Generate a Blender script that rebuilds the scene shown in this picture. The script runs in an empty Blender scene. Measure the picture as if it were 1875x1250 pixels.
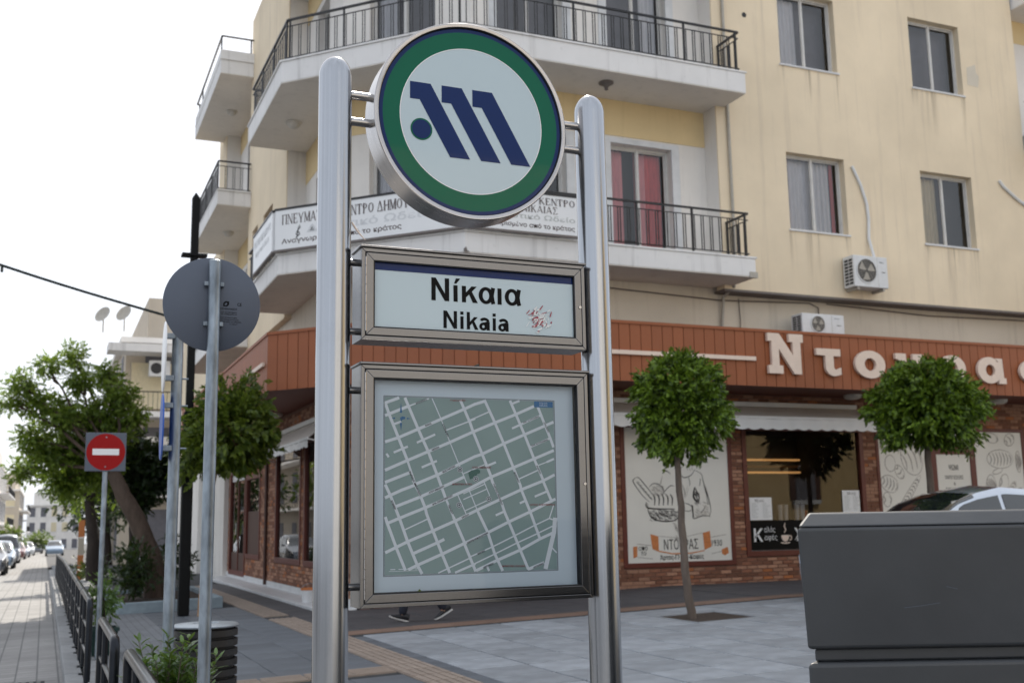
import bpy, bmesh, math, random
from mathutils import Vector, Matrix
R = math.radians
scene = bpy.context.scene
COL = scene.collection
rnd = random.Random(7)

# ------------------------------------------------------------------ camera
CAM_Z = 1.15
yaw, pitch, roll = R(23.16), R(9.41), R(-1.007)
fw = Vector((math.sin(yaw)*math.cos(pitch), math.cos(yaw)*math.cos(pitch), math.sin(pitch)))
rt = Vector((math.cos(yaw), -math.sin(yaw), 0))
up = rt.cross(fw)
rt2 = math.cos(roll)*rt + math.sin(roll)*up
up2 = -math.sin(roll)*rt + math.cos(roll)*up
cam = bpy.data.cameras.new('camera')
cam_ob = bpy.data.objects.new('camera', cam)
COL.objects.link(cam_ob)
cam_ob.matrix_world = Matrix(((rt2.x, up2.x, -fw.x, 0), (rt2.y, up2.y, -fw.y, 0), (rt2.z, up2.z, -fw.z, CAM_Z), (0, 0, 0, 1)))
cam.sensor_fit = 'HORIZONTAL'; cam.sensor_width = 36.0
cam.lens = 36.0*1988/1875
cam.clip_start = 0.05; cam.clip_end = 2000
cam.dof.use_dof = True; cam.dof.focus_distance = 3.95; cam.dof.aperture_fstop = 4.8
scene.camera = cam_ob

# ------------------------------------------------------------------ sky, sun, exposure
SUN_AZ, SUN_EL = R(22.0), R(47.0)          # azimuth measured from +Y towards +X
world = bpy.data.worlds.new('World'); scene.world = world; world.use_nodes = True
nt = world.node_tree; nt.nodes.clear()
sky = nt.nodes.new('ShaderNodeTexSky'); sky.sky_type = 'NISHITA'; sky.sun_disc = False
sky.sun_elevation = SUN_EL; sky.sun_rotation = SUN_AZ
sky.air_density = 1.0; sky.dust_density = 4.0; sky.ozone_density = 1.0; sky.altitude = 50
hz = nt.nodes.new('ShaderNodeMix'); hz.data_type = 'RGBA'; hz.inputs['Factor'].default_value = 0.78
hz.inputs['B'].default_value = (9.6, 10.1, 10.9, 1)          # bright summer haze, even all round
bg = nt.nodes.new('ShaderNodeBackground'); bg.inputs['Strength'].default_value = 0.1
wo = nt.nodes.new('ShaderNodeOutputWorld')
nt.links.new(sky.outputs['Color'], hz.inputs['A'])
nt.links.new(hz.outputs['Result'], bg.inputs['Color'])
nt.links.new(bg.outputs['Background'], wo.inputs['Surface'])
sl = bpy.data.lights.new('sun', 'SUN'); sl.energy = 5.0; sl.angle = R(0.53); sl.color = (1.0, 0.93, 0.82)
so = bpy.data.objects.new('sun', sl); COL.objects.link(so)
sd = Vector((math.sin(SUN_AZ)*math.cos(SUN_EL), math.cos(SUN_AZ)*math.cos(SUN_EL), math.sin(SUN_EL)))
so.rotation_euler = sd.to_track_quat('Z', 'Y').to_euler(); so.location = (10, 40, 40)
vs = scene.view_settings
vs.view_transform = 'Standard'; vs.look = 'None'; vs.exposure = 0.33; vs.gamma = 1.0; vs.use_curve_mapping = False
scene.render.engine = 'CYCLES'
cy = scene.cycles
cy.use_denoising = True; cy.max_bounces = 8; cy.diffuse_bounces = 4; cy.glossy_bounces = 4
cy.transmission_bounces = 6; cy.transparent_max_bounces = 24
cy.caustics_reflective = False; cy.caustics_refractive = False; cy.sample_clamp_indirect = 4.0

# ------------------------------------------------------------------ materials
MATS = {}
def new_mat(name):
    m = bpy.data.materials.new(name); m.use_nodes = True
    return m, m.node_tree, m.node_tree.nodes['Principled BSDF']
def N(t, kind, **k):
    n = t.nodes.new(kind)
    for a, b in k.items(): setattr(n, a, b)
    return n
def coords(t, scale=(1, 1, 1), kind='Object', rot=(0, 0, 0)):
    tc = N(t, 'ShaderNodeTexCoord'); mp = N(t, 'ShaderNodeMapping')
    mp.inputs['Scale'].default_value = scale; mp.inputs['Rotation'].default_value = rot
    t.links.new(tc.outputs[kind], mp.inputs['Vector'])
    return mp.outputs['Vector']
def noise(t, vec, scale, detail=4, rough=0.55):
    n = N(t, 'ShaderNodeTexNoise'); n.inputs['Scale'].default_value = scale
    n.inputs['Detail'].default_value = detail; n.inputs['Roughness'].default_value = rough
    t.links.new(vec, n.inputs['Vector']); return n.outputs['Fac']
def ramp(t, fac, stops):
    r = N(t, 'ShaderNodeValToRGB'); e = r.color_ramp.elements
    while len(e) < len(stops): e.new(0.5)
    for i, (p, c) in enumerate(stops):
        e[i].position = p; e[i].color = (c[0], c[1], c[2], 1)
    t.links.new(fac, r.inputs['Fac']); return r.outputs['Color']
def mixc(t, fac, a, b, mode='MIX'):
    m = N(t, 'ShaderNodeMix', data_type='RGBA', blend_type=mode)
    for key, v in (('Factor', fac), ('A', a), ('B', b)):
        if isinstance(v, (int, float)): m.inputs[key].default_value = v
        elif isinstance(v, tuple): m.inputs[key].default_value = (v[0], v[1], v[2], 1)
        else: t.links.new(v, m.inputs[key])
    return m.outputs['Result']
def bump(t, p, h, strength=0.3, dist=0.01):
    b = N(t, 'ShaderNodeBump'); b.inputs['Strength'].default_value = strength; b.inputs['Distance'].default_value = dist
    t.links.new(h, b.inputs['Height']); t.links.new(b.outputs['Normal'], p.inputs['Normal'])
def shade(c, k): return tuple(min(1, max(0, v*k)) for v in c)
def simple(name, col, rough=0.6, metal=0.0, var=0.12, scale=8.0, bmp=0.0, bscale=60.0, spec=0.5, coat=0.0, obj_var=0.0, stretch=(1, 1, 1)):
    m, t, p = new_mat(name)
    v = coords(t, stretch)
    f = noise(t, v, scale)
    c = ramp(t, f, [(0.25, shade(col, 1-var)), (0.75, shade(col, 1+var))])
    if obj_var:
        oi = N(t, 'ShaderNodeObjectInfo')
        hs = N(t, 'ShaderNodeMapRange'); hs.inputs['To Min'].default_value = 1-obj_var; hs.inputs['To Max'].default_value = 1+obj_var
        t.links.new(oi.outputs['Random'], hs.inputs['Value'])
        mm = N(t, 'ShaderNodeVectorMath', operation='SCALE'); t.links.new(c, mm.inputs[0]); t.links.new(hs.outputs['Result'], mm.inputs['Scale'])
        c = mm.outputs['Vector']
    t.links.new(c, p.inputs['Base Color'])
    p.inputs['Roughness'].default_value = rough; p.inputs['Metallic'].default_value = metal
    p.inputs['Specular IOR Level'].default_value = spec
    if coat: p.inputs['Coat Weight'].default_value = coat; p.inputs['Coat Roughness'].default_value = 0.05
    if bmp: bump(t, p, noise(t, coords(t), bscale, 5), bmp, 0.01)
    MATS[name] = m; return m
def stained(name, col, stain, amount=0.5, rough=0.85, fine=70.0):
    """painted render with vertical rain streaks and patchy fading"""
    m, t, p = new_mat(name)
    big = noise(t, coords(t), 0.55, 5, 0.6)
    base = ramp(t, big, [(0.3, shade(col, 0.9)), (0.7, shade(col, 1.07))])
    st = noise(t, coords(t, (3.2, 3.2, 0.16)), 1.6, 5, 0.65)
    sm = N(t, 'ShaderNodeMapRange'); sm.inputs['From Min'].default_value = 0.54; sm.inputs['From Max'].default_value = 0.78
    sm.inputs['To Max'].default_value = amount
    t.links.new(st, sm.inputs['Value'])
    c = mixc(t, sm.outputs['Result'], base, stain)
    sp = noise(t, coords(t), 9.0, 6, 0.7)
    s2 = N(t, 'ShaderNodeMapRange'); s2.inputs['From Min'].default_value = 0.6; s2.inputs['From Max'].default_value = 0.8; s2.inputs['To Max'].default_value = amount*0.45
    t.links.new(sp, s2.inputs['Value'])
    c = mixc(t, s2.outputs['Result'], c, stain)
    t.links.new(c, p.inputs['Base Color']); p.inputs['Roughness'].default_value = rough
    p.inputs['Specular IOR Level'].default_value = 0.25
    bump(t, p, noise(t, coords(t), fine, 4), 0.35, 0.006)
    MATS[name] = m; return m
def brushed(name, col, rough, stretch, var=0.12, dirt=0.0):
    m, t, p = new_mat(name)
    s = noise(t, coords(t, stretch), 1.0, 3, 0.6)
    rr = N(t, 'ShaderNodeMapRange'); rr.inputs['To Min'].default_value = rough-0.08; rr.inputs['To Max'].default_value = rough+0.1
    t.links.new(s, rr.inputs['Value']); t.links.new(rr.outputs['Result'], p.inputs['Roughness'])
    c = ramp(t, s, [(0.3, shade(col, 1-var)), (0.7, shade(col, 1+var))])
    if dirt:
        g = noise(t, coords(t), 3.0, 6, 0.7)
        gm = N(t, 'ShaderNodeMapRange'); gm.inputs['From Min'].default_value = 0.55; gm.inputs['From Max'].default_value = 0.8; gm.inputs['To Max'].default_value = dirt
        t.links.new(g, gm.inputs['Value']); c = mixc(t, gm.outputs['Result'], c, shade(col, 0.45))
    t.links.new(c, p.inputs['Base Color']); p.inputs['Metallic'].default_value = 1.0
    bump(t, p, s, 0.025, 0.001)
    MATS[name] = m; return m
def glassy(name, clear=0.85, ior=1.5, rough=0.0, gain=1.6):
    """thin pane: mirror part by Fresnel over a clear (tinted) body"""
    m, t, p = new_mat(name); t.nodes.remove(p)
    out = t.nodes['Material Output']
    tr = N(t, 'ShaderNodeBsdfTransparent'); tr.inputs['Color'].default_value = (clear, clear, clear*1.01, 1)
    gl = N(t, 'ShaderNodeBsdfGlossy'); gl.inputs['Roughness'].default_value = rough
    fr = N(t, 'ShaderNodeFresnel'); fr.inputs['IOR'].default_value = ior
    k = N(t, 'ShaderNodeMath', operation='MULTIPLY'); k.inputs[1].default_value = gain; k.use_clamp = True
    t.links.new(fr.outputs['Fac'], k.inputs[0])
    mx = N(t, 'ShaderNodeMixShader')
    t.links.new(k.outputs[0], mx.inputs['Fac']); t.links.new(tr.outputs[0], mx.inputs[1]); t.links.new(gl.outputs[0], mx.inputs[2])
    t.links.new(mx.outputs[0], out.inputs['Surface'])
    MATS[name] = m; return m
def leafy(name, dark, light, trans=0.35, rough=0.45):
    m, t, p = new_mat(name)
    g = N(t, 'ShaderNodeNewGeometry')
    pos = noise(t, coords(t), 2.2, 3)
    ad = N(t, 'ShaderNodeMath', operation='ADD'); t.links.new(pos, ad.inputs[0]); t.links.new(g.outputs['Random Per Island'], ad.inputs[1])
    ml = N(t, 'ShaderNodeMath', operation='MULTIPLY'); ml.inputs[1].default_value = 0.5; t.links.new(ad.outputs[0], ml.inputs[0])
    c = ramp(t, ml.outputs[0], [(0.25, dark), (0.75, light)])
    t.links.new(c, p.inputs['Base Color']); p.inputs['Roughness'].default_value = rough; p.inputs['Specular IOR Level'].default_value = 0.4
    tl = N(t, 'ShaderNodeBsdfTranslucent'); t.links.new(mixc(t, 0.6, c, (0.35, 0.5, 0.06), 'MIX'), tl.inputs['Color'])
    mx = N(t, 'ShaderNodeMixShader'); mx.inputs['Fac'].default_value = trans
    t.links.new(p.outputs[0], mx.inputs[1]); t.links.new(tl.outputs[0], mx.inputs[2])
    t.links.new(mx.outputs[0], t.nodes['Material Output'].inputs['Surface'])
    MATS[name] = m; return m

stained('cream_render', (0.79, 0.67, 0.495), (0.44, 0.36, 0.29), 0.42)
stained('white_render', (0.78, 0.75, 0.71), (0.36, 0.34, 0.31), 0.45)
stained('grey_cream_render', (0.66, 0.60, 0.50), (0.36, 0.32, 0.26), 0.5)
stained('ochre_band', (0.74, 0.58, 0.33), (0.4, 0.3, 0.16), 0.4)
stained('slab_paint', (0.78, 0.77, 0.76), (0.30, 0.29, 0.28), 0.65)
stained('soffit_paint', (0.74, 0.69, 0.63), (0.40, 0.37, 0.34), 0.35)
stained('far_render', (0.52, 0.46, 0.38), (0.4, 0.37, 0.33), 0.4)
stained('far_pink', (0.55, 0.36, 0.31), (0.4, 0.3, 0.27), 0.3)
stained('opposite_render', (0.62, 0.46, 0.24), (0.4, 0.3, 0.18), 0.4)
simple('brown_edge', (0.16, 0.14, 0.13), 0.7)
simple('terracotta', (0.285, 0.084, 0.028), 0.55, var=0.08, scale=3, obj_var=0.05)
simple('terracotta_dark', (0.13, 0.03, 0.015), 0.6, var=0.1)
simple('frame_red', (0.115, 0.022, 0.012), 0.45, var=0.12)
simple('brick_red', (0.22, 0.092, 0.052), 0.85, var=0.22, scale=14, bmp=0.5, bscale=90, obj_var=0.3)
simple('brick_pale', (0.38, 0.20, 0.125), 0.85, var=0.2, scale=14, bmp=0.5, bscale=90, obj_var=0.22)
simple('brick_orange', (0.40, 0.14, 0.05), 0.85, var=0.15, scale=14, bmp=0.4, bscale=90, obj_var=0.15)
simple('mortar', (0.20, 0.11, 0.08), 0.95, var=0.2, scale=20, bmp=0.4)
simple('black_iron', (0.010, 0.010, 0.012), 0.4, var=0.3, scale=20)
simple('alu_frame', (0.60, 0.59, 0.57), 0.45, var=0.08)
simple('brown_frame', (0.35, 0.30, 0.25), 0.5, var=0.1)
simple('dark_room', (0.035, 0.035, 0.04), 0.9, var=0.3, scale=2)
simple('grey_shutter', (0.13, 0.13, 0.15), 0.6, var=0.15, scale=5)
simple('sheer_curtain', (0.78, 0.79, 0.83), 0.9, var=0.12, scale=9, stretch=(5, 5, 0.4))
simple('cream_curtain', (0.66, 0.58, 0.40), 0.9, var=0.15, scale=9, stretch=(5, 5, 0.4))
simple('red_curtain', (0.70, 0.10, 0.10), 0.9, var=0.25, scale=6, stretch=(5, 5, 0.4))
simple('pink_curtain', (0.85, 0.34, 0.36), 0.9, var=0.2, scale=6, stretch=(5, 5, 0.4))
simple('marble', (0.62, 0.63, 0.64), 0.4, var=0.12, scale=4)
simple('white_plastic', (0.68, 0.69, 0.70), 0.45, var=0.06)
simple('ac_dark', (0.03, 0.03, 0.032), 0.6, var=0.2)
simple('sign_white', (0.78, 0.79, 0.80), 0.35, var=0.03, scale=3)
simple('ink_brown', (0.045, 0.022, 0.02), 0.6, var=0.2)
simple('ink_black', (0.003, 0.003, 0.003), 0.5, var=0.1, spec=0.12)
simple('ink_grey', (0.46, 0.48, 0.47), 0.6, var=0.2, scale=12)
simple('ink_faint', (0.62, 0.635, 0.65), 0.6, var=0.06)
simple('letter_cream', (0.76, 0.62, 0.52), 0.5, var=0.05)
simple('awning_cloth', (0.60, 0.55, 0.50), 0.85, var=0.07, scale=3)
simple('awning_white', (0.70, 0.69, 0.67), 0.8, var=0.05, scale=5)
simple('poster_paper', (0.74, 0.72, 0.66), 0.4, var=0.05, scale=1.5)
simple('sketch_ink', (0.03, 0.026, 0.024), 0.7, var=0.5, scale=30)
simple('sketch_pale', (0.36, 0.33, 0.30), 0.7, var=0.4, scale=30)
simple('ribbon_orange', (0.55, 0.19, 0.06), 0.6, var=0.3, scale=40)
simple('wood_warm', (0.36, 0.19, 0.08), 0.5, var=0.25, scale=5, stretch=(0.3, 3, 3))
simple('wood_dark', (0.07, 0.03, 0.02), 0.55, var=0.25, scale=6, stretch=(3, 3, 0.3))
simple('room_beige', (0.42, 0.33, 0.20), 0.8, var=0.1)
simple('panel_glass_white', (0.50, 0.60, 0.64), 0.06, var=0.02, scale=1.5, spec=0.4)
simple('metro_green', (0.0, 0.115, 0.060), 0.04, var=0.03, spec=0.22)
simple('metro_blue', (0.003, 0.020, 0.105), 0.04, var=0.04, spec=0.22)
simple('map_paper', (0.60, 0.72, 0.80), 0.6, var=0.04, scale=2)
simple('map_block', (0.27, 0.39, 0.385), 0.6, var=0.07, scale=5)
simple('map_street', (0.76, 0.84, 0.90), 0.6, var=0.03)
simple('map_park', (0.04,0.14,0.12), 0.6)
simple('map_blue', (0.015, 0.15, 0.36), 0.5)
simple('map_red', (0.30, 0.10, 0.11), 0.6)
simple('map_line', (0.02, 0.035, 0.05), 0.6)
simple('sticker_red', (0.35, 0.05, 0.07), 0.7)
simple('sticker_white', (0.75, 0.75, 0.74), 0.8)
simple('rubber_black', (0.006, 0.006, 0.007), 0.6, var=0.2)
brushed('steel_pole', (0.37, 0.385, 0.41), 0.19, (60, 60, 0.35), 0.12, 0.15)
brushed('steel_frame', (0.175, 0.174, 0.178), 0.22, (2, 2, 40), 0.05, 0.08)
brushed('steel_rim', (0.42, 0.405, 0.40), 0.24, (6, 40, 6), 0.10)
brushed('galvanised', (0.27, 0.31, 0.35), 0.45, (14, 14, 5), 0.38, 0.35)
simple('disc_grey', (0.085, 0.102, 0.138), 0.42, var=0.06, scale=4)
simple('sign_red', (0.30, 0.002, 0.003), 0.35, var=0.05, spec=0.2)
simple('sign_blue', (0.01, 0.09, 0.42), 0.35, var=0.05)
simple('lamp_black', (0.004, 0.0045, 0.005), 0.5, var=0.2, spec=0.15)
simple('rail_grey', (0.014, 0.017, 0.023), 0.28, metal=0.6, var=0.25, scale=14)
simple('bin_slat', (0.011, 0.010, 0.010), 0.5, var=0.2)
simple('bin_top', (0.38, 0.42, 0.45), 0.45, metal=0.7, var=0.12)
simple('planter_green', (0.004, 0.03, 0.026), 0.5, var=0.15)
simple('planter_blue', (0.24, 0.30, 0.34), 0.75, var=0.15, bmp=0.2)
simple('soil', (0.05, 0.035, 0.025), 0.95, var=0.5, scale=25, bmp=1.0, bscale=30)
simple('bark', (0.085, 0.06, 0.045), 0.9, var=0.35, scale=14, bmp=1.0, bscale=18, stretch=(1, 1, 0.25))
simple('bark_pale', (0.125, 0.098, 0.08), 0.9, var=0.3, scale=14, bmp=0.8, bscale=22, stretch=(1, 1, 0.25))
simple('bark_dark', (0.03, 0.022, 0.018), 0.9, var=0.35, scale=14, bmp=1.0, bscale=18, stretch=(1, 1, 0.25))
simple('timber', (0.34, 0.21, 0.12), 0.8, var=0.25, scale=10, stretch=(6, 6, 0.4))
leafy('leaf_ball', (0.008, 0.030, 0.003), (0.165, 0.265, 0.020), 0.15)
leafy('leaf_yellow', (0.02, 0.045, 0.005), (0.12, 0.16, 0.018), 0.25)
leafy('leaf_street', (0.026, 0.065, 0.010), (0.19, 0.26, 0.035), 0.4)
leafy('leaf_dark', (0.003, 0.012, 0.003), (0.018, 0.045, 0.007), 0.1)
leafy('leaf_far', (0.04, 0.07, 0.025), (0.12, 0.16, 0.055), 0.3)
leafy('leaf_oleander', (0.02, 0.06, 0.012), (0.11, 0.20, 0.04), 0.22, 0.3)
simple('asphalt', (0.075, 0.075, 0.078), 0.9, var=0.2, scale=3, bmp=0.5, bscale=150)
simple('tile_white', (0.28, 0.30, 0.325), 0.55, var=0.26, scale=3.5, bmp=0.12, bscale=60, obj_var=0.15)
simple('tile_grey', (0.105, 0.118, 0.135), 0.6, var=0.18, scale=2.5, bmp=0.15, bscale=60, obj_var=0.12)
simple('tile_dark', (0.062, 0.060, 0.064), 0.7, var=0.2, scale=2.5, bmp=0.15, bscale=60, obj_var=0.12)
simple('tile_brown', (0.19, 0.12, 0.088), 0.7, var=0.16, scale=5, bmp=0.15, obj_var=0.1)
simple('tile_tactile', (0.28, 0.225, 0.185), 0.7, var=0.14, scale=5, bmp=0.15, obj_var=0.06)
simple('grout', (0.03, 0.032, 0.035), 0.95, var=0.2)
simple('kerb_stone', (0.24, 0.245, 0.25), 0.85, var=0.18, scale=5, bmp=0.3, obj_var=0.1)
simple('block_grey', (0.042, 0.046, 0.052), 0.40, var=0.16, scale=4.0, bmp=0.22, bscale=5)
simple('car_silver', (0.50, 0.54, 0.60), 0.25, metal=0.7, var=0.02, coat=1.0)
simple('car_blue', (0.20, 0.27, 0.36), 0.25, metal=0.5, var=0.02, coat=1.0)
simple('car_grey', (0.13, 0.14, 0.16), 0.25, metal=0.6, var=0.02, coat=1.0)
simple('car_wine', (0.14, 0.05, 0.045), 0.25, metal=0.4, var=0.02, coat=1.0)
simple('car_white', (0.55, 0.57, 0.58), 0.25, var=0.02, coat=1.0)
simple('car_glass', (0.012, 0.015, 0.016), 0.03, var=0.05, spec=0.8, coat=0.5)
simple('tail_red', (0.4, 0.01, 0.01), 0.2)
simple('lamp_glass', (0.55, 0.52, 0.47), 0.35, var=0.05)
simple('cable', (0.012, 0.02, 0.02), 0.5)
simple('pvc_grey', (0.42, 0.39, 0.34), 0.6, var=0.12)
simple('skin', (0.45, 0.27, 0.19), 0.5, var=0.06)
simple('cloth_navy', (0.015, 0.018, 0.03), 0.9, var=0.2)
simple('cloth_grey', (0.20, 0.20, 0.21), 0.9, var=0.12)
simple('hair', (0.02, 0.014, 0.01), 0.6, var=0.3)
simple('shoe_black', (0.010, 0.011, 0.015), 0.6, var=0.2)
simple('shoe_sole', (0.62, 0.60, 0.58), 0.7, var=0.06)
glassy('pane', clear=0.9, gain=1.9)
glassy('shop_pane', clear=0.84, gain=1.35)
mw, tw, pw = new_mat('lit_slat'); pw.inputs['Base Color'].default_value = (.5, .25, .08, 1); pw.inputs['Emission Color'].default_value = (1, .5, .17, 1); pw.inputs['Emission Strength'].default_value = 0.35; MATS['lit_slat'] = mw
glassy('case_pane', clear=0.95, ior=1.22)
def rain_stain():
    m, t, p = new_mat('rain_stain'); out = t.nodes['Material Output']
    p.inputs['Base Color'].default_value = (.09, .07, .055, 1); p.inputs['Roughness'].default_value = .9
    st = noise(t, coords(t, (16, 16, .5)), 1.0, 4, .6)
    g = N(t, 'ShaderNodeSeparateXYZ'); tc = N(t, 'ShaderNodeTexCoord'); t.links.new(tc.outputs['Generated'], g.inputs[0])
    pw_ = N(t, 'ShaderNodeMath', operation='POWER'); pw_.inputs[1].default_value = 1.6; t.links.new(g.outputs['Z'], pw_.inputs[0])
    mr = N(t, 'ShaderNodeMapRange'); mr.inputs['From Min'].default_value = .45; mr.inputs['From Max'].default_value = .7; mr.inputs['To Max'].default_value = .42; t.links.new(st, mr.inputs['Value'])
    ed = N(t, 'ShaderNodeMath', operation='MULTIPLY'); t.links.new(mr.outputs['Result'], ed.inputs[0]); t.links.new(pw_.outputs[0], ed.inputs[1])
    x1 = N(t, 'ShaderNodeMath', operation='SUBTRACT'); x1.inputs[1].default_value = .5; t.links.new(g.outputs['X'], x1.inputs[0])
    x2 = N(t, 'ShaderNodeMath', operation='ABSOLUTE'); t.links.new(x1.outputs[0], x2.inputs[0])
    x3 = N(t, 'ShaderNodeMapRange'); x3.inputs['From Min'].default_value = .5; x3.inputs['From Max'].default_value = .2; t.links.new(x2.outputs[0], x3.inputs['Value'])
    e2 = N(t, 'ShaderNodeMath', operation='MULTIPLY'); t.links.new(ed.outputs[0], e2.inputs[0]); t.links.new(x3.outputs['Result'], e2.inputs[1])
    tr = N(t, 'ShaderNodeBsdfTransparent'); mx = N(t, 'ShaderNodeMixShader'); t.links.new(e2.outputs[0], mx.inputs['Fac']); t.links.new(tr.outputs[0], mx.inputs[1]); t.links.new(p.outputs[0], mx.inputs[2]); t.links.new(mx.outputs[0], out.inputs['Surface'])
    MATS['rain_stain'] = m
rain_stain()
def small_tiles(name, col, joint, size):
    m, t, p = new_mat(name)
    b = N(t, 'ShaderNodeTexBrick'); b.offset = 0.0
    t.links.new(coords(t), b.inputs['Vector'])
    b.inputs['Scale'].default_value = 1.0; b.inputs['Brick Width'].default_value = size; b.inputs['Row Height'].default_value = size
    b.inputs['Mortar Size'].default_value = size*0.045; b.inputs['Mortar Smooth'].default_value = 0.2
    b.inputs['Color1'].default_value = (*shade(col, 0.93), 1); b.inputs['Color2'].default_value = (*shade(col, 1.07), 1); b.inputs['Mortar'].default_value = (*joint, 1)
    g = noise(t, coords(t), 1.3, 5, 0.65)
    c = mixc(t, 1.0, b.outputs['Color'], ramp(t, g, [(0.3, (0.72, 0.72, 0.72)), (0.7, (1.1, 1.1, 1.1))]), 'MULTIPLY')
    t.links.new(c, p.inputs['Base Color']); p.inputs['Roughness'].default_value = 0.8
    iv = N(t, 'ShaderNodeMath', operation='SUBTRACT'); iv.inputs[0].default_value = 1.0; t.links.new(b.outputs['Fac'], iv.inputs[1])
    bump(t, p, iv.outputs[0], 0.5, 0.006)
    MATS[name] = m
small_tiles('road_pavers', (0.27, 0.262, 0.255), (0.13, 0.13, 0.13), 0.21)
small_tiles('walk_pavers', (0.17, 0.18, 0.195), (0.085, 0.09, 0.10), 0.105)

# ------------------------------------------------------------------ mesh helpers
ORG = {}                                   # world origin of each object's local frame
class MB:
    def __init__(s): s.v = []; s.f = []; s.m = []; s.mi = 0
    def add(s, vs, fs):
        o = len(s.v); s.v += [tuple(p) for p in vs]; s.f += [tuple(i+o for i in f) for f in fs]; s.m += [s.mi]*len(fs)
        return s
    def box(s, x0, x1, y0, y1, z0, z1):
        return s.add([(x0,y0,z0),(x1,y0,z0),(x1,y1,z0),(x0,y1,z0),(x0,y0,z1),(x1,y0,z1),(x1,y1,z1),(x0,y1,z1)],
                     [(0,3,2,1),(4,5,6,7),(0,1,5,4),(1,2,6,5),(2,3,7,6),(3,0,4,7)])
    def obox(s, o, u, v, w):
        """box from corner o with edge vectors u, v, w"""
        o, u, v, w = Vector(o), Vector(u), Vector(v), Vector(w)
        if u.cross(v).dot(w) < 0: u, v = v, u
        P = [o, o+u, o+u+v, o+v, o+w, o+u+w, o+u+v+w, o+v+w]
        return s.add(P, [(0,3,2,1),(4,5,6,7),(0,1,5,4),(1,2,6,5),(2,3,7,6),(3,0,4,7)])
    def prism(s, poly, z0, z1):
        n = len(poly); a = sum(poly[i][0]*poly[(i+1)%n][1]-poly[(i+1)%n][0]*poly[i][1] for i in range(n))
        if a < 0: poly = poly[::-1]
        return s.add([(x,y,z0) for x,y in poly]+[(x,y,z1) for x,y in poly],
                     [tuple(range(n-1,-1,-1)), tuple(range(n,2*n))]+[(i,(i+1)%n,n+(i+1)%n,n+i) for i in range(n)])
    def slab(s, poly, o, u, v, n, t):
        """polygon poly (a,b) in plane o+a*u+b*v, thickened by t along n"""
        o, u, v, n = Vector(o), Vector(u), Vector(v), Vector(n)
        k = len(poly); a = sum(poly[i][0]*poly[(i+1)%k][1]-poly[(i+1)%k][0]*poly[i][1] for i in range(k))
        if (a < 0) != (u.cross(v).dot(n) < 0): poly = poly[::-1]
        A = [o+u*p[0]+v*p[1] for p in poly]; B = [p+n*t for p in A]
        return s.add(A+B, [tuple(range(k-1,-1,-1)), tuple(range(k,2*k))]+[(i,(i+1)%k,k+(i+1)%k,k+i) for i in range(k)])
    def cyl(s, p0, p1, r0, r1=None, n=12, caps=True):
        return s.tube([p0, p1], [r0, r0 if r1 is None else r1], n, caps)
    def tube(s, pts, rad, n=8, caps=True):
        pts = [Vector(p) for p in pts]
        if not isinstance(rad, (list, tuple)): rad = [rad]*len(pts)
        vs = []; ref = None
        for i, p in enumerate(pts):
            a = pts[max(0, i-1)]; b = pts[min(len(pts)-1, i+1)]; d = (b-a).normalized()
            if ref is None: ref = Vector((1,0,0)) if abs(d.x) < 0.8 else Vector((0,1,0))
            x = (ref-d*ref.dot(d)).normalized(); y = d.cross(x); ref = x
            vs += [p+(x*math.cos(2*math.pi*k/n)+y*math.sin(2*math.pi*k/n))*rad[i] for k in range(n)]
        fs = [(i*n+k, i*n+(k+1)%n, (i+1)*n+(k+1)%n, (i+1)*n+k) for i in range(len(pts)-1) for k in range(n)]
        if caps: fs += [tuple(range(n-1,-1,-1)), tuple(range((len(pts)-1)*n, len(pts)*n))]
        return s.add(vs, fs)
    def lathe(s, prof, c, ax=(0,0,1), n=24, a0=0.0):
        """profile [(r,h)] turned about axis ax through c"""
        ax = Vector(ax).normalized(); c = Vector(c)
        x = (Vector((1,0,0)) if abs(ax.x) < 0.8 else Vector((0,1,0))); x = (x-ax*x.dot(ax)).normalized(); y = ax.cross(x)
        vs = []
        for r, h in prof:
            vs += [c+ax*h+(x*math.cos(a0+2*math.pi*k/n)+y*math.sin(a0+2*math.pi*k/n))*max(r, 1e-4) for k in range(n)]
        fs = [(i*n+k, i*n+(k+1)%n, (i+1)*n+(k+1)%n, (i+1)*n+k) for i in range(len(prof)-1) for k in range(n)]
        return s.add(vs, fs)
    def mesh(s, me, o=(0,0,0), u=(1,0,0), v=(0,1,0), n=(0,0,1)):
        o, u, v, n = Vector(o), Vector(u), Vector(v), Vector(n)
        return s.add([o+u*q.co.x+v*q.co.y+n*q.co.z for q in me.vertices], [tuple(p.vertices) for p in me.polygons])
    def build(s, name, mat, parent=None, smooth=False, bevel=0.0, label=None, kind=None, seg=2):
        o0 = ORG.get(parent.as_pointer(), Vector()) if parent else Vector()
        me = bpy.data.meshes.new(name)
        me.from_pydata([tuple(Vector(p)-o0) for p in s.v], [], s.f)
        mats = mat if isinstance(mat, (list, tuple)) else [mat]
        for q in mats: me.materials.append(MATS[q])
        if len(mats) > 1:
            for i, p in enumerate(me.polygons): p.material_index = s.m[i]
        if smooth:
            me.shade_smooth(); me.set_sharp_from_angle(angle=R(40))
        me.update()
        ob = bpy.data.objects.new(name, me); COL.objects.link(ob)
        if parent: ob.parent = parent
        ORG[ob.as_pointer()] = o0
        if bevel:
            b = ob.modifiers.new('bevel', 'BEVEL'); b.width = bevel; b.segments = seg; b.limit_method = 'ANGLE'; b.angle_limit = R(35)
        if label: ob['label'] = label
        if kind: ob['kind'] = kind
        return ob
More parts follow.
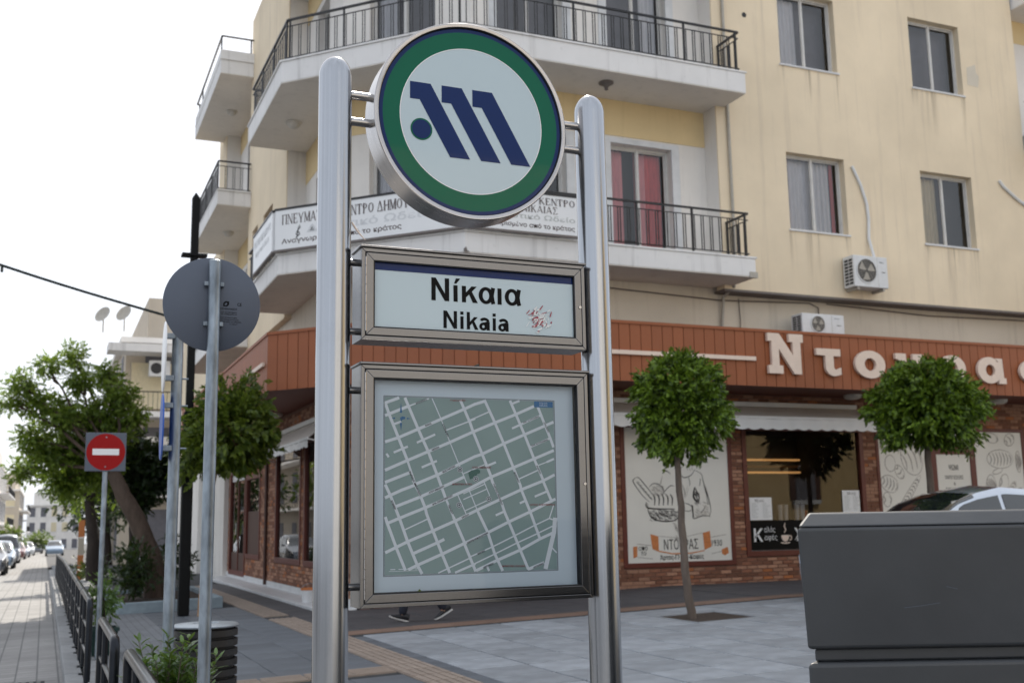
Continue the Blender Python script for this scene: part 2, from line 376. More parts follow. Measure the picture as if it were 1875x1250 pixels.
def thing(name, label, cat, loc=(0,0,0), group=None):
    o = bpy.data.objects.new(name, None); COL.objects.link(o); o.location = loc; o.empty_display_size = 0.2
    o['label'] = label; o['category'] = cat
    if group: o['group'] = group
    ORG[o.as_pointer()] = Vector(loc); return o
def tag(o, label, cat, group=None):
    o['label'] = label; o['category'] = cat
    if group: o['group'] = group
    return o
def struct(o): o['kind'] = 'structure'; return o
def inst(ob, name, parent, loc=(0,0,0), mat=None, rot=None):
    """copy of a piece sharing its mesh"""
    c = bpy.data.objects.new(name, ob.data); COL.objects.link(c); c.parent = parent
    o0 = ORG.get(parent.as_pointer(), Vector()) if parent else Vector()
    c.location = Vector(loc)-o0
    if rot: c.rotation_euler = rot
    if mat: c.material_slots[0].link = 'OBJECT'; c.material_slots[0].material = MATS[mat]
    return c
def copy_tree(o, parent=None):
    c = o.copy(); COL.objects.link(c); c.parent = parent
    for ch in o.children: copy_tree(ch, c)
    return c
def curve_mesh(cu):
    ob = bpy.data.objects.new('tmp', cu); COL.objects.link(ob)
    dg = bpy.context.evaluated_depsgraph_get()
    me = bpy.data.meshes.new_from_object(ob.evaluated_get(dg))
    bpy.data.objects.remove(ob); return me
def text(body, w=None, h=None, ext=0.0, bold=0.0, space=1.0):
    """flat lettering as a mesh, left-bottom at the origin, fitted to width w and height h"""
    cu = bpy.data.curves.new('lettering', 'FONT'); cu.body = body; cu.size = 1.0; cu.offset = bold; cu.space_character = space
    cu.resolution_u = 3; cu.fill_mode = 'FRONT'
    me = curve_mesh(cu); bpy.data.curves.remove(cu)
    if not me.vertices: return me
    xs = [v.co.x for v in me.vertices]; ys = [v.co.y for v in me.vertices]
    x0, x1, y0, y1 = min(xs), max(xs), min(ys), max(ys)
    kx = (w/(x1-x0)) if w else None; ky = (h/(y1-y0)) if h else None
    kx = kx or ky; ky = ky or kx
    for v in me.vertices: v.co = ((v.co.x-x0)*kx, (v.co.y-y0)*ky, ext)
    return me
def outline(rings, ext=0.0):
    """closed polygons (holes by even-odd) as a filled, extruded mesh"""
    cu = bpy.data.curves.new('outline', 'CURVE'); cu.dimensions = '2D'; cu.fill_mode = 'BOTH'; cu.extrude = ext
    for r in rings:
        sp = cu.splines.new('POLY'); sp.points.add(len(r)-1); sp.use_cyclic_u = True
        for p, q in zip(sp.points, r): p.co = (q[0], q[1], 0, 1)
    me = curve_mesh(cu); bpy.data.curves.remove(cu); return me
def arc(cx, cy, rx, ry, a0, a1, n=14):
    return [(cx+rx*math.cos(R(a0+(a1-a0)*i/n)), cy+ry*math.sin(R(a0+(a1-a0)*i/n))) for i in range(n+1)]
def ribbon(mb, pts, w, o, u, v, n, lift=0.0, taper=False):
    """stroke of width w along pts in the plane (u,v); flat print"""
    o, u, v, n = Vector(o), Vector(u), Vector(v), Vector(n); L = []; Rr = []
    for i, p in enumerate(pts):
        a = pts[max(0, i-1)]; b = pts[min(len(pts)-1, i+1)]; dx, dy = b[0]-a[0], b[1]-a[1]; l = math.hypot(dx, dy) or 1e-6
        k = w*0.5*(0.35+0.65*math.sin(math.pi*min(1, max(0, (i+0.4)/(len(pts)-0.2)))) if taper else 1)
        nx, ny = -dy/l*k, dx/l*k
        L.append(o+u*(p[0]+nx)+v*(p[1]+ny)+n*lift); Rr.append(o+u*(p[0]-nx)+v*(p[1]-ny)+n*lift)
    k = len(pts); mb.add(L+Rr, [(i, k+i, k+i+1, i+1) for i in range(k-1)])
def gz(x, y):
    """height of the paved ground: falls gently to the left, and away down the street"""
    return min(0.0, (max(x, -8.0)-10.0)*0.027)-max(0.0, y-26.0)*0.011
def sheet(name, x0, x1, y0, y1, dz, mat, nx=1, ny=1):
    xs = sorted({x0, x1}|{q for q in (-8.0, 10.0) if x0 < q < x1}); ys = sorted({y0, y1}|{q for q in (26.0,) if y0 < q < y1})
    m = MB(); m.add([(x, y, gz(x, y)+dz) for y in ys for x in xs], [(j*len(xs)+i, j*len(xs)+i+1, (j+1)*len(xs)+i+1, (j+1)*len(xs)+i) for j in range(len(ys)-1) for i in range(len(xs)-1)])
    return m.build(name, mat)
def gbox(m, x0, x1, y0, y1, h0, h1):
    P = [(x0,y0),(x1,y0),(x1,y1),(x0,y1)]
    m.add([(x,y,gz(x,y)+h0) for x,y in P]+[(x,y,gz(x,y)+h1) for x,y in P], [(0,3,2,1),(4,5,6,7),(0,1,5,4),(1,2,6,5),(2,3,7,6),(3,0,4,7)]); return m

# ================================================================== ground
ground = struct(sheet('ground', -400, 400, -300, 900, -0.20, 'asphalt'))
road = struct(sheet('road', -4.2, 0.25, -30, 320, -0.12, 'road_pavers'))
far_road = struct(sheet('road', 0.25, 4.0, 62, 320, -0.12, 'asphalt'))
walk_l = struct(sheet('pavement', 0.62, 1.55, -10, 62, 0.0, 'walk_pavers'))
bed = struct(sheet('pavement', 1.55, 40, -10, 16.8, -0.012, 'grout'))
bed2 = struct(sheet('pavement', 1.55, 4.5, 16.8, 62, -0.012, 'grout'))
bed4 = struct(sheet('pavement', 10.81, 40, -10, 13.4, 0.0, 'tile_white'))
walk_far = struct(sheet('pavement', -12, -4.2, -30, 320, -0.02, 'walk_pavers'))

def lay_tiles(parent, x0, x1, y0, y1, sx, sy, mat, name='paving_slab', gap=0.009, stagger=0.0, hole=None, th=0.03):
    """single slabs laid on the sloping bed; alike slabs share one mesh"""
    m = MB(); hx, hy = sx/2-gap/2, sy/2-gap/2; b = 0.006
    m.add([(-hx,-hy,-th),(hx,-hy,-th),(hx,hy,-th),(-hx,hy,-th),(-hx,-hy,-b),(hx,-hy,-b),(hx,hy,-b),(-hx,hy,-b),
           (-hx+b,-hy+b,0),(hx-b,-hy+b,0),(hx-b,hy-b,0),(-hx+b,hy-b,0)],
          [(0,1,5,4),(1,2,6,5),(2,3,7,6),(3,0,4,7),(4,5,9,8),(5,6,10,9),(6,7,11,10),(7,4,8,11),(8,9,10,11)])
    proto = None; nx = int(round((x1-x0)/sx)); ny = int(round((y1-y0)/sy))
    for j in range(ny):
        for i in range(nx):
            cx = x0+(i+0.5)*sx; cy = y0+(j+0.5)*sy+(stagger*sy if i % 2 else 0)
            if hole and any(a < cx < b2 and c < cy < d for a, b2, c, d in hole): continue
            sl = math.atan(0.027) if cx < 10 else 0
            loc = (cx, cy, gz(cx, cy)+rnd.uniform(-0.0015, 0.0015)); rot = (rnd.uniform(-0.002, 0.002), -sl+rnd.uniform(-0.002, 0.002), 0)
            if proto is None:
                proto = m.build(name, mat, parent); proto.location = Vector(loc); proto.rotation_euler = rot
            else: inst(proto, name, parent, loc, rot=rot)
PIT = (7.2, 8.4, 11.4, 12.6)
lay_tiles(bed, 3.60, 10.80, 4.2, 13.2, 0.60, 0.60, 'tile_white', hole=[PIT], gap=0.028)
for a, b, c, d in ((7.2, 7.27, 11.4, 12.6), (8.13, 8.4, 11.4, 12.6), (7.27, 8.13, 11.4, 11.47), (7.27, 8.13, 12.42, 12.6)): gbox(MB(), a+.003, b-.003, c+.003, d-.003, -.12, 0).build('pit_edging', 'tile_white', bed)
lay_tiles(bed, 1.55, 3.05, 4.75, 16.75, 0.50, 0.50, 'tile_grey', hole=[(1.4, 3.06, 9.9, 10.4)])
lay_tiles(bed2, 1.55, 3.05, 16.8, 25.8, 0.50, 0.60, 'tile_grey', hole=[(0.9, 2.9, 19.2, 24)])
lay_tiles(bed, 3.80, 17.6, 13.8, 16.8, 0.60, 0.60, 'tile_dark')
lay_tiles(bed, 3.46, 3.60, 4.5, 13.1, 0.14, 0.45, 'tile_grey', name='border_slab')
lay_tiles(bed, 3.46, 17.6, 13.4, 13.8, 0.4713, 0.38, 'tile_brown', name='border_slab')
lay_tiles(bed2, 3.46, 3.9, 16.8, 27.0, 0.44, 0.6, 'tile_dark', name='border_slab')
lay_tiles(bed, 3.46, 3.9, 13.8, 16.8, 0.34, 0.6, 'tile_dark', name='border_slab')
# ribbed guidance strip for the blind
def tactile(parent, x0, y0, n, along, name='tactile_slab'):
    m = MB(); s = 0.40; h = s/2-0.004
    m.box(-h, h, -h, h, -0.03, 0.0)
    for k in range(5):
        c = -0.16+0.08*k
        if along == 'Y': m.prism([(c-0.022, -h+0.01), (c+0.022, -h+0.01), (c+0.022, h-0.01), (c-0.022, h-0.01)], 0.0, 0.007)
        else: m.prism([(-h+0.01, c-0.022), (h-0.01, c-0.022), (h-0.01, c+0.022), (-h+0.01, c+0.022)], 0.0, 0.007)
    proto = None
    for k in range(n):
        x, y = (x0, y0+k*s) if along == 'Y' else (x0-k*s, y0)
        loc = (x, y, gz(x, y)); rot = (0, -math.atan(0.027), 0)
        if proto is None:
            proto = m.build(name, 'tile_tactile', parent); proto.location = loc; proto.rotation_euler = rot
        else: inst(proto, name, parent, loc, rot=rot)
tactile(bed, 3.255, 4.55, 30, 'Y'); tactile(bed2, 3.255, 17.0, 24, 'Y')
tactile(bed, 2.85, 10.15, 4, 'X')
# tree pit in the plaza
m = MB(); gbox(m, 7.275, 8.125, 11.475, 12.415, -.018, -.0112)
m.build('tree_pit_soil', 'soil', bed, label='dark soil in the square tree pit')
# kerbs
kerb_parent = struct(gbox(MB(), 0.42, 0.62, -10, 62, -0.16, -0.006).build('pavement', 'tile_grey'))
km = MB(); km.box(0, 0.165, 0, 0.98, -0.16, 0.0); kp = None
for k in range(54):
    y = -2+k*1.0; loc = Vector((0.25, y, gz(0.3, y)))
    if kp is None:
        kp = km.build('kerb_stone', 'kerb_stone', kerb_parent, bevel=0.012); kp.location = loc
    else:
        c = inst(kp, 'kerb_stone', kerb_parent, loc); b = c.modifiers.new('bevel', 'BEVEL'); b.width = 0.012; b.segments = 2
    if y > 26 and k: c.rotation_euler = (-math.atan(0.011), 0, 0)
kp2 = None
for k in range(30):
    y = 0.02+k*1.0
    m = km if kp2 is None else None
    loc = Vector((0.44, y, gz(0.5, y)+0.001))
    if kp2 is None: kp2 = MB().box(0, 0.16, 0, 0.97, -0.1, 0.0).build('edging_stone', 'kerb_stone', kerb_parent); kp2.location = loc
    else: inst(kp2, 'edging_stone', kerb_parent, loc)
# manhole covers set in the road
def drain(x, y, w, d):
    t = thing('drain_cover', 'dark iron drain cover set in the road beside the kerb' if d > 0.35 else 'narrow worn iron cover across the paved road', 'drain cover', (x, y, gz(x, y)-0.12))
    MB().box(x-w/2, x+w/2, y-d/2, y+d/2, gz(x, y)-0.125, gz(x, y)-0.112).build('frame', 'grout', t)
    for k in range(int(w/0.07)):
        MB().box(x-w/2+0.03+k*0.07, x-w/2+0.07+k*0.07, y-d/2+0.03, y+d/2-0.03, gz(x, y)-0.112, gz(x, y)-0.104).build('bar', 'black_iron', t)
drain(-0.25, 11.1, 0.55, 0.5); drain(-0.22, 12.5, 0.6, 0.28)

# ================================================================== corner building
bld = thing('corner_building', 'cream corner apartment block with chamfered balconies over a terracotta shop canopy', 'building', (4.5, 16.8, 0))
YF, XF = 16.0, 4.16                        # outer wall planes
YR, XR = 16.42, 4.56                       # recessed balcony walls
TOP, TOPF = 17.2, 13.49
def wall_with_holes(m, o, u, length, z0, z1, holes, t, n):
    """wall strip in plane o+u*s, cut into boxes around rectangular holes (s0,s1,z0,z1); n outward, t thickness inwards"""
    o, u, n = Vector(o), Vector(u), Vector(n)
    ss = sorted({0.0, length}|{h[0] for h in holes}|{h[1] for h in holes})
    for a, b in zip(ss[:-1], ss[1:]):
        mid = (a+b)/2; hs = sorted([(h[2], h[3]) for h in holes if h[0] < mid < h[1]]); z = z0
        for c, d in hs+[(z1, z1)]:
            if c > z+1e-4: m.obox(o+u*a+Vector((0,0,z)), u*(b-a), -n*t, Vector((0,0,c-z)))
            z = d
# --- front wall (yellow), with the four windows
WX = [(12.53, 13.89), (15.79, 17.15)]; WZ = [(6.435, 7.94), (9.70, 11.22), (12.95, 14.5)]
holes = [(a-11.006, b-11.006, c, d) for a, b in WX for c, d in WZ]
m = MB(); wall_with_holes(m, (11.006, YF, 0), (1, 0, 0), 18.72-11.006, 5.20, TOP, holes, 0.25, (0, -1, 0))
front = m.build('front_wall', 'cream_render', bld, label='stained cream front wall with four sliding windows')
MB().box(11.006, 18.72, YF+.002, 16.34, 5.16, 5.199).build('wall_soffit', 'brown_edge', bld)
MB().box(11.0, 11.006, YF+.03, YR, 5.6, TOP).build('return_wall', 'white_render', bld)
MB().box(18.72, 18.726, YF+.03, YR, 5.6, TOP).build('return_wall', 'white_render', bld)
# --- upper ground-floor wall above the canopy
m = MB(); m.prism([(4.3, 31), (4.3, 18.4), (6.1, 16.34), (26, 16.34), (26, 16.6), (6.3, 16.6), (4.6, 18.5), (4.6, 31)], 4.0, 5.3)
m.build('mezzanine_wall', 'grey_cream_render', bld)
# --- left wall bays
LH = [(22.6-21.15, 23.7-21.15, 6.9, 7.96), (24.4-21.15, 25.1-21.15, 6.9, 7.96)]
m = MB(); wall_with_holes(m, (XF, 21.15, 0), (0, 1, 0), 25.7-21.15, 5.20, TOPF, LH, 0.25, (-1, 0, 0))
m.build('side_wall', 'cream_render', bld)
m = MB(); m.box(XF, XF+.25, 29.7, 31.0, 5.2, 12.25); m.build('side_wall', 'cream_render', bld)
m = MB(); m.box(XF+.02, XR, 21.144, 21.15, 5.6, TOPF); m.build('return_wall', 'white_render', bld)
m = MB(); m.box(XF+.02, XR, 29.694, 29.7, 5.6, 12.2); m.build('return_wall', 'white_render', bld)
for a, b in ((22.6, 23.7), (24.4, 25.1)):
    f = MB().box(XF+.16, XF+.2, a, b, 6.9, 7.96).build('side_window', 'wood_dark', bld)
# --- recessed walls behind the balconies: white below, ochre band above, doors cut in
CH0, CH1 = Vector((XR, 18.2, 0)), Vector((6.35, YR, 0)); CU = (CH1-CH0).normalized(); CL = (CH1-CH0).length; CN = Vector((-CU.y*-1, -CU.x, 0)); CN = Vector((CU.y, -CU.x, 0))
levels = [(5.60, 8.632), (9.02, 11.94), (12.33, TOPF-.05)]
def dpos(z): return z+0.02, z+2.22
for li, (za, zb) in enumerate(levels):
    d0, d1 = dpos(za)
    for nm, o, u, L, hs, nn in (('recess_wall', (6.35, YR, 0), (1,0,0), 11.0-6.35, [(6.85-6.35, 8.11-6.35, d0, d1), (9.0-6.35, 10.26-6.35, d0, d1)], (0,-1,0)),
                               ('recess_wall', CH0, CU, CL, [(0.55, 1.85, d0, d1)], CN),
                               ('recess_wall', (XR, 21.15, 0), (0,-1,0), 21.15-18.2, [(0.9, 1.9, d0, d1)], (-1,0,0)),
                               ('recess_wall', (XR, 29.7, 0), (0,-1,0), 4.0, [(1.2, 2.4, d0, d1)], (-1,0,0))):
        if li == 2 and L == 4.0: continue
        m = MB(); wall_with_holes(m, o, u, L, za, d1+0.14, hs, 0.2, nn); m.build(nm, 'white_render', bld)
        m = MB(); wall_with_holes(m, Vector(o)+Vector(nn)*0.012, u, L, d1+0.14, zb, [], 0.2, nn); m.build('ochre_band', 'ochre_band', bld)
    m = MB(); wall_with_holes(m, (18.72, YR, 0), (1,0,0), 7, za, d1+.14, [(1.0, 2.4, d0, d1)], .2, (0,-1,0)); m.build('recess_wall', 'white_render', bld)
    m = MB(); m.box(18.72, 26, YR-.01, YR+.2, d1+.14, zb); m.build('ochre_band', 'ochre_band', bld)
# roof and inner mass (keeps sun and sky out of the rooms)
m = MB(); m.prism([(XR+.5, 25.6), (XR+.5, 18.6), (6.6, YR+.6), (26, YR+.6), (26, 25.6)], 5.3, 13.3); m.build('core', 'dark_room', bld)
MB().box(XR+.5, 26, 25.6, 30.9, 5.3, 12.0).build('core', 'dark_room', bld); MB().box(XR+.1, 26, 25.69, 31, 12.0, 12.2).build('roof', 'grey_cream_render', bld); MB().box(XR, 26, 25.45, 25.69, 12.0, 13.49).build('terrace_wall', 'cream_render', bld)
m = MB(); m.prism([(XF+.26, 25.69), (XF+.26, 18.2), (6.2, YF+.26), (26, YF+.26), (26, 25.69)], 13.30, 13.48); m.build('roof', 'grey_cream_render', bld)
MB().box(XF+.3, XF+.45, 21.15, 25.69, 13.485, 13.95).build('shadow_parapet', 'cream_render', bld)  # made-up parapet, added to throw the near road into shade
m = MB(); m.prism([(5.7, 24.9), (5.7, 18.9), (7.1, 17.3), (10.9, 17.3), (10.9, 24.9)], 13.48, TOP); m.build('shadow_penthouse', 'cream_render', bld)  # unseen set-back storey, added so the building's shadow reaches the sign
MB().box(10.9, 26, 16.3, 24.9, 16.9, TOP).build('roof', 'grey_cream_render', bld)
MB().box(11.0, 26, 17.0, 24.8, 13.5, 16.9).build('core', 'dark_room', bld)
MB().box(18.726, 26, YR, YR+.2, 13.45, TOP).build('recess_wall', 'white_render', bld)

# --- balconies: slab, railing, balusters
def balcony(pts, inner, z0, z1, rail, upstand=0.0, ends=(True, True), label=None, every=0.105):
    """pts: outer edge polyline in plan; inner: back edge polyline (same order reversed)"""
    m = MB(); m.prism(pts+inner, z0+.012, z1); s = m.build('balcony', 'slab_paint', bld, bevel=0.012, label=label)
    mm = MB(); 
    c = Vector((sum(p[0] for p in pts+inner)/len(pts+inner), sum(p[1] for p in pts+inner)/len(pts+inner)))
    mm.prism([tuple(Vector(p)+(c-Vector(p))*0.002) for p in pts+inner], z0, z0+.011); mm.build('soffit', 'soffit_paint', s)
    mm = MB(); mm.prism([tuple(Vector(p)+(Vector(p)-c).normalized()*0.03) for p in pts]+inner, z1, z1+.03); mm.build('coping', 'slab_paint', s)
    if upstand:
        mu = MB()
        for j, (a, b) in enumerate(zip(pts[:-1], pts[1:])):
            d = (Vector(b)-Vector(a)).normalized(); nn = Vector((-d.y, d.x)); a, b = (Vector(a)+d*(.121 if j % 2 == 0 and j else .0), Vector(b)-d*(.121 if j % 2 == 0 and j < len(pts)-2 else 0))
            if nn.dot(c-Vector(a)) < 0: nn = -nn
            mu.obox((a[0], a[1], z1+.03), (b[0]-a[0], b[1]-a[1], 0), (nn.x*.12, nn.y*.12, 0), (0, 0, upstand))
        mu.build('parapet', 'slab_paint', s)
    zb = z1+.03+upstand+.05; zt = z1+.03+rail; inset = 0.10
    path = [Vector(p)+(c-Vector(p)).normalized()*inset for p in pts]
    P3 = lambda p, z: (p.x, p.y, z)
    for a, b in zip(path[:-1], path[1:]):
        d = (b-a).normalized(); q = Vector((-d.y, d.x))*0.022
        MB().obox((a.x-q.x, a.y-q.y, zt-.03), (b.x-a.x, b.y-a.y, 0), (2*q.x, 2*q.y, 0), (0, 0, .03)).build('hand_rail', 'black_iron', s)
        q = q*0.4
        if not upstand:
            MB().obox((a.x-q.x, a.y-q.y, zt-.14), (b.x-a.x, b.y-a.y, 0), (2*q.x, 2*q.y, 0), (0, 0, .014)).build('middle_rail', 'black_iron', s)
            MB().obox((a.x-q.x, a.y-q.y, zb), (b.x-a.x, b.y-a.y, 0), (2*q.x, 2*q.y, 0), (0, 0, .016)).build('bottom_rail', 'black_iron', s)
        L = (b-a).length; n = int(L/0.26); proto = None; x = 0.06; k = 0
        while x < L-0.03:
            p = a+d*x; post = (k % 12 == 0)
            w = 0.016 if post else 0.007
            z_0 = (z1+.03+upstand) if post else zb; z_1 = zt-.03 if post else zt-.14
            if upstand and not post:
                x += 0.3; k += 1; continue
            if not post and proto is not None: inst(proto, 'baluster', s, (p.x, p.y, 0))
            else:
                ob = MB().box(-w, w, -w, w, z_0, z_1).build('post' if post else 'baluster', 'black_iron', None)
                ob.parent = s; ob.location = Vector((p.x, p.y, 0))-ORG[s.as_pointer()]; ORG[ob.as_pointer()] = ORG[s.as_pointer()]
                if not post: proto = ob
            x += (0.045 if k % 2 else 0.135); k += 1
    return s
B_OUT = [(11.2, 16.0), (11.2, 15.31), (5.78, 15.30), (3.37, 17.77), (3.37, 21.12), (4.16, 21.12)]
B_IN = [(4.64, 21.12), (4.64, 18.25), (6.38, 16.5), (11.0, 16.5), (11.0, 16.0)]
bal_u = balcony(B_OUT, B_IN, 8.632, 9.02, 0.77, label='long chamfered balcony of the upper storey with dark iron railing')
bal_l = balcony(B_OUT, B_IN, 5.265, 5.60, 0.80, label='long chamfered balcony of the lower storey with chipped corner')
MB().prism(B_OUT+B_IN, 11.94, 12.33).build('balcony', 'slab_paint', bld)  # unseen third-floor slab, added for the shade it casts on the walls
L_OUT = [(4.16, 25.4), (3.37, 25.4), (3.37, 30.3), (4.16, 30.3)]
L_IN = [(4.16, 29.71), (4.64, 29.71), (4.64, 25.69), (4.16, 25.69)]
balcony(L_OUT, L_IN, 5.265, 5.60, 0.8, label='lowest balcony on the street side')
balcony(L_OUT, L_IN, 8.632, 8.98, 0.74, label='middle balcony on the street side with slim railing')
balcony(L_OUT, L_IN, 11.90, 12.26, 0.62, upstand=0.22, label='top balcony on the street side with solid parapet')
R_OUT = [(18.78, 16.0), (18.78, 15.31), (25.5, 15.31)]; R_IN = [(25.5, 16.48), (18.8, 16.48)]
for z0, z1 in ((5.265, 5.60), (8.632, 9.02), (11.90, 12.26)): balcony(R_OUT, R_IN, z0, z1, 0.78, label='balcony on the far end of the front wall')
# chipped concrete corner
MB().slab([(0,0),(.10,0),(.055,.03),(.04,.085),(.0,.05)], (5.755, 15.284, 5.272), (1,0,0), (0,0,1), (0,-1,0), .006).build('chipped_edge', 'brown_edge', bal_l)
MB().obox((11.06, 15.29, 5.255), (.16, 0, 0), (0, .05, 0), (0, 0, .10)).build('chipped_edge', 'pvc_grey', bal_l)

# --- windows and doors
def curtain(m, o, u, w, z0, z1, n, amp=0.03, folds=9):
    """hanging cloth with folds, in plane o + u*s, bulging along n"""
    o, u, n = Vector(o), Vector(u), Vector(n); k = folds*6; A = []; B = []
    for i in range(k+1):
        s = w*i/k; b = amp*math.sin(2*math.pi*folds*i/k)+amp*0.5*math.sin(5.1*i/k*math.pi)
        A.append(o+u*s+n*b+Vector((0,0,z0))); B.append(o+u*(s+0.012*math.sin(i))+n*b*0.7+Vector((0,0,z1)))
    m.add(A+B, [(i, i+1, k+2+i, k+1+i) for i in range(k)])
def window(o, u, n, w, z0, z1, curt, sill=True, frame='alu_frame', door=False, depth=0.14, openleaf=0.0, room='dark_room'):
    """sliding two-leaf window set back in its opening; o = outer lower corner on the wall plane"""
    o, u, n = Vector(o), Vector(u), Vector(n); Z = Vector((0,0,1)); q = o-n*depth; f = 0.045
    m = MB()
    for a, b, c, d in ((0, w, z0, z0+f), (0, w, z1-f, z1), (0, f, z0+f, z1-f), (w-f, w, z0+f, z1-f)):
        m.obox(q+u*a+Z*c, u*(b-a), -n*0.07, Z*(d-c))
    m.obox(q+u*(w/2-.025)+Z*(z0+f)+n*.004, u*.05, -n*0.05, Z*(z1-z0-2*f))
    win = m.build('balcony_door' if door else 'window', frame, bld, bevel=0.004)
    for k, (a, b) in enumerate(((f, w/2-.02), (w/2+.02, w-f))):
        off = 0.02+0.018*k
        mm = MB(); mm.add([q+u*a+Z*(z0+f)-n*off, q+u*b+Z*(z0+f)-n*off, q+u*b+Z*(z1-f)-n*off, q+u*a+Z*(z1-f)-n*off], [(0,1,2,3)])
        mm.build('pane', 'pane', win)
        mm = MB(); g = 0.022
        for a2, b2, c2, d2 in ((a, b, z0+f, z0+f+g), (a, b, z1-f-g, z1-f), (a, a+g, z0+f+g, z1-f-g), (b-g, b, z0+f+g, z1-f-g)):
            mm.obox(q+u*a2+Z*c2-n*(off-.008), u*(b2-a2), -n*0.02, Z*(d2-c2))
        mm.build('sash', frame, win)
    mm = MB(); dd = 0.30
    mm.obox(q-n*dd+u*(-.02)+Z*(z0-.02), u*(w+.04), -n*.01, Z*(z1-z0+.04)); mm.build('room_back', room, win)
    for mat, a, b in curt:
        mm = MB(); curtain(mm, q-n*0.16+u*a, u, b-a, z0+.03, z1-.04, n, 0.022, max(2, int((b-a)/0.09))); mm.build('curtain', mat, win, smooth=True)
    if sill:
        MB().obox(o+u*-.03+Z*(z0-.035)+n*.03, u*(w+.06), -n*(depth+.03), Z*.034).build('sill', 'marble', win)
    return win
U1, NY = (1,0,0), (0,-1,0)
window((12.53, YF, 0), U1, NY, 1.36, 9.70, 11.22, [('sheer_curtain', .05, .62)], room='grey_shutter')
window((15.79, YF, 0), U1, NY, 1.36, 9.70, 11.22, [], room='grey_shutter')
window((12.53, YF, 0), U1, NY, 1.36, 6.435, 7.94, [('pink_curtain', .05, .24), ('sheer_curtain', .24, 1.2), ('red_curtain', 1.22, 1.31)])
window((15.79, YF, 0), U1, NY, 1.36, 6.435, 7.94, [('cream_curtain', .05, .66)])
for a, b in WX: window((a, YF, 0), U1, NY, 1.36, 12.95, 14.5, [])
for li, (za, zb) in enumerate(levels[:2]):
    d0, d1 = dpos(za)
    if li == 0:
        window((9.0, YR, 0), U1, NY, 1.26, d0, d1, [('pink_curtain', .05, .40), ('pink_curtain', .63, .90), ('red_curtain', .86, 1.2)], sill=False, door=True)
        window((6.85, YR, 0), U1, NY, 1.26, d0, d1, [], sill=False, door=True)
        window(CH0+CU*0.55, CU, CN, 1.30, d0, d1, [('sheer_curtain', .05, 0.6)], sill=False, door=True)
    else:
        window((9.0, YR, 0), U1, NY, 1.26, d0, d1, [('sheer_curtain', .86, 1.22)], sill=False, door=True, room='grey_shutter')
        window((6.85, YR, 0), U1, NY, 1.26, d0, d1, [], sill=False, door=True, room='grey_shutter')
        window(CH0+CU*0.55, CU, CN, 1.30, d0, d1, [('sheer_curtain', .05, .4)], sill=False, door=True, room='grey_shutter')
    window((XR, 20.25, 0), (0,-1,0), (-1,0,0), 1.0, d0, d1, [], sill=False, door=True)
    window((XR, 28.5, 0), (0,-1,0), (-1,0,0), 1.2, d0, d1, [], sill=False, door=True)
    window((19.72, YR, 0), U1, NY, 1.4, d0, d1, [], sill=False, door=True)
# door surrounds (white bands)
for (xa, xb) in ((9.0, 10.26), (6.85, 8.11)):
    for za, zb in levels[:2]:
        d0, d1 = dpos(za); m = MB()
        m.box(xa-.16, xa-.001, YR-.03, YR+.05, za, d1+.1); m.box(xb+.001, xb+.16, YR-.03, YR+.05, za, d1+.1); m.box(xa-.001, xb+.001, YR-.03, YR+.05, d1+.002, d1+.1)
        m.build('door_surround', 'marble', bld)
# soffit lamps
def soffit_lamp(x, y, z, r, par=bld, mat='lamp_glass'):
    m = MB(); m.lathe([(r*1.08, 0), (r*1.08, -.02), (r, -.025), (r*.95, -.06), (r*.7, -.10), (r*.3, -.125), (0, -.13)], (x, y, z), n=20); return m.build('soffit_lamp', mat, par, smooth=True)
soffit_lamp(3.95, 19.5, 8.63, .13); soffit_lamp(4.0, 27.8, 11.9, .13); soffit_lamp(4.0, 27.8, 8.63, .13)
m = MB(); m.lathe([(.13, 0), (.13, -.02), (.06, -.05), (.03, -.1), (.035, -.13), (0, -.15)], (8.6, 15.75, 8.63), n=16); m.build('soffit_lamp', 'brown_edge', bld, smooth=True)

# --- shop canopy: boards, soffit, lamps
FZ0, FZ1 = 3.385, 4.385
F_PTS = [(3.33, 31.0), (3.33, 18.30), (5.85, 15.45), (26.0, 15.45)]
m = MB(); m.prism([(3.36, 31), (3.36, 18.31), (5.865, 15.48), (26, 15.48), (26, 16.78), (6.0, 16.78), (4.52, 18.5), (4.52, 31)], FZ0+.02, FZ1-.02)
canopy = m.build('canopy', 'terracotta_dark', bld, label='terracotta boarded shop canopy round the corner')
for (a, b) in zip(F_PTS[:-1], F_PTS[1:]):
    a, b = Vector((*a, 0)), Vector((*b, 0)); d = (b-a).normalized(); nn = Vector((d.y, -d.x, 0))
    if nn.dot(Vector((-1, -1, 0))) < 0: nn = -nn
    L = (b-a).length; bw = 0.205; n = int(L/bw); bw = L/n; proto = None
    for k in range(n):
        p = a+d*(bw*k)
        if p.x > 19.5: break
        if proto is None:
            q = MB(); q.obox(nn*0.0, d*(bw-.012), -nn*0.028, Vector((0,0,FZ1-FZ0-.05)))
            proto = q.build('board', 'terracotta', None, bevel=.003, seg=1); proto.parent = canopy
            proto.location = p+Vector((0,0,FZ0+.0))-ORG[canopy.as_pointer()]; ORG[proto.as_pointer()] = ORG[canopy.as_pointer()]
        else: inst(proto, 'board', canopy, p+Vector((0,0,FZ0)))
    MB().obox(a+Vector((0,0,FZ1-.05))+nn*.02, b-a, -nn*.06, Vector((0,0,.05))).build('top_trim', 'terracotta', canopy)
for x, y in ((4.2, 22.2), (13.97, 16.3), (17.62, 16.25), (9.6, 16.3)):
    m = MB(); m.lathe([(.17, 0), (.17, -.03), (.155, -.06), (.1, -.085), (0, -.09)], (x, y, FZ0+.02), n=20); m.build('soffit_lamp', 'lamp_glass', canopy, smooth=True)

